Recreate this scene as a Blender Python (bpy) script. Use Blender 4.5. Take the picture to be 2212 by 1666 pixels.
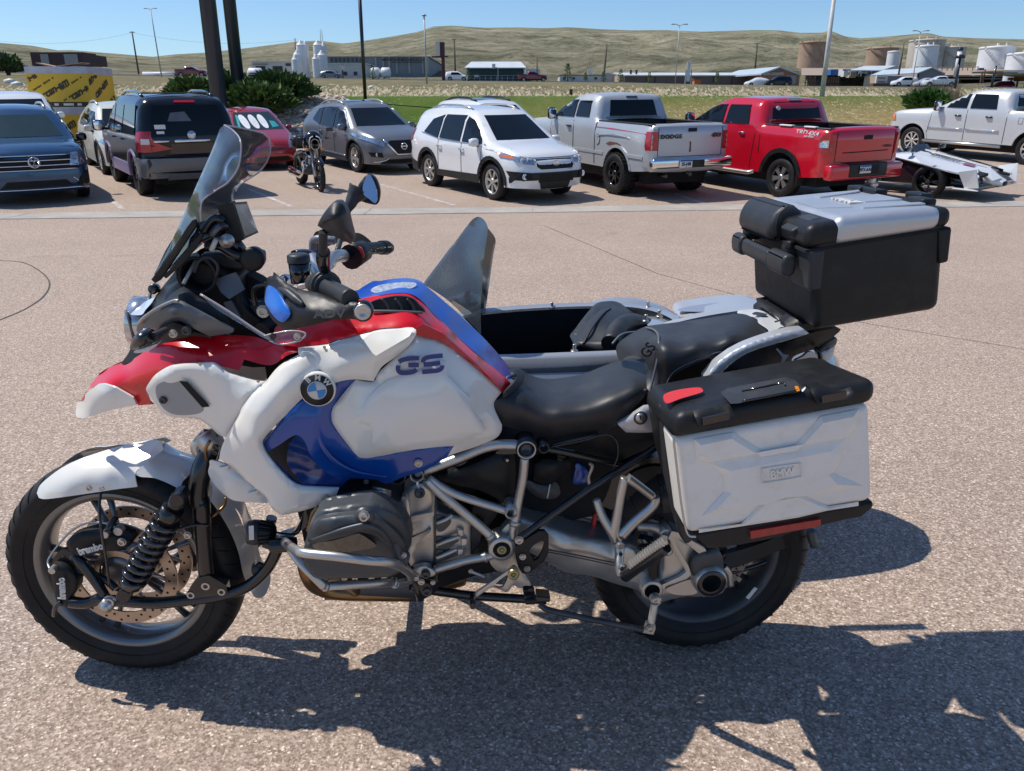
import bpy,bmesh,math,random
import numpy as np
from math import sin,cos,pi,radians,sqrt,atan2
from mathutils import Vector,Matrix
from mathutils.bvhtree import BVHTree
from mathutils.geometry import delaunay_2d_cdt
for o in list(bpy.data.objects):
 bpy.data.objects.remove(o)
SC=bpy.context.scene
COL=SC.collection
random.seed(7)
# ----------------------------------------------------------
CAM_H=1.5;TH=radians(19.44);FPX=1700.0;CU,CV=1106.0,833.0
cam_data=bpy.data.cameras.new("camera")
cam=bpy.data.objects.new("camera",cam_data);COL.objects.link(cam)
cam.location=(0,0,CAM_H);cam.rotation_euler=(pi/2-TH,0,0)
cam_data.sensor_fit='HORIZONTAL';cam_data.sensor_width=36.0
cam_data.lens=36.0*FPX/2212.0
cam_data.clip_start=0.05;cam_data.clip_end=6000
SC.camera=cam
# ----------------------------------------------------------
SUN=Vector((-0.58,0.18,1.0)).normalized()
elev=math.asin(SUN.z);azim=atan2(SUN.x,SUN.y)
world=bpy.data.worlds.new("World");SC.world=world;world.use_nodes=True
nt=world.node_tree;nt.nodes.clear()
sky=nt.nodes.new('ShaderNodeTexSky');sky.sky_type='NISHITA';sky.sun_disc=False
sky.sun_elevation=elev;sky.sun_rotation=azim
sky.altitude=1000;sky.air_density=1.0;sky.dust_density=0.8;sky.ozone_density=1.2
tint=nt.nodes.new('ShaderNodeMix');tint.data_type='RGBA';tint.blend_type='MULTIPLY'
tint.inputs[0].default_value=1.0;tint.inputs[7].default_value=(0.80,1.0,1.22,1)
bg=nt.nodes.new('ShaderNodeBackground');bg.inputs[1].default_value=0.11
wo=nt.nodes.new('ShaderNodeOutputWorld')
nt.links.new(sky.outputs[0],tint.inputs[6]);nt.links.new(tint.outputs[2],bg.inputs[0]);nt.links.new(bg.outputs[0],wo.inputs[0])
sun_data=bpy.data.lights.new("sun",'SUN');sun_data.energy=4.6;sun_data.angle=radians(0.55)
sun_data.color=(1.0,0.95,0.87)
sun=bpy.data.objects.new("sun",sun_data);COL.objects.link(sun)
sun.rotation_euler=SUN.to_track_quat('Z','Y').to_euler();sun.location=(-20,5,40)
SC.view_settings.view_transform='Standard';SC.view_settings.look='None'
SC.view_settings.exposure=0.0;SC.view_settings.gamma=1.0;SC.view_settings.use_curve_mapping=False
SC.render.engine='CYCLES'
# ----------------------------------------------------------
def nodes(name):
 m=bpy.data.materials.new(name);m.use_nodes=True
 n=m.node_tree;b=n.nodes['Principled BSDF']
 return m,n,b
def N(n,t,**kw):
 x=n.nodes.new(t)
 for k,v in kw.items():setattr(x,k,v)
 return x
def ramp(n,stops,fac=None,interp='LINEAR'):
 r=n.nodes.new('ShaderNodeValToRGB');r.color_ramp.interpolation=interp
 e=r.color_ramp.elements
 while len(e)<len(stops):e.new(0.5)
 for i,(p,c)in enumerate(stops):
  e[i].position=p;e[i].color=(c[0],c[1],c[2],1)if len(c)==3 else c
 if fac:n.links.new(fac,r.inputs[0])
 return r
def noise(n,scale,detail=4,rough=.55,co=None,dist=0):
 t=n.nodes.new('ShaderNodeTexNoise');t.inputs['Scale'].default_value=scale
 t.inputs['Detail'].default_value=detail;t.inputs['Roughness'].default_value=rough
 t.inputs['Distortion'].default_value=dist
 if co:n.links.new(co,t.inputs['Vector'])
 return t
def coords(n,kind='Object',scale=None):
 tc=n.nodes.new('ShaderNodeTexCoord')
 if scale is None:return tc.outputs[kind]
 mp=n.nodes.new('ShaderNodeMapping');mp.inputs['Scale'].default_value=scale
 n.links.new(tc.outputs[kind],mp.inputs[0]);return mp.outputs[0]
def mixc(n,fac,a,b,mode='MIX'):
 m=n.nodes.new('ShaderNodeMix');m.data_type='RGBA';m.blend_type=mode
 for s,v in((0,fac),(6,a),(7,b)):
  if isinstance(v,(int,float)):m.inputs[s].default_value=v
  elif isinstance(v,tuple):m.inputs[s].default_value=(v[0],v[1],v[2],1)
  else:n.links.new(v,m.inputs[s])
 return m.outputs[2]
def bumpn(n,b,h,strength=.3,dist=.01):
 bp=n.nodes.new('ShaderNodeBump');bp.inputs['Strength'].default_value=strength
 bp.inputs['Distance'].default_value=dist
 n.links.new(h,bp.inputs['Height']);n.links.new(bp.outputs[0],b.inputs['Normal']);return bp
def pm(name,col,rough=.5,metal=0.0,coat=0.0,var=.08,vs=3.0,bump=0.0,bs=40,bd=.004,spec=.5,dirt=None,cr=.07):
 m,n,b=nodes(name)
 co=coords(n)
 nz=noise(n,vs,5,.6,co)
 dark=tuple(c*(1-var*2)for c in col);lite=tuple(min(1,c*(1+var))for c in col)
 r=ramp(n,[(.3,dark),(.7,lite)],nz.outputs[0])
 cs=r.outputs[0]
 if dirt:
  dn=noise(n,dirt[1],6,.7,co)
  dr=ramp(n,[(.5,(0,0,0)),(.75,(1,1,1))],dn.outputs[0])
  mm=n.nodes.new('ShaderNodeMath');mm.operation='MULTIPLY';mm.inputs[1].default_value=dirt[2]
  n.links.new(dr.outputs[0],mm.inputs[0])
  cs=mixc(n,mm.outputs[0],cs,dirt[0])
 n.links.new(cs,b.inputs['Base Color'])
 rr=ramp(n,[(.3,(max(.02,rough*.92),)*3),(.75,(min(1,rough*1.1),)*3)],noise(n,vs*4,3,.6,co).outputs[0])
 n.links.new(rr.outputs[0],b.inputs['Roughness'])
 b.inputs['Metallic'].default_value=metal;b.inputs['Coat Weight'].default_value=coat
 b.inputs['Coat Roughness'].default_value=cr
 b.inputs['Specular IOR Level'].default_value=spec
 if bump:bumpn(n,b,noise(n,bs,4,.6,co).outputs[0],bump,bd)
 return m
def glassy(name,col,rough=.02,alpha=None,trans=0.0,ior=1.45):
 m,n,b=nodes(name)
 nz=noise(n,4,3,.5,coords(n))
 r=ramp(n,[(.3,tuple(c*.85 for c in col)),(.7,col)],nz.outputs[0])
 n.links.new(r.outputs[0],b.inputs['Base Color'])
 b.inputs['Roughness'].default_value=rough;b.inputs['IOR'].default_value=ior
 b.inputs['Transmission Weight'].default_value=trans
 if alpha is not None:b.inputs['Alpha'].default_value=alpha
 return m
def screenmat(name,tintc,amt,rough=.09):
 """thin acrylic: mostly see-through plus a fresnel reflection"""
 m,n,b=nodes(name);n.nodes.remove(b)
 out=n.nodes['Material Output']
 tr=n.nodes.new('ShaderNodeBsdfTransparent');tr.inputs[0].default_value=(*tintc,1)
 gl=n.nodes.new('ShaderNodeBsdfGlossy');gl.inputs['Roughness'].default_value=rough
 df=n.nodes.new('ShaderNodeBsdfDiffuse');df.inputs[0].default_value=(.46,.54,.64,1)  # bluish haze colour, painted in to suggest sky reflected on the acrylic
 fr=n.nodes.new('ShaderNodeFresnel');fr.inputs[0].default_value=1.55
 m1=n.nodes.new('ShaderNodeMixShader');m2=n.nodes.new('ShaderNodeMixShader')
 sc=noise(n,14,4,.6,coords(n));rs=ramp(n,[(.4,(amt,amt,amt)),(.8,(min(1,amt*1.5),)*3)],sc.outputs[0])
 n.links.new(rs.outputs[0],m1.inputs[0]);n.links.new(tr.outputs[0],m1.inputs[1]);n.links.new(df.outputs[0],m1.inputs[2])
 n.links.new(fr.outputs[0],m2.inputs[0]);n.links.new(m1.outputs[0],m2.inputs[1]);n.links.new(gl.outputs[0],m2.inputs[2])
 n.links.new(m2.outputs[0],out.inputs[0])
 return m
M={}
def getm(m):return M[m]if isinstance(m,str)else m
M['white_paint']=pm('white_paint',(.86,.83,.755),.16,0,1,.015,2,dirt=((.6,.57,.5),9,.10))
M['silver_paint']=pm('silver_paint',(.50,.51,.53),.36,.35,.5,.02,2)
M['gloss_red']=pm('gloss_red',(.66,.003,.010),.28,0,.4,.05,2)
M['gloss_blue']=pm('gloss_blue',(.005,.068,.34),.22,0,.7,.06,2)
M['black_plastic']=pm('black_plastic',(.011,.0115,.013),.46,0,0,.15,8,.25,220,.001,.38,dirt=((.06,.057,.05),9,.3))
M['dark_plastic']=pm('dark_plastic',(.034,.036,.040),.44,0,0,.12,8,.25,220,.001,.4,dirt=((.11,.10,.09),9,.3))
M['grey_plastic']=pm('grey_plastic',(.13,.14,.15),.42,.2,.2,.08,8,.15,220,.001)
M['gloss_black']=pm('gloss_black',(.008,.008,.009),.16,0,.8,.2,6)
M['tyre']=pm('tyre_rubber',(.011,.011,.012),.6,0,0,.2,12,.3,90,.002,.35,dirt=((.055,.048,.042),7,.4))
M['leather']=pm('seat_vinyl',(.022,.023,.026),.46,0,0,.12,10,.35,500,.0006,dirt=((.10,.10,.10),6,.25))
M['steel']=pm('brushed_steel',(.52,.51,.49),.34,.85,0,.03,6)
M['alloy']=pm('cast_alloy',(.60,.58,.54),.4,.75,0,.1,9,.2,150,.001,dirt=((.18,.16,.13),8,.4))
M['frame_alloy']=pm('frame_alloy',(.54,.53,.50),.34,.7,.2,.06,9,dirt=((.2,.18,.15),10,.3))
M['dark_alloy']=pm('dark_alloy',(.075,.082,.09),.42,.4,0,.1,9,.2,150,.001,dirt=((.16,.15,.13),8,.35))
M['chrome']=pm('chrome',(.78,.78,.78),.1,1,0,.05,5)
M['disc_steel']=pm('brake_disc_steel',(.47,.38,.31),.32,.9,0,.08,20)
M['tan_metal']=pm('heat_tinted_steel',(.34,.2,.09),.35,.85,0,.2,6)
M['chassis_black']=pm('black_enamel',(.012,.012,.014),.25,0,.5,.2,10)
M['pannier_alu']=pm('pannier_aluminium',(.86,.82,.74),.38,0.0,0,.03,5,.12,200,.0006,dirt=((.5,.46,.4),20,.3))
M['lid_alu']=pm('lid_aluminium',(.56,.58,.61),.38,.65,0,.03,4,.1,300,.0004)
M['red_lens']=pm('red_reflector',(.38,.018,.018),.3,0,.5,.15,60)
M['red_plastic']=pm('red_plastic',(.65,.03,.02),.4,0,.2,.05,8)
M['blue_plastic']=pm('blue_plastic',(.01,.15,.62),.35,0,.4,.05,8)
M['amber']=pm('amber_lens',(.8,.28,.03),.2,0,.8,.1,20)
M['lens']=glassy('clear_lens',(.62,.65,.68),.06)
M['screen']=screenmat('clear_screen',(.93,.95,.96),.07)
M['smoked']=screenmat('smoked_screen',(.58,.59,.57),.08)
M['car_glass']=glassy('car_glass',(.006,.009,.012),.015,ior=1.38)
M['car_glass_light']=glassy('car_glass_light',(.025,.045,.05),.02)
M['mirror']=pm('mirror_silver',(.85,.87,.9),.02,1,0,.01,2)
M['off_white']=pm('off_white',(.7,.7,.67),.5)
M['ink']=pm('ink',(.012,.012,.014),.5)
M['ink_blue']=pm('ink_blue',(.01,.03,.20),.35,0,.3)
M['badge_blue']=pm('badge_blue',(.01,.25,.62),.3,0,.6)
M['cavity']=pm('dark_cavity',(.006,.006,.007),.8)
# ----------------------------------------------------------
class MB:
 def __init__(s):s.v=[];s.f=[];s.sm=[];s.mi=[]
 def add(s,vs,fs,smooth=True,m=0):
  k=len(s.v);s.v.extend([tuple(p)for p in vs])
  for f in fs:s.f.append([i+k for i in f]);s.sm.append(smooth);s.mi.append(m)
  return s
 def box(s,c,size,R=None,m=0,bev=0.0,smooth=False):
  vs,fs=rbox(size,bev)
  vs=[Vector(p)for p in vs]
  if R is not None:vs=[R@p for p in vs]
  c=Vector(c)
  return s.add([p+c for p in vs],fs,smooth or bev>0,m)
 def tube(s,pts,r,n=10,cap=True,m=0,closed=False,smooth=True,flat=1.0):
  pts=[Vector(p)for p in pts];L=len(pts)
  rs=r if isinstance(r,(list,tuple))else[r]*L
  T=[]
  for i in range(L):
   a=pts[(i-1)%L]if(closed or i>0)else pts[i]
   b=pts[(i+1)%L]if(closed or i<L-1)else pts[i]
   t=(b-a);T.append(t.normalized()if t.length>1e-9 else Vector((0,0,1)))
  up=Vector((0,0,1))if abs(T[0].z)<.9 else Vector((1,0,0))
  nrm=(up-T[0]*up.dot(T[0])).normalized()
  vs=[]
  for i in range(L):
   nrm=(nrm-T[i]*nrm.dot(T[i]))
   if nrm.length<1e-6:nrm=T[i].orthogonal()
   nrm.normalize();bi=T[i].cross(nrm)
   for k in range(n):
    a=2*pi*k/n
    vs.append(pts[i]+nrm*(cos(a)*rs[i]*flat)+bi*(sin(a)*rs[i]))
  fs=[]
  for i in range(L if closed else L-1):
   j=(i+1)%L
   for k in range(n):
    fs.append([i*n+k,i*n+(k+1)%n,j*n+(k+1)%n,j*n+k])
  s.add(vs,fs,smooth,m)
  if cap and not closed:
   k0=len(s.v)-len(vs)
   s.f.append([k0+k for k in range(n)][::-1]);s.sm.append(False);s.mi.append(m)
   s.f.append([k0+(L-1)*n+k for k in range(n)]);s.sm.append(False);s.mi.append(m)
  return s
 def lathe(s,c,axis,prof,n=24,m=0,smooth=True,a0=0,a1=2*pi,ref=None):
  """prof: list of (d along axis, radius)"""
  c=Vector(c);ax=Vector(axis).normalized()
  u=Vector(ref)if ref else ax.orthogonal()
  u=(u-ax*u.dot(ax)).normalized();w=ax.cross(u)
  full=abs(a1-a0-2*pi)<1e-6;K=n if full else n+1
  vs=[]
  for d,r in prof:
   for k in range(K):
    a=a0+(a1-a0)*k/n
    vs.append(c+ax*d+u*(cos(a)*r)+w*(sin(a)*r))
  fs=[]
  for i in range(len(prof)-1):
   for k in range(n):
    kk=(k+1)%K
    fs.append([i*K+k,i*K+kk,(i+1)*K+kk,(i+1)*K+k])
  return s.add(vs,fs,smooth,m)
 def cyl(s,c,axis,r,l,n=20,m=0,bev=.1):
  """solid disc centred at c"""
  b=min(r,l)*bev
  return s.lathe(c,axis,[(-l/2,0),(-l/2,r-b),(-l/2+b,r),(l/2-b,r),(l/2,r-b),(l/2,0)],n,m,smooth=False)
 def bolt(s,c,axis,r,l=None,m=0):
  l=l or r
  return s.lathe(c,axis,[(0,r*1.25),(l*.25,r*1.25),(l*.25,r),(l,r*.95),(l,r*.55),(l*.55,r*.5),(l*.55,0)],12,m,smooth=False)
 def build(s,name,mat,parent=None,shade=None):
  me=bpy.data.meshes.new(name);me.from_pydata(s.v,[],s.f)
  mats=mat if isinstance(mat,(list,tuple))else[mat]
  for x in mats:me.materials.append(getm(x))
  me.polygons.foreach_set('use_smooth',s.sm)
  me.polygons.foreach_set('material_index',s.mi)
  me.validate();me.update()
  if shade:
   bm=bmesh.new();bm.from_mesh(me);bmesh.ops.recalc_face_normals(bm,faces=bm.faces);bm.to_mesh(me);bm.free()
  o=bpy.data.objects.new(name,me);COL.objects.link(o)
  if parent is not None:o.parent=parent
  return o
_rb={}
def rbox(size,bev=0.0,seg=2):
 key=(tuple(round(x,5)for x in size),round(bev,5))
 if key not in _rb:
  bm=bmesh.new();bmesh.ops.create_cube(bm,size=1)
  for v in bm.verts:v.co=Vector((v.co.x*size[0],v.co.y*size[1],v.co.z*size[2]))
  if bev>0:bmesh.ops.bevel(bm,geom=bm.edges[:],offset=min(bev,min(size)*.45),segments=seg,affect='EDGES',profile=.5)
  _rb[key]=([tuple(v.co)for v in bm.verts],[[v.index for v in f.verts]for f in bm.faces])if not bm.verts.index_update()else None
  bm.free()
 return _rb[key]
def smoothpts(pts,k=6,closed=False):
 """Catmull-Rom through points of any dimension; returns tuples"""
 P=[np.array(p[:3],float)for p in pts];sharp=[len(p)>3 and p[3]for p in pts]
 n=len(P);out=[]
 for i in range(n if closed else n-1):
  p1,p2=P[i],P[(i+1)%n]
  p0=P[(i-1)%n]if(closed or i>0)else p1
  p3=P[(i+2)%n]if(closed or i<n-2)else p2
  if sharp[i]:p0=p1+(p1-p2)*.5
  if sharp[(i+1)%n]:p3=p2+(p2-p1)*.5
  for j in range(k):
   t=j/k
   out.append(tuple(.5*((2*p1)+(-p0+p2)*t+(2*p0-5*p1+4*p2-p3)*t*t+(-p0+3*p1-3*p2+p3)*t**3)))
 if not closed:out.append(tuple(P[-1]))
 return out
def tag(o,label=None,cat=None,group=None,kind=None):
 if label:o['label']=label
 if cat:o['category']=cat
 if group:o['group']=group
 if kind:o['kind']=kind
 return o
def empty(name,loc=(0,0,0),label=None,cat=None,group=None,kind=None):
 o=bpy.data.objects.new(name,None);COL.objects.link(o);o.location=loc;o.empty_display_size=.1
 return tag(o,label,cat,group,kind)
def copy_of(o,parent=None,loc=None,rot=None,deep=True):
 c=o.copy();COL.objects.link(c)
 if parent is not None:c.parent=parent
 if loc is not None:c.location=loc
 if rot is not None:c.rotation_euler=rot
 if deep:
  for ch in o.children:copy_of(ch,c)
 return c
def text_mesh(s,size=1.0,depth=.002,spacing=1.0,shear=0.0,bold=0.0,sx=1.0):
 """returns (verts, faces) of text centred on the origin in the xy plane, height about size"""
 cu=bpy.data.curves.new('t','FONT');cu.body=s;cu.size=size*1.4;cu.extrude=depth/2
 cu.align_x='CENTER';cu.align_y='CENTER';cu.space_character=spacing;cu.shear=shear;cu.offset=bold;cu.resolution_u=3
 ob=bpy.data.objects.new('t',cu);COL.objects.link(ob)
 dg=bpy.context.evaluated_depsgraph_get();me=bpy.data.meshes.new_from_object(ob.evaluated_get(dg))
 vs=[(v.co.x*sx,v.co.y,v.co.z)for v in me.vertices];fs=[list(p.vertices)for p in me.polygons]
 bpy.data.objects.remove(ob);bpy.data.meshes.remove(me);bpy.data.curves.remove(cu)
 return vs,fs
def put(vs,o,ex,ey):
 """map text-plane verts into 3d at o with axes ex, ey"""
 o,ex,ey=Vector(o),Vector(ex).normalized(),Vector(ey).normalized();ez=ex.cross(ey)
 return[o+ex*v[0]+ey*v[1]+ez*v[2]for v in vs]
def resample2(poly,step):
 out=[]
 n=len(poly)
 for i in range(n):
  a=np.array(poly[i],float);b=np.array(poly[(i+1)%n],float)
  k=max(1,int(np.linalg.norm(b-a)/step+.5))
  for j in range(k):out.append(tuple(a+(b-a)*j/k))
 return out
def inside(px,py,poly):
 x,y=poly[:,0],poly[:,1];x2,y2=np.roll(x,-1),np.roll(y,-1)
 c=((y>py)!=(y2>py));
 with np.errstate(divide='ignore',invalid='ignore'):
  xi=(x2-x)*(py-y)/(y2-y)+x
 return(np.count_nonzero(c&(px<xi))%2)==1
def edgedist(px,py,poly):
 a=poly;b=np.roll(poly,-1,0);d=b-a;L=(d**2).sum(1)+1e-12
 t=np.clip(((px-a[:,0])*d[:,0]+(py-a[:,1])*d[:,1])/L,0,1)
 return float(np.sqrt(((a[:,0]+t*d[:,0]-px)**2+(a[:,1]+t*d[:,1]-py)**2).min()))
def fill2(poly,step,holes=(),extra=()):
 """CDT fill of polygon (already resampled) with a grid of inner points; returns pts, faces, nboundary"""
 P=np.array(poly,float);pts=[Vector(p)for p in poly];nb=len(pts)
 edges=[(i,(i+1)%nb)for i in range(nb)]
 H=[]
 for h in holes:
  k=len(pts);pts+=[Vector(p)for p in h];edges+=[(k+i,k+(i+1)%len(h))for i in range(len(h))];H.append(np.array(h,float))
 nbt=len(pts)
 for line in extra:
  k=len(pts);pts+=[Vector(p)for p in line];edges+=[(k+i,k+i+1)for i in range(len(line)-1)]
 if step:
  x0,y0=P.min(0);x1,y1=P.max(0)
  j=0;y=y0+step*.5
  while y<y1:
   x=x0+(step*.5 if j%2 else step*.9)
   while x<x1:
    if inside(x,y,P)and edgedist(x,y,P)>step*.55 and not any(inside(x,y,h)or edgedist(x,y,h)<step*.55 for h in H):
     pts.append(Vector((x,y)))
    x+=step
   y+=step*.87;j+=1
 r=delaunay_2d_cdt(pts,edges,[],1,1e-6)
 vs,fs=r[0],r[2]
 out=[]
 for f in fs:
  cx=sum(vs[i].x for i in f)/len(f);cy=sum(vs[i].y for i in f)/len(f)
  if inside(cx,cy,P)and not any(inside(cx,cy,h)for h in H):out.append(list(f))
 return[(v.x,v.y)for v in vs],out
def border(faces):
 cnt={}
 for f in faces:
  for i in range(len(f)):
   e=(f[i],f[(i+1)%len(f)]);cnt[e]=cnt.get(e,0)+1
 return[e for e in cnt if(e[1],e[0])not in cnt]
M['lamp_white']=pm('lamp_white',(.82,.83,.86),.12,.3,1,.02,5)  # clear headlight lens coloured near white to stand in for bright glare
# ----------------------------------------------------------
cT,sT=cos(TH),sin(TH)
def ray(u,v):
 a=(u-CU)/FPX;b=(CV-v)/FPX
 return Vector((a,cT+b*sT,-sT+b*cT))
def at(u,v,Y):
 d=ray(u,v);return Vector((d.x/d.y*Y,Y,CAM_H+d.z/d.y*Y))
VRU,VRV=[-900,0,380,630,759,999,1351,1518,1726,2212,3100],[146,157.5,165.5,168.5,171,175.5,179,184,187,190,194]
def zroad(X):
 u=CU+X*11.39;return at(u,float(np.interp(u,VRU,VRV)),160).z
def panY(X):return 15.0+.1*max(-25,min(25,X))
def zg(X,Y):
 p=panY(X)
 if Y<34.7:
  return float(np.interp(Y,[2,p-.42,p+.42,22.3,34.7],[0,-.31,-.31,-.09,.42]))
 b=.5 if X<4 else .5
 zz=float(np.interp(Y,[34.7,36,41,48,160],[.52,.72,2.0,2.15,zroad(X)]))
 return zz
def G(u,v):
 d=ray(u,v);Y=1.0
 while Y<170:
  X=d.x/d.y*Y;z=CAM_H+d.z/d.y*Y
  if z<=zg(X,Y):return Vector((X,Y,z))
  Y+=.01 if Y<40 else .1
 return Vector((X,Y,z))
# ---- parking lot sheet
def mk_conc(name,scale_peb=150,base=None):
 m,n,b=nodes(name);co=coords(n)
 vo=N(n,'ShaderNodeTexVoronoi');vo.inputs['Scale'].default_value=scale_peb;n.links.new(co,vo.inputs['Vector'])
 sep=N(n,'ShaderNodeSeparateColor');n.links.new(vo.outputs['Color'],sep.inputs[0])
 peb=ramp(n,[(0,(.21,.155,.118)),(.25,(.30,.228,.180)),(.55,(.385,.300,.240)),(.8,(.465,.370,.300)),(.94,(.57,.465,.385)),(1,(.80,.69,.58))],sep.outputs[0])
 v2=N(n,'ShaderNodeTexVoronoi');v2.inputs['Scale'].default_value=scale_peb*.47;n.links.new(co,v2.inputs['Vector'])
 s2=N(n,'ShaderNodeSeparateColor');n.links.new(v2.outputs['Color'],s2.inputs[0])
 p2=ramp(n,[(0,(.80,.77,.77)),(.5,(1,1,1)),(1,(1.16,1.13,1.1))],s2.outputs[1])
 c1=mixc(n,.7,peb.outputs[0],p2.outputs[0],'MULTIPLY')
 mortar=ramp(n,[(.0,(1,1,1)),(.62,(1,1,1)),(.85,(.62,.58,.56))],vo.outputs['Distance'])
 c2=mixc(n,.5,c1,mortar.outputs[0],'MULTIPLY')
 big=ramp(n,[(.3,(.93,.915,.91)),(.7,(1.06,1.05,1.03))],noise(n,.55,6,.65,co).outputs[0])
 c3=mixc(n,1,c2,big.outputs[0],'MULTIPLY')
 st=ramp(n,[(.62,(1,1,1)),(.74,(.86,.84,.83))],noise(n,1.7,8,.75,co).outputs[0])
 c4=mixc(n,.55,c3,st.outputs[0],'MULTIPLY')
 oil=ramp(n,[(.66,(1,1,1)),(.70,(.80,.78,.77)),(.78,(.66,.64,.63))],noise(n,.9,3,.5,co,1.5).outputs[0])
 c4=mixc(n,.5,c4,oil.outputs[0],'MULTIPLY')
 n.links.new(c4,b.inputs['Base Color'])
 b.inputs['Roughness'].default_value=.78;b.inputs['Specular IOR Level'].default_value=.35
 bumpn(n,b,vo.outputs['Distance'],.45,.003)
 return m
M['lot']=mk_conc('exposed_aggregate',160)
rowsf=[lambda p:-9,lambda p:-3,lambda p:0,lambda p:2]+[lambda p,t=t:2+(p-.42-2)*t for t in(.2,.4,.6,.8,1)]+[lambda p:p+.42]+[lambda p,y=y:p+.42+(22.3-p-.42)*y for y in(.33,.66)]+[lambda p,y=y:y for y in(22.3,25,28,31,34.7)]
xs=list(range(-90,91,5));mb=MB();vs=[]
for f in rowsf:
 for x in xs:
  y=f(panY(x));vs.append((x,y,zg(x,min(y,34.69))))
nx=len(xs)
mb.add(vs,[[j*nx+i,j*nx+i+1,(j+1)*nx+i+1,(j+1)*nx+i]for j in range(len(rowsf)-1)for i in range(nx-1)],False)
tag(mb.build('parking_lot','lot'),'pale pinkish exposed aggregate concrete of the parking lot',kind='structure')
M['gutter']=pm('gutter_concrete',(.40,.37,.33),.8,0,0,.12,1.5,.3,60,.003,dirt=((.26,.24,.21),2.5,.5))
gut=empty('gutter',(0,0,0),kind='structure');gut['label']='pale concrete valley gutter running across the lot'
x=-24.0;gme=None
while x<25:
 w=3.05;y=panY(x+w/2)
 mb=MB();yl,yr=panY(x),panY(x+w-.02);vs=[]
 for(xx,yy)in((x,yl),(x+w-.02,yr)):
  for dy,dz in((-.42,.010),(0,.002),(.42,.010)):vs.append((xx,yy+dy,-.31+dz))
  for dy in(-.42,.42):vs.append((xx,yy+dy,-.36))
 mb.add(vs,[[0,5,6,1],[1,6,7,2],[0,3,8,5],[2,7,9,4],[0,1,2,4,3],[5,8,9,7,6]],False)
 mb.build('slab','gutter',gut);x+=w
def ribbon(name,uvs,w,mat,kind='structure',lift=.004,sm=True):
 P=[G(u,v)for u,v in uvs]
 if sm and len(P)>2:P=[Vector(p)for p in smoothpts([tuple(p)for p in P],8)]
 else:
  Q=[]
  for a,b_ in zip(P,P[1:]):
   k=max(1,int((b_-a).length/.5));Q+=[a.lerp(b_,i/k)for i in range(k)]
  P=Q+[P[-1]]
 vs=[]
 for i,p in enumerate(P):
  t=(P[min(i+1,len(P)-1)]-P[max(i-1,0)]);t.z=0;t.normalize();q=Vector((-t.y,t.x,0))*w/2
  for s_ in(-1,1):
   c=p+q*s_;vs.append((c.x,c.y,zg(c.x,c.y)+lift))
 mb=MB();mb.add(vs,[[2*i,2*i+1,2*i+3,2*i+2]for i in range(len(P)-1)],False)
 return tag(mb.build(name,mat),kind=kind)
M['groove']=pm('joint_groove',(.10,.085,.075),.9)
M['paint']=pm('worn_line_paint',(.52,.46,.42),.8,0,0,.2,6)
ribbon('expansion_joint',[(1175,488),(1420,592),(1650,655),(1885,702),(2260,763)],.007,'groove',sm=False)
ribbon('expansion_joint',[(560,478),(1175,488)],.006,'groove',sm=False)
M['tar']=pm('tar_line',(.06,.05,.048),.7)
ribbon('tar_line',[(-60,556),(0,563),(50,568),(88,588),(107,612),(95,640),(55,668),(0,692),(-60,718)],.014,'tar')
for L in([(245,436),(266,452)],[(535,408),(630,447)],[(819,398),(982,444)],[(2120,372),(2260,382)],[(2100,388),(2260,402)],[(1455,418),(1520,440)],[(1780,432),(1830,441)]):
 ribbon('parking_line',L,.10,'paint',sm=False)
# ---- kerb, lawn, field, road, hills
def sheet(name,mat,xs,ys,zf,label,smooth=True):
 mb=MB();nx=len(xs)
 mb.add([(x,y,zf(x,y))for y in ys for x in xs],[[j*nx+i,j*nx+i+1,(j+1)*nx+i+1,(j+1)*nx+i]for j in range(len(ys)-1)for i in range(nx-1)],smooth)
 return tag(mb.build(name,mat),label,kind='structure')
from mathutils import noise as mn
def grassmat(name,a,b2,c,sc=1.2,fine=14,st=.5):
 m,n,b=nodes(name);co=coords(n,'Object',(1,.45,1))
 r=ramp(n,[(.28,a),(.5,b2),(.72,c)],noise(n,sc,8,.72,co,.3).outputs[0])
 f=noise(n,fine,6,.8,co)
 fr=ramp(n,[(.25,(.45,.46,.42)),(.5,(1,1,1)),(.8,(1.5,1.45,1.3))],f.outputs[0])
 n.links.new(mixc(n,.85,r.outputs[0],fr.outputs[0],'MULTIPLY'),b.inputs['Base Color'])
 b.inputs['Roughness'].default_value=.95;b.inputs['Specular IOR Level'].default_value=.1
 bumpn(n,b,f.outputs[0],st,.15);return m,n,b
m,n,b=grassmat('lawn_grass',(.055,.10,.014),(.085,.135,.022),(.13,.16,.035),.8,22)
lk=b.inputs['Base Color'].links[0].from_socket
m2,n2=m,n
co=coords(n);sp=N(n,'ShaderNodeSeparateXYZ');n.links.new(co,sp.inputs[0])
nzz=noise(n,.35,6,.7,co)
ma=N(n,'ShaderNodeMath',operation='MULTIPLY_ADD');ma.inputs[1].default_value=7;n.links.new(nzz.outputs[0],ma.inputs[0]);n.links.new(sp.outputs[0],ma.inputs[2])
dryx=ramp(n,[(.0,(0,0,0)),(1,(1,1,1))]);mr=N(n,'ShaderNodeMapRange');mr.inputs[1].default_value=0;mr.inputs[2].default_value=13
n.links.new(ma.outputs[0],mr.inputs[0])
mry=N(n,'ShaderNodeMapRange');mry.inputs[1].default_value=42;mry.inputs[2].default_value=37.5;n.links.new(sp.outputs[1],mry.inputs[0])
mm=N(n,'ShaderNodeMath',operation='MULTIPLY');n.links.new(mr.outputs[0],mm.inputs[0]);n.links.new(mry.outputs[0],mm.inputs[1])
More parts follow.
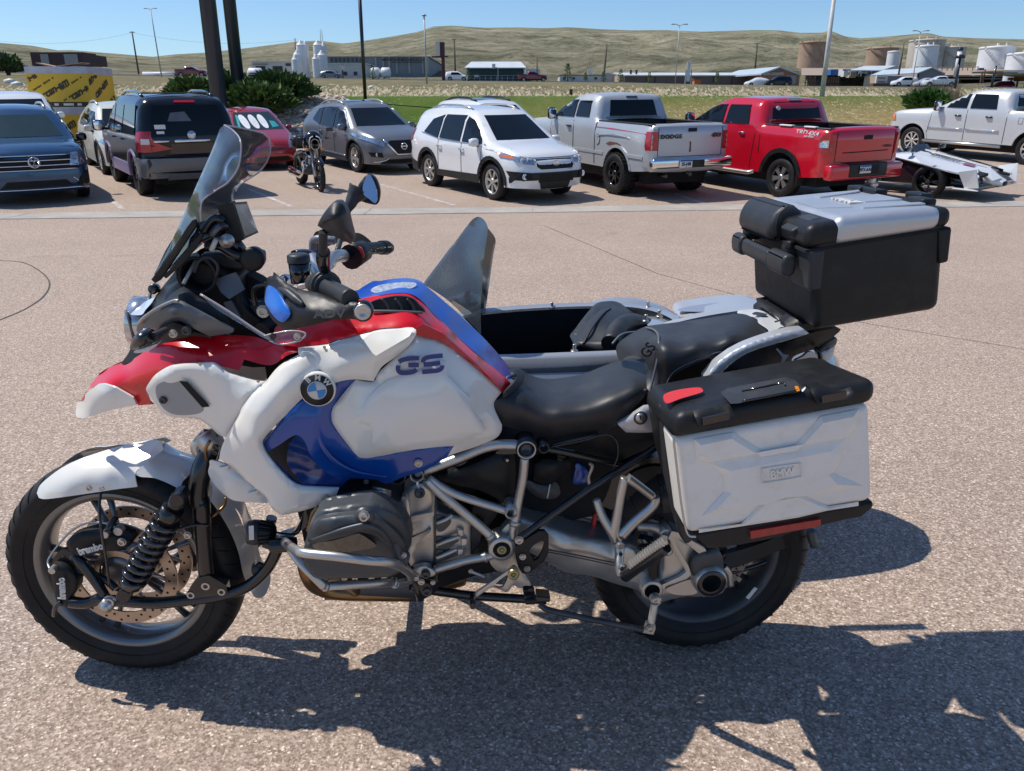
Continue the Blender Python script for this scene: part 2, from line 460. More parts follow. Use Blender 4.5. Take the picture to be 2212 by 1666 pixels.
dryc=ramp(n,[(.3,(.17,.13,.045)),(.5,(.29,.225,.10)),(.7,(.40,.31,.16))],noise(n,3,8,.75,co).outputs[0])
n.links.new(mixc(n,mm.outputs[0],lk,dryc.outputs[0]),b.inputs['Base Color'])
M['lawn']=m
def zl(x,y):return zg(x,y)+.03*mn.noise(Vector((x*.8,y*.8,0)))
sheet('lawn','lawn',list(range(-90,91,2)),[34.85,35.4,36,37,38,39,40,41,42.5,44,46,48],zl,'mown grass bank behind the parking lot')
M['field']=grassmat('field_grass',(.105,.115,.05),(.19,.165,.095),(.26,.215,.14),.25,5,.9)[0]
def zf(x,y):return zg(x,y)+.25*mn.noise(Vector((x*.12,y*.12,3)))*min(1,(y-48)/20)*min(1,(160-y)/15)
sheet('field','field',list(range(-140,141,3)),list(np.linspace(48,160,40)),zf,'rough dry grass field between the lot and the road')
mb=MB();x=-60.0
kb=empty('kerb',kind='structure')
while x<60:
 q=MB();q.box((x+1.48,34.78,.42+.02),(2.96,.16,.22),bev=.02);q.build('kerb_stone','gutter',kb);x+=3
M['road']=pm('road_surface',(.42,.39,.34),.8,0,0,.1,.3)
mb=MB();vs=[]
for i,x in enumerate(np.linspace(-170,170,60)):
 for y in(160,168):vs.append((x,y,zroad(x)+.12))
for i,x in enumerate(np.linspace(-170,170,60)):vs.append((x,159.9,zroad(x)-.6))
mb.add(vs,[[2*i,2*i+2,2*i+3,2*i+1]for i in range(59)]+[[120+i,121+i,2*i+2,2*i]for i in range(59)],False)
tag(mb.build('road','road'),kind='structure')
SKY_U=[-900,-300,0,70,125,150,250,330,380,441,532,637,688,740,759,841,900,918,934,973,1051,1119,1173,1224,1310,1362,1439,1516,1628,1685,1728,1774,1793,1826,1860,1918,2004,2021,2033,2107,2212,2500,3100]
SKY_V=[70,84,92.6,99,109,108,116,123,117.5,114,104,90,88,94,92,80,69.5,64,57.5,55.8,59.7,59,61,58.7,63.5,65.7,65,68.6,64.9,65.5,70.7,70.7,66,79,83,79,71,74.6,78.4,82.4,85,80,72]
ROWY=[163,185,220,270,340,430,540,660,800,950,1100,1230,1330]
ROWF=[0,.02,.07,.15,.27,.43,.57,.68,.79,.89,.96,.992,1.0]
def hillz(u,Y):
 vr=float(np.interp(u,VRU,VRV))-.5
 vsky=float(np.interp(u,SKY_U,SKY_V));f=float(np.interp(Y,ROWY,ROWF))
 p=at(u,vr+(vsky-vr)*f,Y)
 rough=float(np.interp(u,[0,700,1300,2212],[.4,.7,1.15,1.2]))
 e=min(1,(Y-163)/250)*(1-.97*min(1,max(0,(f-.86)/.12)))
 q=Vector((p.x*.0065,Y*.0042,0));w=Vector((p.x*.018,Y*.011,4))
 d=(1-abs(mn.noise(q*1.0))*2)*8+(1-abs(mn.noise(w))*2)*3.5+(1-abs(mn.noise(Vector((p.x*.045,Y*.022,9))))*2)*1-9
 p.z+=d*e*rough
 return p
hu=list(np.linspace(-900,3100,430));hy=[]
for a_,b_ in zip(ROWY,ROWY[1:]):hy+=list(np.linspace(a_,b_,9)[:-1])
hy.append(1330)
mb=MB();vs=[]
for y in hy:
 for u in hu:vs.append(hillz(u,y))
for u in hu:p=vs[-len(hu)];q=hillz(u,1330);vs.append((q.x*1.2,1600,q.z-45))
nu=len(hu)
mb.add(vs,[[j*nu+i,j*nu+i+1,(j+1)*nu+i+1,(j+1)*nu+i]for j in range(len(hy))for i in range(nu-1)],True)
m,n,b=nodes('hill_grass');co=coords(n)
r1=ramp(n,[(.34,(.17,.175,.115)),(.45,(.29,.275,.19)),(.53,(.39,.355,.25)),(.66,(.54,.48,.36))],noise(n,.018,12,.72,co,.4).outputs[0])
r2=ramp(n,[(.38,(.50,.54,.46)),(.47,(.92,.94,.9)),(.60,(1.18,1.15,1.08))],noise(n,.055,12,.78,co,.6).outputs[0])
r3=ramp(n,[(.54,(1,1,1)),(.62,(.42,.48,.40))],noise(n,.16,8,.7,co).outputs[0])
c=mixc(n,.8,r1.outputs[0],r2.outputs[0],'MULTIPLY');c=mixc(n,.75,c,r3.outputs[0],'MULTIPLY')
n.links.new(c,b.inputs['Base Color']);b.inputs['Roughness'].default_value=1;b.inputs['Specular IOR Level'].default_value=.05
bumpn(n,b,noise(n,.035,12,.75,co,.5).outputs[0],1.0,14)
M['hill']=m
tag(mb.build('hills','hill'),'grassy olive and tan hills on the skyline',kind='structure')
sheet('ground','field',[-3000,-900,-300,300,900,3000],[-400,-100,30,170,400,3000],lambda x,y:-4 if y<160 else-2,'ground beyond the lot')
rng=random.Random(3)
mb=MB();
for i in range(9000):
 t=rng.random();y=42.6+(1-(1-t)**.35)*60 if i%3 else rng.uniform(41.5,47)
 x=rng.uniform(-.72,.72)*(y+4)
 h=rng.uniform(.06,.20)*(1+.3*(y>46));w=rng.uniform(.03,.10)*(1+y/70);z=zg(x,y)-.03
 if y<46.5:h*=.35+.65*max(0,(y-44)/3)
 dx=rng.uniform(-.15,.15);
 mb.add([(x-w,y,z),(x+w,y,z),(x+dx,y+h*2.2,z+h)],[[0,1,2]],False,rng.choice((0,0,1,2)))
M['straw']=pm('straw',(.36,.29,.18),.9);M['straw2']=pm('pale_straw',(.48,.40,.29),.9);M['weed']=pm('weed',(.10,.13,.04),.9)
tag(mb.build('field_tufts',['straw','straw2','weed']),'tall dry grass tufts along the field',kind='stuff')
mb=MB()
for i in range(15000):
 y=rng.uniform(34.9,44);x=rng.uniform(-.75,.75)*(y+3)
 if-17.5<x<-7.3 and y<41.5:continue
 h=rng.uniform(.02,.07);w=rng.uniform(.02,.06);z=zg(x,y)-.01
 dry=x+rng.uniform(-4,4)>6 and y<41
 mb.add([(x-w,y,z),(x+w,y+rng.uniform(-.05,.05),z),(x+rng.uniform(-.05,.05),y+h*2,z+h)],[[0,1,2]],False,(rng.choice((1,1,2))if dry else rng.choice((0,0,3))))
M['blade']=pm('grass_blade',(.07,.13,.018),.8);M['blade2']=pm('grass_blade_light',(.14,.19,.04),.8)
tag(mb.build('lawn_blades',['blade','straw','straw2','blade2']),'short grass blades on the bank',kind='stuff')
ico=bmesh.new();bmesh.ops.create_icosphere(ico,subdivisions=1,radius=1);ico.verts.index_update()
IV=[v.co.copy()for v in ico.verts];IF=[[v.index for v in f.verts]for f in ico.faces];ico.free()
mb=MB()
for i in range(4200):
 x=rng.uniform(-17.5,-7.4);y=rng.uniform(34.95,41.6)
 if x>-8.6+.9*math.sin(y*1.3):continue
 r=rng.uniform(.06,.15)*(1.25 if rng.random()<.2 else 1);R=Matrix.Rotation(rng.uniform(0,6),3,'Z')@Matrix.Rotation(rng.uniform(-.5,.5),3,'X')
 z=zg(x,y)+r*.3
 mb.add([R@Vector((v.x*r*rng.uniform(1.1,1.3),v.y*r,v.z*r*.62))+Vector((x,y,z))for v in IV],IF,True)
m,n,b=nodes('river_stone');co=coords(n);vo=N(n,'ShaderNodeTexVoronoi');vo.inputs['Scale'].default_value=4.5;n.links.new(co,vo.inputs['Vector'])
sp=N(n,'ShaderNodeSeparateColor');n.links.new(vo.outputs['Color'],sp.inputs[0])
r=ramp(n,[(0,(.22,.15,.10)),(.3,(.36,.27,.19)),(.6,(.46,.37,.27)),(.85,(.55,.47,.38)),(1,(.66,.62,.56))],sp.outputs[0])
n.links.new(r.outputs[0],b.inputs['Base Color']);b.inputs['Roughness'].default_value=.8;M['stone']=m
tag(mb.build('rock_bed','stone'),'bed of tan river stones under the sign pylons',kind='stuff')
M['bed_soil']=pm('bed_soil',(.22,.17,.12),.9)
sheet('planting_bed','bed_soil',[-17.5,-15,-12,-10,-8.6],[34.9,36,37,38,39,40,41,41.6],lambda x,y:zg(x,y)+.045,'earth under the river stones')
M['juniper']=pm('juniper_needles',(.06,.115,.02),.8,0,0,.3,2.2,.5,20,.03)
M['juniper2']=pm('juniper_tips',(.14,.215,.045),.8,0,0,.2,2.2)
M['bark']=pm('bark',(.12,.09,.07),.9,0,0,.2,5,.5,30,.01)
def clumps(mb,c,rad,n,size,rnd,flat=.3,tips=.35,lay=False):
 c=Vector(c)
 for i in range(n):
  while True:
   d=Vector((rnd.uniform(-1,1),rnd.uniform(-1,1),rnd.uniform(-.25 if lay else-1,1)))
   if .15<d.length<1:break
  lump=1+.28*mn.noise(Vector((d.x*2.3,d.y*2.3,d.z*2.3))+c*.7)
  d=d.normalized()*(d.length**.45)*lump
  p=c+Vector((d.x*rad[0],d.y*rad[1],d.z*rad[2]))
  s=size*rnd.uniform(.6,1.5)
  out=(Vector((d.x,d.y,abs(d.z)*.6+.35))+Vector((rnd.uniform(-.5,.5),rnd.uniform(-.5,.5),rnd.uniform(-.4,.4)))).normalized()
  side=out.cross(Vector((rnd.uniform(-1,1),rnd.uniform(-1,1),rnd.uniform(-1,1)))).normalized()
  m_=1 if rnd.random()<tips and d.z>.0 else 0
  mb.add([p-side*s*flat,p+side*s*flat,p+out*s*1.2+side*s*.1,p+out*s*.7-side*s*.35],[[0,1,2,3]],False,m_)
def shrub(name,label,cat,c,rad,n,size,mats=('juniper','juniper2'),group=None,tips=.35,seed=1,base=None):
 rnd=random.Random(seed);g=Vector((c[0],c[1],base if base is not None else zg(c[0],c[1])))
 t=empty(name,g,label,cat,group)
 mb=MB();clumps(mb,Vector(c)-g,rad,n,size,rnd,tips=tips,lay=True);mb.build('foliage',list(mats),t)
 mb=MB()
 for k in range(5):
  a=k*1.3;e=Vector((cos(a)*rad[0]*.5,sin(a)*rad[1]*.5,c[2]-g.z+rad[2]*.3))
  mb.tube([(cos(a)*.05,sin(a)*.05,-.05),e*.5+Vector((0,0,.05)),e],[size*.25,size*.16,size*.06],5)
 mb.build('stem','bark',t);return t
def px_shrub(u,v,Y,wu,hv,label,n,size,seed,**k):
 c=at(u,v,Y);s=Y/1700*1.02
 return shrub(k.pop('name','juniper_bush'),label,k.pop('cat','bush'),(c.x,c.y,c.z),(wu*s/2,wu*s/2.6,hv*s*.62),n,size,seed=seed,**k)
px_shrub(420,213,38.5,100,46,'low spreading juniper left of the nearer sign pylon',1700,.27,11,group='junipers round the sign pylons')
px_shrub(500,205,40,90,50,'juniper seen between the two sign pylons',1500,.27,12,group='junipers round the sign pylons')
px_shrub(560,224,37,128,44,'bright spreading juniper in front at the edge of the stones',2400,.27,13,group='junipers round the sign pylons',tips=.55)
px_shrub(606,199,39.5,118,44,'dark rounded juniper at the right end of the row',2200,.26,14,group='junipers round the sign pylons',tips=.2)
M['green_leaf']=pm('leaf_green',(.05,.12,.02),.7);M['green_leaf2']=pm('leaf_green_light',(.09,.2,.03),.7)
px_shrub(2002,226,36,66,24,'dark green shrub in front of the tall dry grass',900,.28,21,name='green_shrub',mats=('green_leaf','green_leaf2'))
mb=MB();rnd=random.Random(5)
for i in range(2600):
 u=rnd.gauss(2012,26);Y=rnd.uniform(37,40);p=at(max(1962,min(2066,u)),236,Y);z=zg(p.x,Y);h=rnd.uniform(.5,1.15)
 dx=rnd.uniform(-.25,.25);mb.add([(p.x-.015,Y,z),(p.x+.015,Y,z),(p.x+dx,Y+rnd.uniform(-.2,.2),z+h)],[[0,1,2]],False,rnd.choice((0,1)))
tag(mb.build('reed_grass',['straw',pm('reed',(.30,.2,.11),.9)]),'tall brown ornamental grass behind the green shrub',kind='stuff')
# ---- pylons, lamp posts, poles
M['pylon']=pm('pylon_blue',(.014,.028,.052),.4,0,.2,.06,1.5)
M['dark_post']=pm('dark_bronze',(.018,.012,.016),.35,0,.4)
M['galv']=pm('galvanised',(.42,.43,.43),.5,.3)
M['pole_wood']=pm('weathered_wood',(.16,.12,.09),.9,0,0,.2,3)
M['white_post']=pm('white_post_paint',(.62,.60,.57),.5,0,0,.2,1.2)
t=empty('sign_pylons',(-12.2,35.2,zg(-12.2,35.2)),'tall sign on two dark blue round pylons rising out of the junipers','sign')
for(u,v,Y,w)in((474,226,35.2,.66),(518,213,38.6,.56)):
 p=at(u,v,Y)-Vector(t.location);p.z=zg(*(at(u,v,Y)[:2]))-t.location.z
 mb=MB();mb.tube([p-Vector((0,0,.3)),p+Vector((0,0,17))],w/2,28);mb.build('pylon','pylon',t)
pc=Vector((-3.0,1.7,14.6));mb=MB();mb.box(pc,(6.2,1.3,4.6),bev=.1);mb.build('sign_cabinet','grey_plastic',t)
def pole(name,label,cat,u0,v0,u1,v1,Y,r,mat,group=None,head=None,r1=None):
 b_=at(u1,v1,Y);tp=at(u0,v0,Y);tp.x=b_.x+(tp.x-b_.x)*1.0
 t=empty(name,b_,label,cat,group);mb=MB();top=tp-b_
 mb.tube([(0,0,-.6),top],[r,r1 or r*.7],10);mb.build('post',mat,t)
 if head:
  mb=MB();s=head[0]
  if head[1]=='twin':
   for q in(-1,1):
    mb.tube([top,top+Vector((q*s*.6,0,s*.25)),top+Vector((q*s,0,s*.3))],s*.07,6)
    mb.box(top+Vector((q*s*1.25,0,s*.28)),(s*.7,s*.4,s*.18),bev=s*.05)
  elif head[1]=='cross':mb.box(top+Vector((0,0,-s*.3)),(s*2,.12,.14));
  elif head[1]=='round':mb.lathe(top,(0,0,1),[(0,0),(.0,s*.5),(s*.25,s*.5),(s*.4,0)],12)
  elif head[1]=='arm':mb.tube([top,top+Vector((s*.4,0,s*.25)),top+Vector((s,0,s*.3))],.06,6);mb.box(top+Vector((s*1.1,0,s*.3)),(.5,.3,.14),bev=.04)
  mb.build('lamp_head' if head[1]!='cross' else 'crossarm',mat,t)
 return t
pole('light_pole','black light pole standing behind the grey crossover','light pole',775,-40,789,214,40,.085,'dark_post',r1=.085)
pole('light_pole','thick pale light pole standing behind the red pickup','light pole',1806,-40,1775,213,42,.13,'white_post',r1=.09)
pole('light_pole','thin grey light pole with twin heads left of the dark pylons','light pole',325,21,349,163,150,.12,'galv',head=(.7,'twin'))
pole('light_pole','thin grey light pole with a small round head left of the maroon sign','light pole',916,35,922,177,110,.12,'galv',head=(.6,'round'))
pole('light_pole','grey light pole with curved twin arms behind the long brown shed','light pole',1468,56,1458,186,150,.08,'galv',head=(.9,'twin'))
pole('light_pole','light pole with two bright floodlights in front of the round tanks','light pole',1989,70,1969,188,150,.085,'galv',head=(.9,'twin'))
G_='wooden utility poles along the far side of the road'
pole('utility_pole','leaning utility pole left of the twin-headed light pole','utility pole',285,68,299,154,190,.2,'pole_wood',G_,head=(.6,'cross'))
pole('utility_pole','utility pole above the white storage silos','utility pole',637,83,641,160,230,.17,'pole_wood',G_)
pole('utility_pole','utility pole right of the maroon sign','utility pole',981,84,984,162,190,.2,'pole_wood',G_,head=(.5,'cross'))
pole('utility_pole','short utility pole right of the green shed','utility pole',1160,125,1160,176,170,.14,'pole_wood',G_)
pole('utility_pole','utility pole rising behind the long white trailer','utility pole',1311,95,1305,158,180,.22,'pole_wood',G_)
pole('utility_pole','utility pole left of the brown gabled building','utility pole',1636,93,1631,152,190,.2,'pole_wood',G_,head=(.6,'cross'))
pole('utility_pole','leaning utility pole in front of the grey gabled shed','utility pole',1953,92,1942,156,190,.2,'pole_wood',G_)
pole('signal_post','black post with a dark lamp box on top right of the gabled shed','post',2074,126,2060,206,100,.2,'dark_post',head=(1.1,'round'))
pole('signal_post','black T-shaped post before the white tanks','post',2152,142,2141,190,120,.2,'dark_post',head=(3.2,'cross'))
t=empty('radio_mast',at(695,90,1330),'faint lattice mast on the hilltop above the silos','mast')
mb=MB()
for dx in(-2,2):mb.tube([(dx,0,-5),(dx*.6,0,19)],.35,5)
for k in range(6):mb.tube([(-2+.1*k,0,k*3),(2-.1*k,0,k*3+3)],.2,4)
mb.build('lattice','galv',t)
M['wire']=pm('wire',(.08,.08,.09),.6)
for(u0,v0,u1,v1,Y,sag,lb)in((-60,80,286,71,192,5,'thin power line left of the leaning utility pole'),(286,71,640,86,192,4,'thin power line crossing behind the two dark pylons'),(640,86,985,90,192,5,'thin power line from the silos to the maroon sign')):
 a_,b_=at(u0,v0,Y),at(u1,v1,Y);pts=[]
 for i in range(13):
  f=i/12;p=a_.lerp(b_,f);p.z-=sag*.35*4*f*(1-f);pts.append(p)
 mb=MB();mb.tube(pts,.016,4);tag(mb.build('power_line','wire'),lb,'power line','power lines above the road')
# ----------------------------------------------------------
def bm_(name,col,rough=.7,metal=0,dirt=None,vs=.4):
 M[name]=pm(name,col,rough,metal,0,.06,vs,dirt=dirt);return name
bm_('wall_white',(.62,.61,.58),dirt=((.4,.36,.3),.35,.5));bm_('wall_grey',(.22,.24,.25));bm_('wall_green',(.025,.06,.065));bm_('wall_brown',(.20,.135,.115))
bm_('wall_tan',(.50,.37,.27));bm_('wall_cow',(.29,.155,.105));bm_('roof_white',(.62,.66,.68),.5,.2);bm_('roof_pale',(.47,.55,.60),.5,.2);bm_('door_dark',(.06,.035,.04))
bm_('tank_white',(.70,.71,.72),.5,0,((.5,.45,.38),.2,.4));bm_('rust_tank',(.40,.27,.19),.8,0,((.26,.09,.035),.22,.95));bm_('cream_tank',(.55,.49,.42),.7,0,((.30,.14,.08),.18,.8))
bm_('dirt_ground',(.34,.26,.20),.9);bm_('shed_grey',(.20,.20,.215));bm_('pilaster',(.36,.36,.36));bm_('window_dark',(.03,.035,.04),.2);bm_('maroon',(.085,.012,.02),.4);bm_('rust_steel',(.13,.06,.035),.8)
bm_('orange_box',(.50,.15,.05));bm_('blue_box',(.03,.12,.35));bm_('brown_sign',(.06,.03,.035));bm_('panel_grey',(.30,.30,.31))
def fr(u,v,Y,base):return at(u,v,Y)-base
def pbox(mb,u0,v0,u1,v1,Y,depth,base,below=0.,m=0):
 a=at(u0,v1,Y);b=at(u1,v0,Y);
 x0=at(u0,(v0+v1)/2,Y).x;x1=at(u1,(v0+v1)/2,Y).x
 z0,z1=a.z-below,b.z
 mb.box(Vector(((x0+x1)/2,Y+depth/2,(z0+z1)/2))-base,(abs(x1-x0),depth,z1-z0),m=m)
def thing(name,label,cat,u,v,Y,group=None):return empty(name,at(u,v,Y),label,cat,group)
def part(name,mat,t,*boxes,m=None):
 for(u0,v0,u1,v1,Y,d,*r)in boxes:mb=MB();pbox(mb,u0,v0,u1,v1,Y,d,t.location,r[0]if r else 0);o=mb.build(name,mat,t)
 return o
def gable(mb,u0,u1,veave,vridge,Y,depth,base,uR=None,over=.3,th=.25,m=0):
 """roof with ridge running away from the camera"""
 a,b_=at(u0,veave,Y),at(u1,veave,Y);r=at(uR or(u0+u1)/2,vridge,Y)
 for p,q in((a,r),(r,b_)):
  p=Vector((p.x,0,p.z))-Vector((base.x,0,base.z));q=Vector((q.x,0,q.z))-Vector((base.x,0,base.z));y0=Y-over-base.y;y1=Y+depth-base.y
  mb.add([(p.x,y0,p.z),(q.x,y0,q.z),(q.x,y1,q.z),(p.x,y1,p.z),(p.x,y0,p.z-th),(q.x,y0,q.z-th),(q.x,y1,q.z-th),(p.x,y1,p.z-th)],
               [[0,1,2,3],[4,7,6,5],[0,4,5,1],[1,5,6,2],[2,6,7,3],[3,7,4,0]],False,m)
def gwall(mb,u0,u1,veave,vridge,Y,base,uR=None,m=0):
 a,b_,r=at(u0,veave,Y)-base,at(u1,veave,Y)-base,at(uR or(u0+u1)/2,vridge,Y)-base
 mb.add([a,b_,r,a+Vector((0,.3,0)),b_+Vector((0,.3,0)),r+Vector((0,.3,0))],[[0,1,2],[5,4,3],[0,3,4,1],[1,4,5,2],[2,5,3,0]],False,m)
def blockrow(h,L,n,d):
 vs,fs=[],[];r_=random.Random(n)
 for i in range(n):
  if r_.random()<.12:continue
  x=-L/2+L*(i+.5)/n;w_=L/n*.36;hh_=h*r_.uniform(.35,.5);k=len(vs)
  vs+=[(x-w_,-hh_,d),(x+w_,-hh_*r_.uniform(.6,1),d),(x+w_*r_.uniform(.6,1),hh_,d),(x-w_,hh_*r_.uniform(.6,1),d)];fs.append([k,k+1,k+2,k+3])
 return vs,fs
def ptext(s,u,v,Y,hpx,wpx,mat,t,name='lettering',bold=.02):
 vs,fs=text_mesh(s,1,.06,bold=bold)if s else blockrow(1,14,18,.06);w=max(p[0]for p in vs)-min(p[0]for p in vs);h=1.0
 k=Y/1640;H=hpx*k;W=wpx*k
 vs=[(p[0]/w*W,p[1]*H,p[2])for p in vs]
 mb=MB();mb.add(put(vs,at(u,v,Y)-t.location,(1,0,0),(0,0,1)),fs,False);return mb.build(name,mat,t)
Y=185
t=thing('workshop','low off-white workshop with two dark bay doors left of the silos','building',590,168,Y)
part('wall','wall_white',t,(545,134,632,170,Y,14,1));part('roof','roof_white',t,(543,132,634,134.3,Y-.4,15))
for u in(562,599):part('bay_door','door_dark',t,(u-9,143,u+12,168,Y-.1,.3))
ptext(None,563,139,Y-.15,3.2,28,'shed_grey',t)
part('window','window_dark',t,(617,137,628,143,Y-.1,.3))
t=thing('tanker_truck','white tanker truck with red lettering half hidden behind the second pylon','truck',552,168,172)
mb=MB();a=at(536,159,172)-t.location;b_=at(567,159,172)-t.location;mb.tube([a,a+Vector((.3,0,0)),b_-Vector((.3,0,0)),b_],[.6,1.05,1.05,.6],14);mb.build('tank','tank_white',t)
part('stripe','maroon',t,(538,157.5,562,159.5,170.8,.1));part('chassis','window_dark',t,(536,164,570,167,171.5,2));part('cab','wall_white',t,(567,154,575,166,171.2,2.2))
mb=MB();[mb.cyl(at(u,167,171)-t.location,(0,1,0),.5,.5)for u in(541,548,571)];mb.build('wheel','tyre',t)
G_='white storage silos beside the workshop'
for i,(u,w,vt,Y,lab)in enumerate(((655,17,110,182,'tall white silo at the back of the left cluster'),(665,12,111,184,'slender white silo right of the tallest in the left cluster'),(691,17,110,183,'tall white silo at the back of the right cluster'),(704,11,112,185,'slender white silo at the right end of the silos'),
 (646,15,127,179,'mid-height white silo of the left cluster'),(698,16,128,179,'mid-height white silo of the right cluster'),(641,14,136,176,'short white silo in front of the left cluster'),(685,14,135,176,'short white silo in front of the right cluster'))):
 t=thing('silo',lab,'silo',u,170,Y,G_);k=Y/1640;r=w*k/2;h=(170-vt)*k
 mb=MB();mb.lathe((0,0,-.5),(0,0,1),[(0,r),(h+.3,r),(h+.5,r*.97)],22);
 for q in range(1,5):mb.lathe((0,0,h*q/5),(0,0,1),[(0,r),(.04,r*1.02),(.1,r*1.02),(.14,r)],22)
 mb.build('shell','tank_white',t);mb=MB();mb.lathe((0,0,h),(0,0,1),[(0,r*1.03),(.5+r*.25,.25),(.7+r*.25,.2),(.7+r*.25,0)],22);mb.build('cone_top','tank_white',t)
Y=215
t=thing('long_hall','long grey flat-roofed hall with pale pilasters and dark lettering','building',820,160,Y)
part('wall','wall_grey',t,(706,123,926,160,Y,40,2));part('roof_edge','shed_grey',t,(704,122,928,124,Y-.4,41))
for u in(828,841,884,885+28,857,785,812,928-4):part('pilaster','pilaster',t,(u-1.8,124.2,u+1.8,159.5,Y-.35,.5))
ptext('MIDWESTERN MECHANICAL, INC.',873,129.5,Y-.75,4.2,84,'ink',t);ptext(None,880,134.5,Y-.75,2,58,'ink',t)
for u in range(714,780,9):part('window','window_dark',t,(u,126,u+4,134,Y-.3,.4))
Y=200
t=thing('low_annex','low white annex in front of the long grey hall','building',750,170,Y)
part('wall','wall_white',t,(708,139,792,170,Y,10,1));part('roof','roof_white',t,(706,137,794,139.3,Y-.4,11))
for u in(722,742,764):part('window','window_dark',t,(u,155,u+8,163,Y-.12,.3))
t=thing('pylon_sign','small red and white roadside sign in front of the white annex','sign',740,170,172);part('post','maroon',t,(738.5,142,741,170,172,.3));part('sign_board','wall_white',t,(735,142,744,152,171.8,.3))
for u,lab in((811,'left of the two white propane tanks by the road'),(834,'right of the two white propane tanks by the road')):
 t=thing('propane_tank',lab,'tank',u,170,172,'white propane tanks');mb=MB();L=10*172/1640
 mb.tube([(-L,0,1.1),(-L*.9,0,1.1),(-L*.7,0,1.1),(L*.7,0,1.1),(L*.9,0,1.1),(L,0,1.1)],[.15,.7,1.0,1.0,.7,.15],16);mb.build('shell','tank_white',t)
 mb=MB();[mb.box((q*L*.5,0,.1),(.3,1.2,.6))for q in(-1,1)];mb.build('leg','wall_white',t)
t=thing('pole_sign','maroon pole sign with a white face on its left and short wings','sign',958,172,150)
part('post','maroon',t,(954,118,961,174,150,.6));part('sign_face','wall_white',t,(941,90,950,121,149.6,.8));part('sign_back','maroon',t,(950.4,91,960,122,149.8,1.2));part('wing','maroon',t,(933,121.5,953,124.5,149.6,1),(961,121,968,124,149.6,1))
Y=172
t=thing('open_shed','dark green shed with a white sloping roof behind a wire fence','building',1070,175,Y)
part('wall','wall_green',t,(1009,145,1132,176,Y,14,1));mb=MB();a,b_=at(1003,146,Y-1)-t.location,at(1137,146,Y-1)-t.location;c_,d_=a+Vector((1,9,1.55)),b_+Vector((-1,9,1.55))
mb.add([a,b_,d_,c_,a-Vector((0,0,.15)),b_-Vector((0,0,.15)),d_-Vector((0,0,.15)),c_-Vector((0,0,.15))],[[0,1,2,3],[7,6,5,4],[0,4,5,1],[1,5,6,2],[3,2,6,7],[0,3,7,4]],False);mb.build('roof','roof_white',t)
part('corner_trim','wall_white',t,(1007,146,1009.5,176,Y-.15,.3),(1131,146,1133.5,176,Y-.15,.3),(1075,146,1076.5,176,Y-.15,.3));part('roof_vent','roof_white',t,(1063,138,1070,148,Y-1.2,.8))
part('window','wall_white',t,(1025,162,1034,167,Y-.1,.2))
t=thing('wire_fence','thin wire fence with posts along the front of the green shed','fence',1070,177,169)
for u in range(1000,1145,12):part('post','galv',t,(u,163,u+.9,177,169,.1))
part('rail','galv',t,(1000,163,1145,163.6,169,.06),(1000,169,1145,169.5,169,.06))
t=thing('far_shed','small pale blue shed far right of the green shed','building',1150,157,260);part('wall','roof_pale',t,(1135,149,1166,158,260,10,1))
t=thing('billboard','small white billboard at the left end of the white trailers','sign',1280,160,185);part('sign_board','wall_white',t,(1269,149,1283,158,185,.5));part('post','galv',t,(1275,158,1277,168,185,.3))
Y=175
t=thing('mobile_building','long white low building with a sloping roof line','building',1260,180,Y)
part('wall','wall_white',t,(1209,163,1300,181,Y,8,1));part('roof','wall_brown',t,(1208,161.5,1301,163.2,Y-.2,8.4));part('window','window_dark',t,*[(u,167,u+6,172,Y-.1,.2)for u in(1216,1236,1262,1284)])
t=thing('end_building','pale blue-white gabled building next to the white one','building',1310,180,178)
mb=MB();pbox(mb,1292,163,1334,181,178,8,t.location,1);gwall(mb,1292,1334,163,157,178,t.location);mb.build('wall','wall_white',t);mb=MB();gable(mb,1290,1336,163.5,156.5,178,8,t.location);mb.build('roof','roof_white',t)
Y=170
t=thing('long_shed','very long brown shed with a pale metal roof','building',1480,185,Y)
part('wall','wall_brown',t,(1350,162,1618,186,Y,14,1));part('end_wall','wall_tan',t,(1337,162,1350,184,Y,14,1));mb=MB();a,b_=at(1348,162.3,Y-.6)-t.location,at(1620,162.3,Y-.6)-t.location;c_,d_=a+Vector((-1.2,8,.75)),b_+Vector((0,8,.75))
mb.add([a,b_,d_,c_,a-Vector((0,0,.2)),b_-Vector((0,0,.2)),d_-Vector((0,0,.2)),c_-Vector((0,0,.2))],[[0,1,2,3],[7,6,5,4],[0,4,5,1],[1,5,6,2],[3,2,6,7],[0,3,7,4]],False);mb.build('roof','roof_white',t)
for u in(1396,1414,1478,1540,1580):part('door','door_dark',t,(u,166,u+2,184,Y-.1,.2))
for u in(1363,1375):part('roof_vent','window_dark',t,(u-2,151,u+2,161,Y+2,.6))
t=thing('highway_sign','tall narrow road sign seen edge-on before the brown shed','sign',1488,187,150);part('post','galv',t,(1480,150,1482,188,150,.3),(1492,150,1494,188,150,.3));part('sign_board','roof_white',t,(1484,134,1491,176,150,.3))
t=thing('orange_bin','orange box standing against the brown shed','container',1508,185,160);part('body','orange_box',t,(1500,171,1514,185,160,2,.5));part('lid','rust_steel',t,(1499,169.5,1515,171.3,159.8,2.3))
Y=160
t=thing('gabled_store','brown gabled store with white lettering and a roll-up door','building',1680,187,Y)
mb=MB();pbox(mb,1646,158,1727,188,Y,16,t.location,1);gwall(mb,1646,1727,158,144.5,Y,t.location,1686);mb.build('wall','wall_cow',t)
mb=MB();a=at(1646,158,Y)-t.location;q=at(1646,188,Y)-t.location;l=at(1624,159,Y+13)-t.location;lz=at(1624,186,Y+13)-t.location
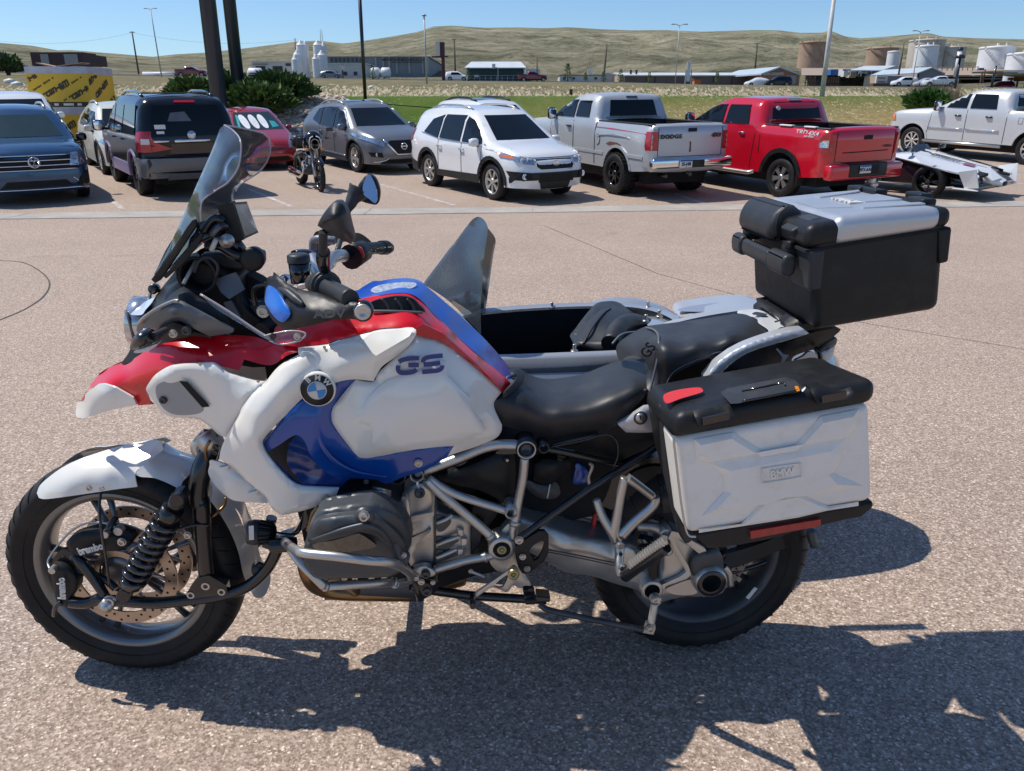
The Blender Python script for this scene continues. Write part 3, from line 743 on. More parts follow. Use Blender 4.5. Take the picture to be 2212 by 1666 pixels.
mb.add([a+Vector((-.02,0,0)),q+Vector((-.02,0,-1)),Vector((l.x,l.y,q.z-1)),Vector((l.x,l.y,a.z))],[[0,1,2,3]],False);mb.build('side_wall','wall_tan',t)
mb=MB();r_=at(1686,143.6,Y-.5)-t.location;e=at(1644,159,Y-.5)-t.location;rb=r_+Vector((-3.5,16,0));eb=e+Vector((-3.5,16,0));e2=at(1729,159.5,Y-.5)-t.location;e2b=e2+Vector((-3.5,16,0));T_=Vector((0,0,-.25))
for A,Bq,C_,D in((e,r_,rb,eb),(r_,e2,e2b,rb)):mb.add([A,Bq,C_,D,A+T_,Bq+T_,C_+T_,D+T_],[[0,1,2,3],[7,6,5,4],[0,4,5,1],[1,5,6,2],[2,6,7,3],[3,7,4,0]],False)
mb.build('roof','roof_pale',t)
ptext('COW COUNTRY',1671,160,Y-.3,4.6,40,'off_white',t);part('roll_up_door','panel_grey',t,(1698,163,1719,183,Y-.12,.3));part('door','wall_white',t,(1633,166,1641,181,Y-.2+8,.3))
mb=MB();vs=[]
for i,u in enumerate(np.linspace(1730,2420,24)):
 for v,Yd in((165,250),(157,290),(149,330)):
  p=hillz(float(u),Yd);vs.append((p.x,p.y,max(p.z,at(float(u),v,Yd).z)+.3))
mb.add(vs,[[3*i+j,3*i+3+j,3*i+4+j,3*i+1+j]for i in range(23)for j in(0,1)],True);tag(mb.build('dirt_yard','dirt_ground'),kind='structure')
Y=215
t=thing('open_shelter','open-sided pale-roofed shelter with vehicles under it','building',1880,164,Y)
mb=MB();a,b_=at(1836,151.5,Y)-t.location,at(1908,151.5,Y)-t.location;c_,d_=at(1868,142.5,Y+8)-t.location,at(1935,142,Y+8)-t.location
mb.add([a,b_,d_,c_,a+T_,b_+T_,d_+T_,c_+T_],[[0,1,2,3],[7,6,5,4],[0,4,5,1],[1,5,6,2],[2,6,7,3],[3,7,4,0]],False);mb.build('roof','roof_white',t)
part('post','galv',t,*[(u,151,u+1.5,165,Y+.5,.3)for u in(1837,1860,1882,1905)]);part('back_wall','door_dark',t,(1840,152,1904,164,Y+9,.3))
mb=MB();p0,p1,p2=at(1906,165,Y)-t.location,at(1906,151,Y)-t.location,at(1935,142,Y+8)-t.location;p3=at(1948,150,Y+9)-t.location;p4=Vector((p3.x,p3.y,p0.z));mb.add([p0,p1,p2,p3,p4],[[0,1,2,3,4]],False);mb.build('end_wall','shed_grey',t)
t=thing('tank_truck','chrome tank truck parked under the shelter','truck',1868,162,Y+3);mb=MB();a=at(1857,158,Y+3)-t.location;b_=at(1884,158,Y+3)-t.location;mb.tube([a,b_],1.0,12);mb.build('tank','steel',t);part('chassis','window_dark',t,(1856,160,1885,163,Y+2,2))
mb=MB();[mb.cyl(at(u,163,Y+1.8)-t.location,(0,1,0),.5,.5)for u in(1859,1865,1881)];mb.build('wheel','tyre',t)
Y=200
t=thing('gabled_shed','grey gabled metal shed beside the parked cars','building',2000,182,Y)
mb=MB();pbox(mb,1984,157,2040,182,Y,18,t.location,2);gwall(mb,1984,2040,157,145.5,Y,t.location,2015);mb.build('wall','shed_grey',t)
mb=MB();r_=at(2015,144.8,Y-.5)-t.location;e=at(1982,157.5,Y-.5)-t.location;e2=at(2042,158,Y-.5)-t.location;sh=Vector((-5.5,18,0))
for A,Bq in((e,r_),(r_,e2)):mb.add([A,Bq,Bq+sh,A+sh,A+T_,Bq+T_,Bq+sh+T_,A+sh+T_],[[0,1,2,3],[7,6,5,4],[0,4,5,1],[1,5,6,2],[2,6,7,3],[3,7,4,0]],False)
mb.build('roof','roof_pale',t);mb=MB();l=e+sh*.95;mb.add([e,l,Vector((l.x,l.y,-2)),Vector((e.x,e.y,-2))],[[0,1,2,3]],False);mb.build('side_wall','wall_tan',t)
t=thing('cargo_trailer','grey trailer body behind a pink and white loading frame','trailer',1930,180,185);part('body','shed_grey',t,(1917,164,1975,180,186,3,1));part('front_panel','wall_white',t,(1893,163,1917,184,184,.6));part('frame','maroon',t,(1897,168,1913,169.5,183.8,.2),(1897,176,1913,177.5,183.8,.2));part('base','rust_steel',t,(1886,180,1925,187,183,2))
t=thing('steel_racks','rusty steel storage racks in the grass right of the brown store','rack',1780,190,165)
mb=MB();rnd=random.Random(8)
for u in list(range(1740,1762,5))+list(range(1776,1812,5)):pbox(mb,u,165+rnd.random()*4,u+1.2,188,165,.3,t.location)
for v in(168,178):pbox(mb,1738,v,1762,v+1,165,.3,t.location);pbox(mb,1774,v,1813,v+1,165,.3,t.location)
mb.build('rack_frame','rust_steel',t);part('pallet','brown_sign',t,(1778,184,1812,190,164,1.2))
t=thing('blue_container','small blue container left of the shelter','container',1803,157,235);part('body','blue_box',t,(1795,150,1818,158,235,3,.5))
t=thing('white_container','small white cabin right of the blue container','container',1830,158,232);part('body','wall_white',t,(1820,149,1838,159,232,3,.5));part('door','window_dark',t,(1822,152,1828,158,231.8,.2))
t=thing('generator_box','pale green-white utility box by the shelter','utility box',1828,166,220);part('body','wall_white',t,(1823,153,1832,163,220,2,.3))
t=thing('utility_hut','small yellowish hut by the shelter','hut',1842,166,222);part('body','wall_tan',t,(1835,156,1850,165,222,2,.3));part('roof','roof_white',t,(1834,154,1851,156.3,221.6,2.6))
for(u,w,vt,vb,Y,mat,lab)in((1751.5,51,101,140,400,'rust_tank','rust-streaked round tank standing alone on the slope'),(1902,56,111,138,400,'rust_tank','orange rusty round tank left of the shelter roof'),(1928,24,117,139,380,'tank_white','small white tank in front of the rusty one'),
 (1996,64,97,137,380,'cream_tank','widest cream tank with a rusty rim at the back'),(1997,42,108,143,350,'tank_white','clean white tank in front of the widest cream tank'),(2051,50,109,135,380,'cream_tank','cream tank with rust runs right of the widest tank'),
 (2145,62,113,158,320,'tank_white','big white tank right of the black T-shaped post'),(2206,58,123,152,310,'tank_white','white tank cut off by the right edge of the view'),(2175,19,164,185,180,'tank_white','small upright white tank under the canopy')):
 t=thing('storage_tank',lab,'storage tank',u,vb,Y,'round storage tanks on the right');k=Y/1640;r=w*k/2;h=(vb-vt)*k
 mb=MB();mb.lathe((0,0,-4),(0,0,1),[(0,r),(h+4,r)],40);mb.build('shell',mat,t)
 mb=MB();mb.lathe((0,0,h),(0,0,1),[(-.5,r*1.0),(-.45,r*1.025),(.15,r*1.025),(.3,r*.97),(r*.09+.3,0)],40);mb.build('roof',mat,t)
 if w>30:
  mb=MB()
  for i in range(14):
   a0=radians(200+i*6);z=h-(h*i/14);mb.box((cos(a0)*r*1.03,sin(a0)*r*1.03,z),(r*.11,.7,.5),Matrix.Rotation(a0+pi/2,3,'Z'))
  mb.build('stair',mat,t);mb=MB();mb.cyl((0,0,h+r*.09+.5),(0,0,1),r*.08,1.0);mb.cyl((r*.3,-r*.4,h+.8),(0,0,1),r*.05,1.4);mb.build('roof_hatch',mat,t)
t=thing('vent_stack','white upright cylinder with a dark cap right of the gabled shed','stack',2066,158,230);mb=MB();k=230/1640;mb.tube([(0,0,-1),(0,0,40*k)],4.6*k,16);mb.build('shell','tank_white',t);mb=MB();mb.lathe((0,0,40*k),(0,0,1),[(0,5.4*k),(.5,5.4*k),(.8,4*k),(.8,0)],16);mb.build('cap','window_dark',t)
t=thing('pipe_rack','pale pipes and railings running between the tanks','pipework',2040,155,300);part('pipe','wall_tan',t,(1975,144,2116,145,300,.5),(1960,148,2060,149,300,.5),(2050,165,2212,166,240,.4),(2040,170,2180,171,235,.4));part('post','wall_tan',t,*[(u,144,u+1.2,158,300,.5)for u in range(1980,2120,11)])
t=thing('ladder_frame','steel frame with a blue sign beside the big white tank','frame',2124,170,230);part('post','rust_steel',t,(2120,155,2122,178,230,.4),(2126,150,2127.5,178,230,.4));part('sign_board','blue_box',t,(2115,147,2126,152,229.7,.3))
t=thing('canopy','pale striped canopy reaching in from the right edge of the view','canopy',2200,190,150)
mb=MB();a=at(2167,152,140)-t.location;b_=at(2300,150,140)-t.location;c_=at(2300,172,150)-t.location;d_=at(2205,168,150)-t.location;e_=a+Vector((2,14,.3));f_=b_+Vector((0,14,.3))
mb.add([a,b_,f_,e_,a-Vector((0,0,.5)),b_-Vector((0,0,.5)),c_,d_],[[0,1,2,3],[0,4,5,1],[4,7,6,5],[0,3,7,4],[3,2,6,7]],False);mb.build('roof','wall_white',t)
part('post','rust_steel',t,*[(u,170,u+1.5,192,150,.4)for u in(2184,2198,2215)]);part('beam','orange_box',t,(2180,168,2240,173,151,.5))
def conifer(u,v,Y,h,lab):
 b_=at(u,v,Y);t=empty('conifer',b_,lab,'tree','small dark conifers by the sheds');rnd=random.Random(int(u));mb=MB()
 for i in range(170):
  f=rnd.random()**.8;z=f*h;r=(1-f)*h*.28+.1;a=rnd.uniform(0,6.3);p=Vector((cos(a)*r*rnd.uniform(.5,1),sin(a)*r*rnd.uniform(.5,1),z+.2));s=h*.11
  o_=Vector((cos(a),sin(a),.5)).normalized();sd=o_.cross(Vector((rnd.uniform(-1,1),rnd.uniform(-1,1),1))).normalized();mb.add([p-sd*s*.4,p+sd*s*.4,p+o_*s],[[0,1,2]],False,rnd.random()<.2)
 mb.build('crown',['juniper','juniper2'],t);mb=MB();mb.tube([(0,0,-.3),(0,0,h*.7)],[.14,.04],6);mb.build('trunk','bark',t)
for i,(u,v,Y,h,lab)in enumerate(((1226,179,165,3.2,'tallest dark conifer left of the white low building'),(1303,180,165,2.0,'small conifer at the left of the white low building front'),(1340,181,165,2.4,'conifer between the white gabled building and the tan end wall'),(1402,184,160,2.0,'small conifer in front of the brown shed near its left door'),(1548,184,158,2.1,'conifer before the right half of the brown shed'),(1012,174,160,2.0,'pale conifer left of the green shed corner'),(1264,181,163,1.8,'short conifer before the middle of the white low building'),(788+17,171,160,2.2,'small conifer beside the two propane tanks'))):conifer(u,v,Y,h,lab)
px_shrub(16,147,140,44,30,'leafy roadside tree at the far left',700,.8,31,name='roadside_tree',cat='tree',mats=(M.setdefault('olive_leaf',pm('olive_leaf',(.10,.14,.06),.8)),'green_leaf'))
for(u0,u1,vt,vb,Y,lab,pans)in((67,180,113,142,78,'dark brown panelled box trailer behind the yellow crates',((88,105),(139,168))),(182,204,119,142,82,'narrower dark brown panelled box at the right behind the crates',((184,200),))):
 t=thing('box_trailer',lab,'trailer',(u0+u1)/2,vb,Y,'dark panelled trailers');
 mb=MB();pbox(mb,u0,vt,u1,vb,Y,2.5,t.location);mb.build('body','brown_sign',t)
 for p in pans:part('panel','panel_grey',t,(p[0],vt+4,p[1],vb-2,Y-.06,.1))
 mb=MB();pbox(mb,u0+6,vb,u1-6,vb+1.2,Y+.3,2,t.location);
 g=zg(at((u0+u1)/2,vb,Y).x,Y)
 for u in(u0+14,u1-10):
  p=at(u,vb,Y+1)-t.location;mb.tube([p,Vector((p.x,p.y,g-t.location.z))],.12,6)
 mb.build('stand','dark_post',t)
M['crate_yellow']=pm('crate_yellow',(.66,.42,.018),.55,0,.1,.05,1.5);M['crate_wrap']=pm('plastic_wrap',(.42,.43,.50),.35,0,.2,.12,2,.6,6,.05);M['crate_black']=pm('crate_print',(.045,.035,.02),.6);M['cardboard']=pm('cardboard',(.36,.22,.13),.8)
def crate(zoff,Yc,lab,top):
 uL,uR,uC=60,246,192
 base=at(uC,222,Yc);base.z=zoff;xL=at(uL,185,Yc).x;xC=at(uC,185,Yc).x;xR=at(uR,185,Yc+1.7).x
 t=empty('shipping_crate',(xC,Yc,zoff),lab,'crate','yellow printed shipping crates');W_=xC-xL;D=1.7;sl=xR-xC;hh=1.26
 A,B_,C_=Vector((-W_,.0,0)),Vector((0,0,0)),Vector((sl,D,0));Dp=A+C_
 def prism(z0,z1,o,name,mat,k=0):
  P=[A,B_,C_,Dp];c=(A+C_)/2;P=[c+(p-c)*(1+o)for p in P];mb=MB()
  mb.add([p+Vector((0,0,z0))for p in P]+[p+Vector((0,0,z1))for p in P],[[0,1,5,4],[1,2,6,5],[2,3,7,6],[3,0,4,7],[4,5,6,7],[3,2,1,0]],False);return mb.build(name,mat,t)
 prism(.16,hh-.22,0,'carton','crate_yellow');prism(0,.16,.004,'pallet_band','crate_black');prism(hh-.22,hh,.012,'plastic_cover','crate_wrap')
 ex=(B_-A).normalized();ey=Vector((0,0,1));off=ex.cross(ey)*.012
 a_=radians(28);rx=ex*cos(a_)+ey*sin(a_);ry=-ex*sin(a_)+ey*cos(a_);L=(B_-A).length
 def cl(vs,fs,o,exx,eyy,u0,u1,z0,z1,oo,eu):
  V=put(vs,o,exx,eyy);keep=[]
  ok=[u0<(v-oo).dot(eu)<u1 and z0<v.z<z1 for v in V]
  return V,[f for f in fs if all(ok[i]for i in f)]
 mb=MB()
 for(cx,cz)in((.06,.92),(.46,.60),(.88,.52)):
  vs,fs=text_mesh('can-am',.23,.004,bold=.012,shear=.25);V,F_=cl(vs,fs,A+ex*L*cx+ey*cz+off,rx,ry,.02,L-.02,.17,hh-.23,A,ex);mb.add(V,F_,False)
 for(cx,cz)in((.26,.72),(.72,.74),(.64,.30),(.22,.38)):
  vs,fs=blockrow(.07,1.0,14,.004);V,F_=cl(vs,fs,A+ex*L*cx+ey*cz+off,rx,ry,.02,L-.02,.17,hh-.23,A,ex);mb.add(V,F_,False)
 ex2=(C_-B_).normalized();off2=ex2.cross(ey)*.012;rx2=ex2*cos(a_)+ey*sin(a_);ry2=-ex2*sin(a_)+ey*cos(a_)
 for(cx,cz)in((.45,.6),(.95,.35),(.2,.95)):
  vs,fs=text_mesh('can-am',.26,.004,bold=.012,shear=.25);V,F_=cl(vs,fs,B_+ex2*D*cx+ey*cz+off2,rx2,ry2,.02,(C_-B_).length-.02,.17,hh-.23,B_,ex2);mb.add(V,F_,False)
 mb.build('lettering','crate_black',t)
 mb=MB()
 for cx in(.42,.62,.8):
  mb.box(A+ex*L*cx+ey*.08+off,(.14 if cx!=.62 else .34,.012,.07),Matrix.Rotation(atan2(ex.y,ex.x),3,'Z'))
 mb.build('symbol','off_white',t)
 if top:
  mb=MB();mb.box(A*.85+Vector((.3,.5,hh+.05)),(.7,.5,.03),Matrix.Rotation(.2,3,'Y'));mb.box(A*.4+Vector((.2,.4,hh+.07)),(.9,.5,.03),Matrix.Rotation(-.12,3,'Y'));mb.build('loose_flap','cardboard',t)
 return t
Yc=28.0;z0=zg(-15,28)
crate(z0+.1,Yc,'lower yellow crate of the stack behind the blue and black SUVs',False)
crate(z0+1.38,Yc,'upper yellow crate with a loose plastic cover on top',True)
t=thing('pipe_load','long white pipe on a low trailer drawn by the maroon pickup','trailer',350,166,163);mb=MB();a=at(309,160.5,163)-t.location;b_=at(386,160.5,163)-t.location
mb.tube([a,b_],.42,14);mb.build('pipe','tank_white',t);part('bed','rust_steel',t,(308,164.5,388,166,162.5,1));mb=MB();[mb.cyl(at(u,166.5,162.3)-t.location,(0,1,0),.35,.3)for u in(335,342)];mb.build('wheel','tyre',t)
for(u,v,Y,r,lab)in((22,178,95,.5,'pale boulder at the far left in the field'),(38,186,80,.42,'flat pale stone lying in the field at the far left'),(802,188,75,.25,'small white stone in the field behind the grey crossover')):
 p=at(u,v,Y);p.z=zg(p.x,Y);mb=MB();mb.add([Vector((q.x*r*1.5,q.y*r,q.z*r*.7+r*.2))*(1+.2*mn.noise(q*2))for q in IV],IF,True);o=tag(mb.build('boulder','off_white'),lab,'rock');o.location=p
t=thing('marker_post','short brown marker post at the lawn edge','post',1233,213,46);part('post','rust_steel',t,(1230,193,1237,215,46,.15,.3))
mb=MB()
t=thing('field_fence','thin wire fence with steel posts crossing the field on the right','fence',1900,200,120)
for u in range(1560,2140,33):part('post','rust_steel',t,(u,186+(u-1560)*.004,u+1.0,198,120,.1,.4))
part('wire','galv',t,(1560,188,2140,188.4,120,.03),(1560,193,2140,193.4,120,.03))
# ----------------------------------------------------------
class Car:
 def __init__(s,name,label,cat,spec,pose,paint,step=.16,group=None):
  s.sp=spec;s.root=empty(name,(0,0,0),label,cat,group);s.paint=paint;s.step=step
  s.L,s.hw=spec['L'],spec['W']/2;s.body();s.place(*pose)
 def place(s,X,Y,yaw,lift=0):
  sp=s.sp;xr,xf=sp['wr'][0],sp['wf'][0];c,q=cos(yaw),sin(yaw)
  def w(x,y):return(X+x*c-y*q,Y+x*q+y*c)
  h={}
  for k,(x,y)in dict(rl=(xr,.8),rr=(xr,-.8),fl=(xf,.8),fr=(xf,-.8)).items():h[k]=zg(*w(x,y))
  pitch=atan2((h['fl']+h['fr']-h['rl']-h['rr'])/2,xf-xr);roll=atan2((h['fl']+h['rl']-h['fr']-h['rr'])/2,1.6)
  zr=(h['rl']+h['rr'])/2-math.tan(pitch)*xr
  s.root.location=(X,Y,zr+lift);s.root.rotation_euler=(Matrix.Rotation(yaw,3,'Z')@Matrix.Rotation(-pitch,3,'Y')@Matrix.Rotation(roll,3,'X')).to_euler()
 def half(s,x,z):
  sp=s.sp;L=s.L;w=s.hw
  tf=max(0,(x-(L-sp.get('tf',.9)))/sp.get('tf',.9));tr=max(0,(sp.get('tr',.7)-x)/sp.get('tr',.7))
  w*=1-sp.get('nf',.16)*tf**2.2-sp.get('nr',.1)*tr**2.2
  zb=sp.get('belt',1.0);H=sp['H']
  if z>zb:w-=(z-zb)*sp.get('tumble',.32)
  else:w-=.05*((zb-.2-z)/zb)**2*(1 if z<zb-.2 else 0)
  return w
 def body(s):
  sp=s.sp;top=sp['top'];zb=sp.get('zb',.26)
  arches=[]
  bot=[]
  x0,x1=top[0][0],top[-1][0]
  bot.append((x0,top[0][1]))if False else None
  for(wx,wr)in(sp['wr'],sp['wf']):
   r=wr+sp.get('gap',.07)
   zc=wr;a0=math.asin(max(-1,min(1,(zb-zc)/r)))
   for i in range(15):
    a=pi-a0+(2*a0-pi)*i/14
    bot.append((wx+r*cos(a),zc+r*sin(a)))
  sil=smoothpts([(p[0],p[1],0,len(p)>2 and p[2])for p in top],4)
  sil=[(p[0],p[1])for p in sil]
  poly=sil+bot[::-1]
  poly2=resample2(poly,s.step)
  pts,fs=fill2(poly2,s.step)
  A=np.array(sil+[sil[-1]]);seg=np.array(sil)
  def dtop(x,z):
   a=seg[:-1];d=seg[1:]-a;L2=(d**2).sum(1)+1e-9
   t=np.clip(((x-a[:,0])*d[:,0]+(z-a[:,1])*d[:,1])/L2,0,1)
   return float(np.sqrt(((a[:,0]+t*d[:,0]-x)**2+(a[:,1]+t*d[:,1]-z)**2).min()))
  ed,ee=sp.get('edge',(.16,.09))
  def hh(x,z):
   t=min(1,dtop(x,z)/ed);return s.half(x,z)-ee*(1-sqrt(max(0,1-(1-t)**2)))
  s.hh=hh
  mb=MB()
  V=[(x,hh(x,z),z)for x,z in pts];mb.add(V,[f[::-1]for f in fs],True)
  mb.add([(x,-y,z)for x,y,z in V],fs,True)
  open_=sp.get('bed');rows=[];sd=resample2(sil,s.step*.9);
  sd=[]
  for a,b in zip(sil,sil[1:]):
   k=max(1,int(math.hypot(b[0]-a[0],b[1]-a[1])/(s.step*.9)+.5))
   sd+=[(a[0]+(b[0]-a[0])*i/k,a[1]+(b[1]-a[1])*i/k)for i in range(k)]
  sd.append(sil[-1]);Nn=12
  cr=sp.get('crown',.05)
  for i,(x,z)in enumerate(sd):
   a=sd[max(0,i-1)];b=sd[min(len(sd)-1,i+1)];tx,tz=b[0]-a[0],b[1]-a[1];l=math.hypot(tx,tz)+1e-9
   nx_,nz_=-tz/l,tx/l
   w=hh(x,z);row=[]
   for k in range(Nn+1):
    f=-1+2*k/Nn;f=math.copysign(abs(f)**.85,f);q=cr*(1-f*f)*(1 if(abs(nz_)>.5)else sp.get('crownf',1.6))
    row.append((x+nx_*q,w*f,z+nz_*q))
   rows.append(row)
  vs=[p for r in rows for p in r];F_=[]
  for i in range(len(rows)-1):
   xm=(sd[i][0]+sd[i+1][0])/2;zm=(sd[i][1]+sd[i+1][1])/2
   if open_ and open_[0]+.06<xm<open_[1]and zm>open_[2]-.12 and zm<open_[2]+.12:continue
   for k in range(Nn):F_.append([i*(Nn+1)+k,i*(Nn+1)+k+1,(i+1)*(Nn+1)+k+1,(i+1)*(Nn+1)+k])
  mb.add(vs,F_,True)
  me=mb.build('body',s.paint,s.root);
  bm=bmesh.new();bm.from_mesh(me.data);bmesh.ops.remove_doubles(bm,verts=bm.verts,dist=.004);bmesh.ops.recalc_face_normals(bm,faces=bm.faces)
  s.bvh=BVHTree.FromBMesh(bm);bm.to_mesh(me.data);bm.free();s.body_o=me
  mb=MB();mb.box((s.L/2,0,.30+.18),(s.L-.9,s.hw*2-.62,.42));mb.box((s.L/2,0,.62),(s.L-.6,s.hw*2-.5,.3))
  for wx,wr in(sp['wr'],sp['wf']):mb.lathe((wx,-s.hw+.06,wr),(0,1,0),[(0,wr+.065),(s.hw*2-.12,wr+.065)],20,a0=0,a1=pi,ref=(1,0,0))if False else mb.box((wx,0,wr+.3),(wr*2+.1,s.hw*2-.5,.5))
  mb.build('underbody','cavity',s.root)
  if open_:
   b0,b1,zr_=open_;w=s.hw-.16;dz=sp.get('beddepth',.5);mb=MB()
   mb.box(((b0+b1)/2,0,zr_-dz),(b1-b0,2*w,.05))
   for q in(-1,1):mb.box(((b0+b1)/2,q*(w+.0),zr_-dz/2),(b1-b0,.05,dz));mb.box(((b0+b1)/2,q*(s.hw-.13),zr_-.005),(b1-b0+.04,.12,.05),bev=.015)
   mb.box((b0+.02,0,zr_-dz/2),(.06,2*w,dz));mb.box((b1-.02,0,zr_-dz/2),(.05,2*w,dz));mb.build('bed_liner','black_plastic',s.root)
   mb=MB();mb.box((b0+.035,0,zr_-.01),(.10,2*w+.12,.06),bev=.02);mb.build('tailgate_cap',s.paint,s.root)
 def dec(s,name,poly,side,mat,off=.012,parent=None,th=.03,mir=False,step=None,smooth=True,label=None,ray_from=None):
  step=step or s.step*.8;out=[]
  ext=max(max(p[0]for p in poly)-min(p[0]for p in poly),max(p[1]for p in poly)-min(p[1]for p in poly))
  if ext<.75 and name!='side_window':step=min(step,.055);off+=.006
  if name=='side_window':off=max(off,.018);step=min(step,.09)
  for q in((1,-1)if mir else(1,)):
   pl=resample2(poly,step);pts,fs=fill2(pl,step)
   V=[];Bk=[]
   for(a,b)in pts:
    if side=='L':o,d=Vector((a,q*5,b)),Vector((0,-q,0))
    elif side=='R':o,d=Vector((a,-5,b)),Vector((0,1,0))
    elif side=='F':o,d=Vector((s.L+3,q*a,b)),Vector((-1,0,0))
    elif side=='B':o,d=Vector((-3,q*a,b)),Vector((1,0,0))
    elif side=='T':o,d=Vector((a,q*b,5)),Vector((0,0,-1))
    h,n_,i_,_=s.bvh.ray_cast(o,d)
    if h is None:V.append(None);Bk.append(None);continue
    n_=n_ if n_.dot(d)<0 else-n_
    nn=(n_*.5-d*.5).normalized()
    V.append(h+nn*off);Bk.append(h-nn*th)
   ok=[f for f in fs if all(V[i]is not None for i in f)]
   V=[v or Vector()for v in V];Bk=[v or Vector()for v in Bk]
   mb=MB();mb.add(V,ok,smooth)
   for(i,j)in border(ok):mb.add([V[i],V[j],Bk[j],Bk[i]],[[0,3,2,1]],False)
   out.append(mb.build(name,mat,parent or s.root,shade=False))
   if label:out[-1]['label']=label
  return out
 def line(s,pts,side,w=.012,mat='cavity',mir=False,name='panel_gap',off=.002):
  for a,b in zip(pts,pts[1:]):
   pass
  P=[]
  for a,b in zip(pts,pts[1:]):
   k=max(1,int(math.hypot(b[0]-a[0],b[1]-a[1])/.15));P+=[(a[0]+(b[0]-a[0])*i/k,a[1]+(b[1]-a[1])*i/k)for i in range(k)]
  P.append(pts[-1])
  for q in((1,-1)if mir else(1,)):
   C=[]
   for(a,b)in P:
    if side=='L':o,d=Vector((a,q*5,b)),Vector((0,-q,0))
    elif side=='R':o,d=Vector((a,-5,b)),Vector((0,1,0))
    elif side=='F':o,d=Vector((s.L+3,a,b)),Vector((-1,0,0))
    elif side=='B':o,d=Vector((-3,a,b)),Vector((1,0,0))
    else:o,d=Vector((a,b,5)),Vector((0,0,-1))
    h,n_,_,_=s.bvh.ray_cast(o,d)
    if h is not None:C.append(h-d*off)
   if len(C)>1:mb=MB();mb.tube(C,w/2,6);mb.build(name,mat,s.root)
 def pt(s,a,b,side='L'):
  o,d={'L':(Vector((a,5,b)),Vector((0,-1,0))),'R':(Vector((a,-5,b)),Vector((0,1,0))),'F':(Vector((s.L+3,a,b)),Vector((-1,0,0))),'B':(Vector((-3,a,b)),Vector((1,0,0))),'T':(Vector((a,b,5)),Vector((0,0,-1)))}[side]
  h=s.bvh.ray_cast(o,d)[0];return h if h is not None else o+d*(5-s.hw)
 def wheels(s,rim,tw=.235,rimmat='alloy',rr=.66,backmat='dark_alloy',knob=False,track=None,rimcap=None):
  base=None
  for(wx,wr)in(s.sp['wr'],s.sp['wf']):
   for q in(1,-1):
    y=q*((track or s.hw-.02)-tw/2)
    if base is None:
     mb=MB();r=wr;w=tw/2
     mb.lathe((0,0,0),(0,1,0),[(-w*.8,r*rr),(-w,r*(rr+.1)),(-w*.97,r*.92),(-w*.8,r*.985),(0,r),(w*.8,r*.985),(w*.97,r*.92),(w,r*(rr+.1)),(w*.8,r*rr)],36)
     if knob:
      for k in range(30):
       a=2*pi*k/30
       for yy in(-.8,-.35,.35,.8):mb.box((cos(a+.1*(yy>0))*r*1.005,yy*w,sin(a+.1*(yy>0))*r*1.005),(.02,w*.32,.055),Matrix.Rotation(-(a+.1*(yy>0)),3,'Y'))
     base=mb.build('wheel','tyre',s.root)
     mb=MB();R_=r*rr
     mb.lathe((0,0,0),(0,1,0),[(-w*.8,R_),(-w*.6,R_*.93),(w*.3,R_*.9),(w*.8,R_*.95),(w*.86,R_*1.03),(w*.8,R_*1.06)],30)
     mb.build('rim_barrel',rimmat if not rim.get('darkbarrel')else 'gloss_black',base)
     mb=MB();mb.lathe((0,0,0),(0,1,0),[(w*.05,R_*.93),(w*.05,0)],24);mb.build('brake','cavity',base)
     mb=MB();n_=rim['n'];sw=rim['w']
     for k in range(n_):
      for sp_ in rim.get('split',(0,)):
       a=2*pi*k/n_+.3;a2=a+sp_
       p0=Vector((cos(a)*R_*.18,w*.72,sin(a)*R_*.18));p1=Vector((cos(a2)*R_*.96,w*.78,sin(a2)*R_*.96));t_=Vector((-sin(a),0,cos(a)));t2=Vector((-sin(a2),0,cos(a2)))
       s0,s1=R_*sw*rim.get('inner',1),R_*sw;D_=Vector((0,-w*.3,0))
       P=[p0-t_*s0,p0+t_*s0,p1+t2*s1,p1-t2*s1];P2=[p+D_ for p in P]
       mb.add(P+P2,[[3,2,1,0],[4,5,6,7],[0,1,5,4],[1,2,6,5],[2,3,7,6],[3,0,4,7]],False)
     mb.lathe((0,0,0),(0,1,0),[(w*.4,R_*.3),(w*.78,R_*.27),(w*.84,R_*.14),(w*.84,0)],18)
     mb.build('spoke',rimmat,base)
     if rimcap:mb=MB();mb.cyl((0,w*.86,0),(0,1,0),R_*.12,.02);mb.build('hub_cap',rimcap,base)
     o=base
    else:o=copy_of(base,s.root)
    o.location=(wx,y,wr);o.rotation_euler=(0,random.uniform(0,1)if q>0 else random.uniform(0,1),0 if q>0 else pi)
 def mirrors(s,x,z,out=.2,size=(.14,.2,.17),mat=None,back=False):
  for q in(1,-1):
   y=q*(s.half(x,z)+out*.55);mb=MB();mb.box((x,y,z),size,bev=.06);o=mb.build('mirror',mat or s.paint,s.root)
   mb=MB();mb.box((x-size[0]/2-.002,y,z),(.008,size[1]*.85,size[2]*.8),bev=.02);mb.build('mirror_glass','mirror',o)
   mb=MB();mb.tube([(x-.0,q*(s.half(x,z)-.08),z-.09),(x,y,z-.05)],.028,8);mb.build('mirror_arm','black_plastic',o)
 def plate(s,x,y,z,side,label=None,txt='',mat='off_white',col='ink',size=(.305,.155),up='blue_box'):
  sg=1 if side=='F' else-1;mb=MB();mb.box((x,y,z),(.012,size[0],size[1]),bev=.004);o=mb.build('licence_plate',mat,s.root)
  mb=MB();mb.box((x+sg*.008,y,z+size[1]*.38),(.004,size[0]*.96,size[1]*.2));mb.build('plate_band',up,o)
  if txt:vs,fs=text_mesh(txt,.065,.003,bold=.003);mb=MB();mb.add(put(vs,(x+sg*.009,y,z-.01),(0,sg,0),(0,0,1)),fs,False);mb.build('plate_lettering',col,o)
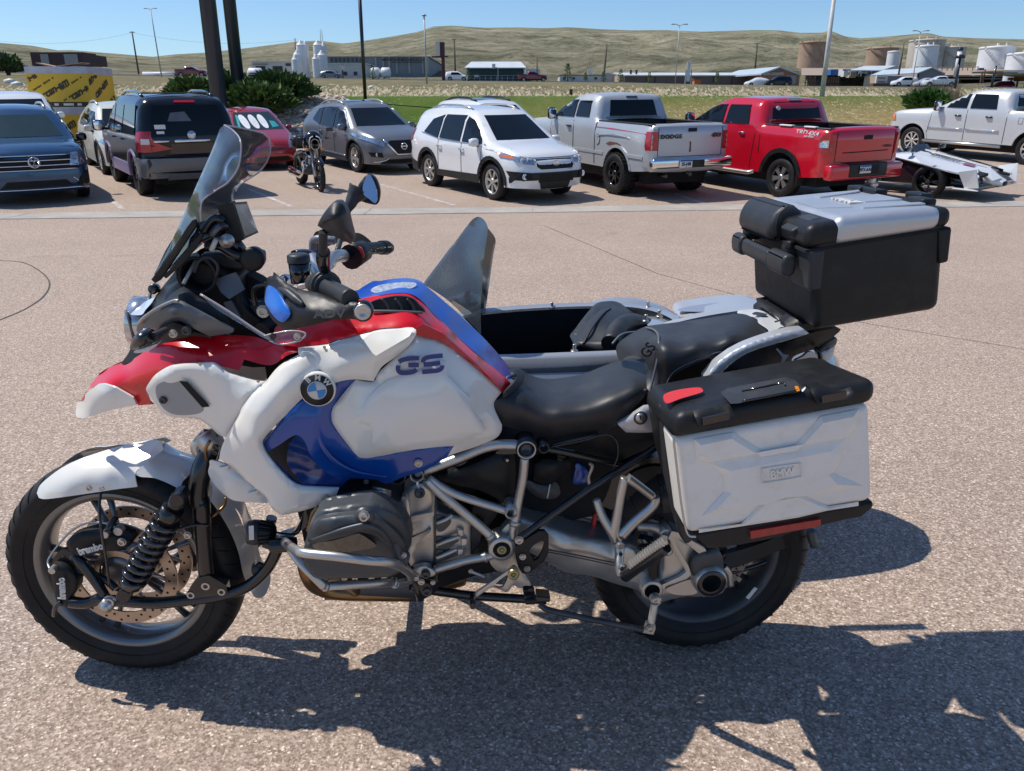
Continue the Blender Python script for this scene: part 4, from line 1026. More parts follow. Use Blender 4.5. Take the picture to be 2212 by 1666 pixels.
 def handles(s,xs,z,mat=None,h=.03):
  for x in xs:
   for q,sd in((1,'L'),(-1,'R')):
    p=s.pt(x,z,sd);mb=MB();mb.tube([p+Vector((-.09,q*.005,0)),p+Vector((-.06,q*.035,0)),p+Vector((.06,q*.035,0)),p+Vector((.09,q*.005,0))],h/2,8);mb.build('door_handle',mat or s.paint,s.root)
 def rails(s,x0,x1,y,mat='steel',r=.022,h=.05):
  for q in(1,-1):
   P=[]
   for i in range(9):
    x=x0+(x1-x0)*i/8;p=s.pt(x,q*y,'T');P.append(p+Vector((0,0,h*min(1,4*min(i,8-i)/8)+.005)))
   mb=MB();mb.tube(P,r,8);mb.build('roof_rail',mat,s.root)
 def arch(s,mat='black_plastic',w=.07,off=.018,label=None):
  for(wx,wr)in(s.sp['wr'],s.sp['wf']):
   r0=wr+s.sp.get('gap',.07)+.002;r1=r0+w;zb=s.sp.get('zb',.26);P=[]
   for i in range(17):a=radians(-14)+radians(208)*i/16;P.append((wx+r1*cos(a),wr+r1*sin(a)))
   for i in range(16,-1,-1):a=radians(-14)+radians(208)*i/16;P.append((wx+r0*cos(a),wr+r0*sin(a)))
   P=[(x,max(zb,z))for x,z in P]
   s.dec('wheel_arch_trim',P,'L',mat,off,mir=True)
def oval(cx,cz,a,b,n=20):return[(cx+a*cos(2*pi*i/n),cz+b*sin(2*pi*i/n))for i in range(n)]
def ring(mb,c,a,b,r,nrm,up=(0,0,1),n=24):
 nrm,up=Vector(nrm).normalized(),Vector(up);ux=up.cross(nrm).normalized();uy=nrm.cross(ux)
 mb.tube([Vector(c)+ux*a*cos(2*pi*i/n)+uy*b*sin(2*pi*i/n)for i in range(n)],r,6,closed=True)
M['grey_metal']=pm('metallic_grey',(.15,.165,.19),.34,.35,.5,.02,2,cr=.25);M['navy_metal']=pm('metallic_navy',(.015,.062,.14),.22,.4,.8,.03,2);M['black_paint']=pm('black_paint',(.006,.007,.010),.18,0,.3,.05,2,spec=.35,dirt=((.05,.045,.04),3,.2))
M['car_red']=pm('car_red',(.36,.012,.016),.2,.2,1,.04,2);M['truck_red']=pm('truck_red',(.56,.005,.022),.2,.05,1,.03,2);M['car_white']=pm('car_white',(.76,.77,.78),.22,0,1,.02,2);M['cream_white']=pm('cream_white',(.62,.62,.54),.3,0,.7,.02,2)
M['truck_silver']=pm('truck_silver',(.48,.50,.52),.36,.35,.4,.02,2,cr=.25,dirt=((.25,.20,.16),1.2,.12));M['sill_lilac']=pm('lilac_trim',(.26,.22,.42),.4);M['grey_bumper']=pm('grey_bumper',(.13,.14,.15),.45,.2,.2,.05,2)
M['tail_red']=pm('tail_lamp',(.42,.008,.02),.15,0,1,.05,9);M['head_amber']=pm('side_amber',(.65,.16,.04),.2,0,1,.05,9);M['lamp_chrome']=pm('lamp_bowl',(.6,.62,.65),.12,.8,1,.25,30)
# --- white crossover in front (3/4 front view)
sp=dict(L=4.68,W=1.885,H=1.72,wr=(1.05,.365),wf=(3.75,.365),belt=1.02,tumble=.36,zb=.30,top=[(.10,.34),(.03,.55),(.0,.85),(.10,1.06),(.26,1.40),(.42,1.60),(.95,1.69),(1.9,1.715),(2.55,1.68),(2.85,1.58),(3.5,1.17),(3.68,1.09),(4.2,1.0),(4.5,.9),(4.62,.74),(4.68,.52),(4.6,.30)],nf=.22,tf=1.0)
def kia():
 k=Car('parked_suv','white crossover with black lower cladding parked left of the silver extended-cab pickup','suv',sp,(-1.725,20.045,-.987),'car_white')
 k.dec('windshield',[(-.66,1.15),(.66,1.15),(.60,1.35),(.52,1.6),(-.52,1.6),(-.60,1.35)],'F','car_glass',.006)
 k.dec('side_window',[(3.42,1.08),(2.62,1.08),(2.60,1.57),(2.80,1.52),(3.1,1.35)],'L','car_glass',.008,mir=True)
 k.dec('side_window',[(2.52,1.08),(1.62,1.10),(1.66,1.58),(2.50,1.59)],'L','car_glass',.008,mir=True)
 k.dec('side_window',[(1.54,1.10),(.85,1.19),(1.15,1.47),(1.57,1.57)],'L','car_glass',.008,mir=True)
 k.line([(3.5,1.07),(2.6,1.065),(1.6,1.08),(.75,1.18)],'L',.02,'chrome',True,'window_trim',.006)
 k.arch();k.dec('sill_cladding',[(1.5,.30),(3.3,.30),(3.3,.47),(1.5,.43)],'L','black_plastic',.018,mir=True)
 k.dec('rear_cladding',[(.05,.38),(.62,.30),(.6,.5),(.05,.62)],'L','black_plastic',.018,mir=True)
 k.dec('front_cladding',[(-.85,.28),(.85,.28),(.86,.50),(.55,.60),(-.55,.60),(-.86,.50)],'F','black_plastic',.02)
 k.dec('lower_grille',[(-.42,.42),(.42,.42),(.38,.56),(-.38,.56)],'F','cavity',.03)
 k.dec('headlight',[(.46,.84),(.78,.90),(.90,.99),(.90,.86),(.70,.76),(.5,.74)],'F','lamp_chrome',.012,mir=True);k.dec('turn_signal',[(.80,.91),(.91,.99),(.91,.88),(.80,.84)],'F','head_amber',.018,mir=True)
 for q in(-1,1):
  for a in(.58,.70):p=k.pt(q*a,.825,'F');mb=MB();mb.lathe(p,(1,0,0),[(0,.055),(.02,.055),(.02,.045),(.0,0)],16);mb.build('headlight_lens','lens',k.root)
 k.dec('grille',[(-.44,.70),(-.36,.66),(.36,.66),(.44,.70),(.42,.84),(-.42,.84)],'F','cavity',.012)
 k.line([(-.46,.71),(-.38,.65),(.38,.65),(.46,.71),(.44,.85),(-.44,.85),(-.46,.71)],'F',.025,'chrome',False,'grille_surround',.012)
 p=k.pt(0,.77,'F');mb=MB();ring(mb,p+Vector((.03,0,0)),.085,.045,.007,(1,0,.1));vs,fs=text_mesh('KIA',.055,.008,bold=.003);mb.add(put(vs,p+Vector((.03,0,0)),(0,1,0),(0,0,1)),fs,False);mb.build('badge','chrome',k.root)
 for q in(1,-1):
  k.dec('fog_lamp_recess',[(q*a,b)for a,b in((.56,.46),(.84,.46),(.88,.62),(.58,.60))][::q],'F','cavity',.024)
  p=k.pt(q*.70,.53,'F');mb=MB();mb.lathe(p+Vector((.02,0,0)),(1,0,0),[(0,.062),(.025,.062),(.025,.05),(.01,0)],16);mb.build('fog_lamp','lamp_chrome',k.root)
 k.plate(k.L+.055,0,.50,'F',txt='9G4-418');k.mirrors(3.28,1.10,mat='car_white');k.handles((1.65,2.62),.93,'chrome')
 for x in(2.58,1.56):k.line([(x+.02,1.05),(x,.45)],'L',.014,'cavity',True)
 k.line([(3.42,1.05),(3.40,.75),(3.28,.45)],'L',.014,'cavity',True);k.line([(-.7,1.02),(-.72,.90),(-.46,.87),(.46,.87),(.72,.90),(.7,1.02)],'F',.012)
 k.rails(.7,2.5,.56,'steel');k.wheels(dict(n=7,w=.13,inner=.55),rimmat='alloy');k.dec('rear_lamp',[(.02,.95),(.28,1.0),(.38,1.25),(.2,1.2)],'L','tail_red',.01,mir=True)
 return k
kia()
# --- grey crossover
sp2=dict(L=4.90,W=1.915,H=1.70,wr=(1.08,.38),wf=(3.9,.38),belt=1.02,tumble=.38,zb=.26,top=[(.12,.32),(.02,.55),(.05,.95),(.02,1.12),(.35,1.35),(.8,1.55),(1.5,1.66),(2.2,1.69),(2.75,1.64),(3.0,1.55),(3.65,1.17),(3.85,1.10),(4.4,1.0),(4.75,.88),(4.86,.7),(4.90,.45),(4.8,.26)],nf=.24,tf=1.1)
k=Car('parked_suv','metallic grey crossover behind the small motorcycle','suv',sp2,(-5.575,25.3,-.974),'grey_metal')
k.dec('windshield',[(-.72,1.15),(.72,1.15),(.60,1.45),(.55,1.57),(-.55,1.57),(-.60,1.45)],'F','car_glass',.006)
k.dec('side_window',[(3.5,1.10),(2.72,1.08),(2.68,1.54),(2.95,1.49),(3.3,1.27)],'L','car_glass',.008,mir=True);k.dec('side_window',[(2.64,1.08),(1.75,1.10),(1.72,1.55),(2.60,1.56)],'L','car_glass',.008,mir=True);k.dec('side_window',[(1.66,1.10),(1.05,1.22),(1.3,1.48),(1.64,1.54)],'L','car_glass',.008,mir=True)
k.line([(3.6,1.12),(3.0,1.53),(2.6,1.60),(1.7,1.58),(1.2,1.5)],'L',.03,'chrome',True,'window_trim',.012)
k.dec('grille',[(-.34,.84),(.34,.84),(.40,.80),(.16,.50),(-.16,.50),(-.40,.80)],'F','cavity',.012)
k.line([(-.50,.86),(-.20,.50),(.20,.50),(.50,.86)],'F',.06,'chrome',False,'grille_surround',.014)
p=k.pt(0,.70,'F');mb=MB();ring(mb,p+Vector((.04,0,0)),.075,.075,.014,(1,0,.1));mb.box(p+Vector((.04,0,0)),(.012,.19,.028));vs,fs=text_mesh('NISSAN',.02,.006);mb.add(put(vs,p+Vector((.05,0,0)),(0,1,0),(0,0,1)),fs,False);mb.build('badge','chrome',k.root)
k.dec('headlight',[(.50,.80),(.62,.86),(.86,.96),(.93,1.0),(.92,.88),(.74,.78),(.52,.70)],'F','lamp_chrome',.012,mir=True);k.dec('fog_lamp_recess',[(.56,.44),(.80,.46),(.84,.56),(.60,.56)],'F','cavity',.014,mir=True)
for q in(1,-1):p=k.pt(q*.70,.51,'F');mb=MB();mb.lathe(p+Vector((.01,0,0)),(1,0,0),[(0,.05),(.02,.05),(.01,0)],14);mb.build('fog_lamp','lamp_chrome',k.root)
k.dec('lower_grille',[(-.6,.28),(.6,.28),(.5,.38),(-.5,.38)],'F','cavity',.016);k.line([(-.85,.30),(-.5,.36),(-.42,.42)],'F',.03,'chrome',False,'bumper_trim',.015);k.line([(.42,.42),(.5,.36),(.85,.30)],'F',.03,'chrome',False,'bumper_trim',.015)
k.plate(k.L+.05,0,.48,'F',txt='9E2-331',mat='grey_metal',col='off_white',up='off_white');k.mirrors(3.42,1.12);k.handles((1.75,2.75),.95);k.arch('dark_plastic',.04,.014);k.dec('sill_cladding',[(1.5,.27),(3.4,.27),(3.4,.36),(1.5,.36)],'L','dark_plastic',.018,mir=True);k.line([(1.5,.42),(3.4,.40)],'L',.03,'chrome',True,'sill_trim',.008)
for x in(2.68,1.66):k.line([(x,1.05),(x,.45)],'L',.014,'cavity',True)
k.rails(1.0,2.7,.6,'steel',.026);k.wheels(dict(n=5,w=.14,inner=.5,split=(-.16,.16)),rimmat='alloy')
k.dec('sunroof',[(2.5,-.42),(2.5,.42),(1.6,.45),(1.6,-.45)],'T','car_glass',.006)
mb=MB();p=k.pt(1.35,0,'T');mb.add([p+Vector((-.1,0,0)),p+Vector((.12,-.03,0)),p+Vector((.12,.03,0)),p+Vector((-.1,0,.09))],[[0,1,3],[0,3,2],[1,2,3]],False);mb.build('roof_antenna',k.paint,k.root)
# --- navy SUV, front view at the left edge
sp3=dict(L=4.97,W=1.99,H=1.74,wr=(1.05,.38),wf=(4.03,.38),belt=1.08,tumble=.3,zb=.26,top=[(.08,.34),(.0,.6),(.03,1.1),(.3,1.45),(.6,1.62),(1.2,1.71),(2.2,1.74),(2.8,1.68),(3.05,1.58),(3.7,1.2),(3.9,1.13),(4.5,1.06),(4.82,.96),(4.93,.8),(4.97,.45),(4.88,.26)],nf=.14,tf=.9)
k=Car('parked_suv','dark blue SUV facing the camera at the left edge of the view','suv',sp3,(-12.0,19.6,-.95),'navy_metal')
k.dec('windshield',[(-.74,1.2),(.74,1.2),(.64,1.45),(.56,1.6),(-.56,1.6),(-.64,1.45)],'F','car_glass_light',.006)
k.dec('side_window',[(3.55,1.16),(2.75,1.14),(2.72,1.58),(3.0,1.53),(3.3,1.35)],'L','car_glass',.008,mir=True);k.dec('side_window',[(2.66,1.14),(1.75,1.16),(1.75,1.6),(2.64,1.6)],'L','car_glass',.008,mir=True);k.dec('side_window',[(1.65,1.16),(.8,1.2),(1.1,1.52),(1.65,1.59)],'L','car_glass',.008,mir=True)
k.dec('grille',[(-.78,.66),(.78,.66),(.62,.93),(-.62,.93)],'F','cavity',.012)
for z,w in((.92,.66),(.83,.74),(.74,.76),(.66,.78)):k.line([(-w,z),(w,z)],'F',.022,'chrome',False,'grille_bar',.016)
k.dec('headlight',[(.60,.72),(.66,.94),(.92,.97),(.95,.82),(.86,.72)],'F','lamp_chrome',.014,mir=True)
p=k.pt(0,.80,'F');mb=MB();c_=p+Vector((.05,0,0));ring(mb,c_,.095,.095,.009,(1,0,0))
for L_ in([(-.045,.08),(0,.005),(.045,.08)],[(-.09,.02),(-.042,-.08),(0,-.005),(.042,-.08),(.09,.02)]):mb.tube([c_+Vector((0,a,b))for a,b in L_],.008,5)
mb.build('badge','chrome',k.root)
k.dec('lower_grille',[(-.62,.34),(.62,.34),(.5,.46),(-.5,.46)],'F','cavity',.014);k.dec('air_intake',[(.68,.34),(.92,.34),(.9,.60),(.76,.5)],'F','cavity',.014,mir=True);k.line([(.62,.50),(.80,.36),(.93,.33)],'F',.02,'chrome',False,'bumper_trim',.02);k.line([(-.62,.50),(-.80,.36),(-.93,.33)],'F',.02,'chrome',False,'bumper_trim',.02)
k.line([(-.9,.30),(.9,.30)],'F',.03,'chrome',False,'bumper_trim',.012)
k.plate(k.L+.05,.0,.50,'F',txt='66Y-825');k.mirrors(3.5,1.16,.24,mat='gloss_black');k.arch('black_plastic',.05);k.rails(1.0,2.7,.62,'steel',.026);k.wheels(dict(n=5,w=.13,inner=.5,split=(-.17,.17)),rimmat='dark_alloy');k.handles((1.8,2.8),1.0)
k.line([(-.75,1.10),(-.62,.97)],'F',.012);k.line([(.75,1.10),(.62,.97)],'F',.012)
# --- white vehicle roof behind it
sp4=dict(sp3);sp4['H']=1.9
k=Car('parked_suv','white SUV mostly hidden behind the dark blue one at the left edge','suv',dict(sp3,top=[(p[0],p[1]*1.09)for p in sp3['top']],belt=1.17,tumble=.22),(-16.2,27.0,-.98),'car_white',.22)
k.dec('windshield',[(-.78,1.3),(.78,1.3),(.70,1.74),(-.70,1.74)],'F','car_glass',.006);k.wheels(dict(n=6,w=.12));k.mirrors(3.5,1.3,mat='car_white');k.dec('side_window',[(3.5,1.26),(1.0,1.26),(1.2,1.66),(2.9,1.68)],'L','car_glass',.008,mir=True)
# --- black full-size SUV, rear view
sp5=dict(L=5.24,W=2.0,H=1.97,wr=(1.12,.40),wf=(4.14,.40),belt=1.18,tumble=.26,zb=.36,gap=.09,top=[(.14,.42),(.03,.55),(.0,.78),(.10,.84),(.10,1.2),(.24,1.7),(.40,1.90),(.9,1.955),(2.2,1.97),(3.1,1.93),(3.4,1.82),(3.95,1.35),(4.15,1.27),(4.9,1.2),(5.15,1.05),(5.24,.7),(5.12,.38)],nf=.1,nr=.05,tf=.8,tr=.4,edge=(.14,.07))
k=Car('parked_suv','black full-size SUV seen from behind, with lilac sill and grey rear bumper','suv',sp5,(-6.45,16.65,2.165),'black_paint')
k.dec('rear_window',[(-.78,1.22),(.78,1.22),(.72,1.45),(.62,1.80),(-.62,1.80),(-.72,1.45)],'B','car_glass',.008)
k.dec('rear_bumper',[(-.98,.42),(.98,.42),(.98,.80),(-.98,.80)],'B','grey_bumper',.02);k.dec('bumper_corner',[(.02,.44),(.55,.44),(.60,.62),(.50,.80),(.02,.80)],'L','grey_bumper',.02,mir=True)
k.dec('tail_lamp',[(.78,.93),(.95,.93),(.93,1.32),(.80,1.32)],'B','tail_red',.02,mir=True);k.dec('tail_lamp_side',[(.02,.93),(.26,.93),(.30,1.3),(.1,1.32)],'L','tail_red',.014,mir=True);k.dec('reverse_lamp',[(.80,1.08),(.94,1.08),(.93,1.18),(.80,1.18)],'B','off_white',.028,mir=True)
k.dec('brake_lamp',[(-.20,1.845),(.20,1.845),(.19,1.885),(-.19,1.885)],'B','tail_red',.02)
k.line([(-.34,1.13),(.34,1.13)],'B',.075,'chrome',False,'tailgate_trim',.02);k.line([(.44,1.13),(.72,1.13)],'B',.055,'chrome',False,'tailgate_badge',.02)
k.dec('plate_recess',[(-.45,.88),(.45,.88),(.40,1.08),(-.40,1.08)],'B','gloss_black',.006);k.plate(-.02+.07,0,.985,'B',txt='7NT·L3SE'.replace('·','-'));k.root.children[-1].location=(0,0,0)
p=k.pt(0,1.24,'B');mb=MB();mb.lathe(p+Vector((-.02,0,0)),(-1,0,0),[(0,.01),(.0,.085),(.012,.08),(.014,0)],24);o=mb.build('badge','lamp_chrome',k.root)
k.dec('sticker',[(.46,1.36),(.66,1.36),(.66,1.44),(.46,1.44)],'B','off_white',.014);k.dec('sticker',[(.50,1.27),(.64,1.27),(.64,1.32),(.50,1.32)],'B','off_white',.014);k.dec('seat_reflection',[(-.05,1.5),(.4,1.5),(.32,1.66),(.05,1.68)],'B','grey_plastic',.010)
k.dec('side_window',[(.45,1.24),(1.75,1.22),(1.75,1.78),(.62,1.80)],'L','car_glass',.008,mir=True);k.dec('side_window',[(1.85,1.22),(2.75,1.22),(2.75,1.78),(1.85,1.78)],'L','car_glass',.008,mir=True);k.dec('side_window',[(2.85,1.22),(3.85,1.24),(3.35,1.72),(2.85,1.78)],'L','car_glass',.008,mir=True)
k.arch('sill_lilac',.05,.02);k.dec('sill_cladding',[(1.65,.37),(3.6,.37),(3.6,.62),(1.65,.62)],'L','sill_lilac',.02,mir=True);k.mirrors(3.85,1.30,.34,(.16,.26,.24),'gloss_black');k.handles((1.9,2.95),1.1);k.rails(.7,3.0,.68,'gloss_black',.028,.07)
mb=MB();mb.box((1.0,0,2.02),(.05,1.3,.03));mb.build('roof_crossbar','gloss_black',k.root);k.wheels(dict(n=6,w=.12,darkbarrel=1),tw=.28,rimmat='dark_alloy',rr=.6)
mb=MB();mb.box((.12,0,.40),(.12,1.1,.08),bev=.02);mb.tube([(.4,-.5,.36),(.05,-.5,.38)],.04,8);mb.build('hitch','chassis_black',k.root)
# --- pale crossover between crates and black SUV
sp6=dict(sp2)
k=Car('parked_suv','cream white crossover left of the black SUV, seen from its front corner','suv',sp2,(-12.0,24.8,-.98),'cream_white',.22)
k.dec('windshield',[(-.72,1.15),(.72,1.15),(.55,1.57),(-.55,1.57)],'F','car_glass',.006);k.dec('side_window',[(3.5,1.10),(1.1,1.14),(1.3,1.48),(2.0,1.56),(2.95,1.49)],'L','car_glass',.008,mir=True);k.dec('headlight',[(.50,.74),(.86,.90),(.92,.84),(.70,.68)],'F','lamp_chrome',.012,mir=True);k.mirrors(3.42,1.12);k.wheels(dict(n=6,w=.12));k.rails(1.0,2.7,.6,'steel',.026);k.arch('dark_plastic',.04,.014);k.dec('grille',[(-.5,.5),(.5,.5),(.55,.78),(-.55,.78)],'F','cavity',.012)
# --- red compact with sunshades
sp7=dict(L=4.45,W=1.73,H=1.49,wr=(.78,.31),wf=(3.48,.31),belt=.92,tumble=.34,zb=.2,top=[(.1,.28),(.0,.5),(.03,.85),(.1,1.05),(.6,1.28),(1.3,1.44),(2.0,1.49),(2.5,1.44),(3.0,1.2),(3.45,.98),(3.9,.84),(4.25,.72),(4.4,.58),(4.45,.4),(4.36,.22)],nf=.26,tf=1.1,crown=.06)
k=Car('parked_car','red hatchback with bright silver sunshades behind its windshield','car',sp7,(-8.75,25.9,-1.03),'car_red')
k.dec('windshield',[(-.66,1.0),(.66,1.0),(.60,1.2),(.50,1.42),(-.50,1.42),(-.60,1.2)],'F','car_glass_light',.006)
M['shade_white']=pm('sunshade_foil',(.86,.87,.88),.35,.1);M['shade_teal']=pm('sunshade_teal',(.03,.35,.38),.4)
for cx in(-.33,-.08,.17):k.dec('sunshade',[(cx+.10*math.copysign(abs(cos(a))**.8,cos(a))-.02*sin(a),1.19+.17*sin(a))for a in[2*pi*i/14 for i in range(14)]],'F','shade_white',.012)
k.dec('sunshade_edge',[(-.56,1.04),(-.5,1.03),(-.42,1.34),(-.47,1.36)],'F','shade_teal',.010);k.dec('sunshade_edge',[(.36,1.04),(.56,1.06),(.50,1.18),(.36,1.2)],'F','shade_teal',.010)
k.dec('side_window',[(3.15,.98),(2.3,.96),(2.2,1.36),(2.5,1.34)],'L','car_glass',.008,mir=True);k.dec('side_window',[(2.22,.96),(1.4,.98),(1.4,1.34),(2.12,1.37)],'L','car_glass',.008,mir=True)
k.dec('headlight',[(.48,.56),(.70,.60),(.78,.80),(.66,.86),(.50,.70)],'F','lamp_chrome',.012,mir=True);k.dec('grille',[(-.35,.56),(.35,.56),(.30,.60),(-.30,.60)],'F','cavity',.01);k.dec('lower_grille',[(-.5,.26),(.5,.26),(.42,.36),(-.42,.36)],'F','cavity',.012)
for q in(1,-1):p=k.pt(q*.62,.34,'F');mb=MB();mb.lathe(p,(1,0,0),[(0,.045),(.02,.045),(.01,0)],14);mb.build('fog_lamp','lamp_chrome',k.root)
k.plate(k.L+.05,0,.46,'F',txt='LHK');k.mirrors(3.05,1.02,.16,(.12,.17,.13));k.handles((1.5,2.4),.86);k.wheels(dict(n=5,w=.16),tw=.2,rimmat='alloy')
p=k.pt(0,.66,'F');mb=MB();ring(mb,p+Vector((.02,0,0)),.06,.04,.006,(1,0,.3));mb.build('badge','chrome',k.root)
# --- white SUV behind the white crossover
k=Car('parked_suv','white SUV with a dark sunroof, only its roof showing behind the white crossover','suv',sp,(-1.9,26.2,-.99),'car_white',.2)
k.dec('windshield',[(-.66,1.15),(.66,1.15),(.52,1.6),(-.52,1.6)],'F','car_glass',.006);k.dec('side_window',[(3.42,1.08),(.9,1.14),(1.2,1.5),(2.4,1.58),(3.0,1.42)],'L','car_glass',.008,mir=True);k.rails(.7,2.5,.56,'black_plastic',.03,.06);k.dec('sunroof',[(2.4,-.42),(2.4,.42),(1.3,.45),(1.3,-.45)],'T','car_glass',.006);k.wheels(dict(n=6,w=.12));k.mirrors(3.28,1.10,mat='car_white');k.arch()
# --- blue car glimpsed left of the silver pickup
k=Car('parked_car','blue car glimpsed between the white crossover and the silver pickup','car',sp7,(1.5,25.0,-.99),M.setdefault('car_blue',pm('car_blue',(.02,.12,.45),.2,.2,1)),.22)
k.dec('windshield',[(-.66,1.0),(.66,1.0),(.50,1.42),(-.50,1.42)],'F','car_glass',.006);k.dec('side_window',[(3.15,.98),(1.4,.98),(1.4,1.34),(2.5,1.34)],'L','car_glass',.008,mir=True);k.wheels(dict(n=6,w=.12),tw=.2);k.mirrors(3.05,1.02,.16,(.12,.17,.13),'car_white')
# ----------------------------------------------------------
def pickup_top(L,cab0,cab1,H,rail,hood,hoodend,lift=0):
 """tail -> nose profile; cab0 rear of cab, cab1 windshield base"""
 l=lift
 return[(.06,.52+l),(.0,.60+l),(.0,rail-.03+l,1),(.05,rail+l,1),(cab0-.03,rail+l,1),(cab0+.02,rail+.03+l,1),(cab0+.14,H-.12+l),(cab0+.28,H-.02+l),(cab0+.8,H+l),(cab1-1.25,H-.01+l),(cab1-.95,H-.09+l),(cab1-.1,hood+.12+l),(cab1+.08,hood+.04+l),(hoodend-.6,hood-.02+l),(hoodend-.12,hood-.09+l),(L-.06,hood-.25+l),(L,.62+l),(L-.06,.40+l)]
spA=dict(L=6.0,W=1.98,H=1.86,wr=(1.18,.43),wf=(4.85,.43),gap=.10,belt=1.38,tumble=.30,zb=.52,top=pickup_top(6.0,2.12,4.30,1.93,1.40,1.34,5.9,.06),bed=(.06,2.08,1.46),beddepth=.55,nr=.02,nf=.12,tr=.3,tf=.8,edge=(.12,.05),crown=.035)
k=Car('parked_pickup','silver extended-cab pickup on knobbly tyres with rust over its wheel arch','pickup',spA,(3.6,16.7,2.0),'truck_silver',group=None)
k.dec('rear_window',[(-.62,1.55),(.62,1.55),(.56,1.88),(-.56,1.88)],'B','car_glass',.006);k.dec('brake_lamp',[(-.14,1.925),(.14,1.925),(.14,1.955),(-.14,1.955)],'B','dark_plastic',.015)
k.dec('side_window',[(2.45,1.52),(3.05,1.52),(3.05,1.85),(2.52,1.86)],'L','car_glass',.008,mir=True);k.dec('side_window',[(3.14,1.50),(4.15,1.50),(3.62,1.80),(3.40,1.86),(3.14,1.87)],'L','car_glass',.008,mir=True)
k.dec('tail_lamp',[(.80,.98),(.965,.98),(.965,1.34),(.80,1.34)],'B','tail_red',.012,mir=True);k.dec('tail_lamp_side',[(.01,.98),(.14,.98),(.14,1.34),(.01,1.34)],'L','tail_red',.012,mir=True)
k.line([(-.78,1.42),(-.78,.86),(.78,.86),(.78,1.42)],'B',.014);k.dec('tailgate_handle',[(-.10,1.33),(.10,1.33),(.10,1.40),(-.10,1.40)],'B','cavity',.008)
vs,fs=text_mesh('DODGE',.075,.006,spacing=1.15,bold=.006,sx=1.25);mb=MB();mb.add(put(vs,(-.055,.50,1.24),(0,-1,0),(0,0,1)),fs,False);mb.build('badge_lettering','dark_plastic',k.root)
vs,fs=text_mesh('4X4',.08,.006,bold=.006,sx=1.2,shear=.2);mb=MB();mb.add(put(vs,(-.055,-.60,1.25),(0,-1,0),(0,0,1)),fs,False);mb.build('badge_lettering','maroon',k.root)
k.dec('rust_spot',[(.02,1.14),(.05,1.14),(.04,1.06),(.05,.94),(.01,.94)],'B','rust_steel',.004);k.dec('rust_patch',[(1.0,1.02),(1.15,1.06),(1.45,1.07),(1.62,1.02),(1.5,.995),(1.28,1.005),(1.1,.99)],'L','rust_steel',.004)
mb=MB();mb.box((-.10,0,.74),(.20,1.96,.20),bev=.05);mb.build('rear_bumper','chrome',k.root);mb=MB();mb.box((-.13,0,.72),(.17,.5,.15),bev=.01);mb.build('bumper_step','black_plastic',k.root)
k.plate(-.225,.22,.73,'B',txt='2S-J48');k.dec('fuel_door',oval(1.98,1.08,.09,.10),'L','truck_silver',.008);k.line(oval(1.98,1.08,.095,.105)+oval(1.98,1.08,.095,.105)[:1],'L',.01)
k.dec('body_side_moulding',[(.2,.86),(.8,.86),(.8,.80),(.2,.80)],'L','truck_silver',.014,mir=True);k.dec('body_side_moulding',[(1.75,.84),(4.3,.84),(4.3,.78),(1.75,.78)],'L','truck_silver',.014,mir=True)
for x in(3.10,2.12):k.line([(x,1.44),(x,.56)],'L',.018,'cavity',True)
k.line([(4.25,1.46),(4.22,.9),(4.1,.56)],'L',.014,'cavity',True);k.handles((3.30,),1.30,'gloss_black',.05);k.arch(k.paint,.06,.02)
k.mirrors(4.05,1.55,.22,(.10,.22,.26),'gloss_black');k.wheels(dict(n=8,w=.10,darkbarrel=1),tw=.32,rimmat='gloss_black',rr=.58,knob=True,track=1.06)
k.dec('rear_fender_flare',[(.55,1.12),(.75,1.20),(1.8,1.20),(2.0,1.12),(1.9,1.17),(1.3,1.24),(.7,1.18)],'L',k.paint,.02)
k.dec('windshield',[(-.66,1.52),(.66,1.52),(.58,1.82),(-.58,1.82)],'F','car_glass',.006)
mb=MB();mb.tube([(1.18,-.8,.43),(1.18,.8,.43)],.05,8);mb.cyl((1.18,0,.43),(0,1,0),.14,.25);mb.tube([(.2,0,.55),(-.1,0,.50)],.04,8);mb.tube([(.3,.5,.48),(.0,.52,.47)],.035,8);mb.build('axle','chassis_black',k.root)
spB=dict(L=5.81,W=2.03,H=1.93,wr=(1.18,.405),wf=(5.03,.405),gap=.10,belt=1.36,tumble=.30,zb=.46,top=pickup_top(5.81,1.86,4.28,1.93,1.42,1.30,5.7,0),bed=(.06,1.82,1.42),beddepth=.55,nr=.02,nf=.12,tr=.3,tf=.8,edge=(.13,.06),crown=.035)
k=Car('parked_pickup','bright red crew-cab pickup with black wheel arches and white side lettering','pickup',spB,(6.98,16.3,2.03),'truck_red')
k.dec('rear_window',[(-.70,1.52),(.70,1.52),(.66,1.72),(.58,1.86),(-.58,1.86),(-.66,1.72)],'B','car_glass',.006);k.dec('brake_lamp',[(-.18,1.885),(.18,1.885),(.18,1.925),(-.18,1.925)],'B','lamp_chrome',.02)
k.dec('sticker',oval(.52,1.74,.045,.045),'B','off_white',.012)
k.dec('side_window',[(2.25,1.42),(3.0,1.42),(3.0,1.79),(2.36,1.80)],'L','car_glass',.008,mir=True);k.dec('side_window',[(3.1,1.42),(4.15,1.40),(3.62,1.70),(3.35,1.78),(3.1,1.79)],'L','car_glass',.008,mir=True)
k.dec('tail_lamp',[(.82,.93),(.985,1.0),(.985,1.30),(.86,1.34)],'B','tail_red',.014,mir=True);k.dec('tail_lamp_side',[(.01,.98),(.20,1.02),(.26,1.18),(.10,1.34),(.01,1.34)],'L','tail_red',.014,mir=True);k.dec('reverse_lamp',[(.02,1.08),(.17,1.08),(.19,1.16),(.12,1.22),(.02,1.22)],'L','lamp_chrome',.022,mir=True)
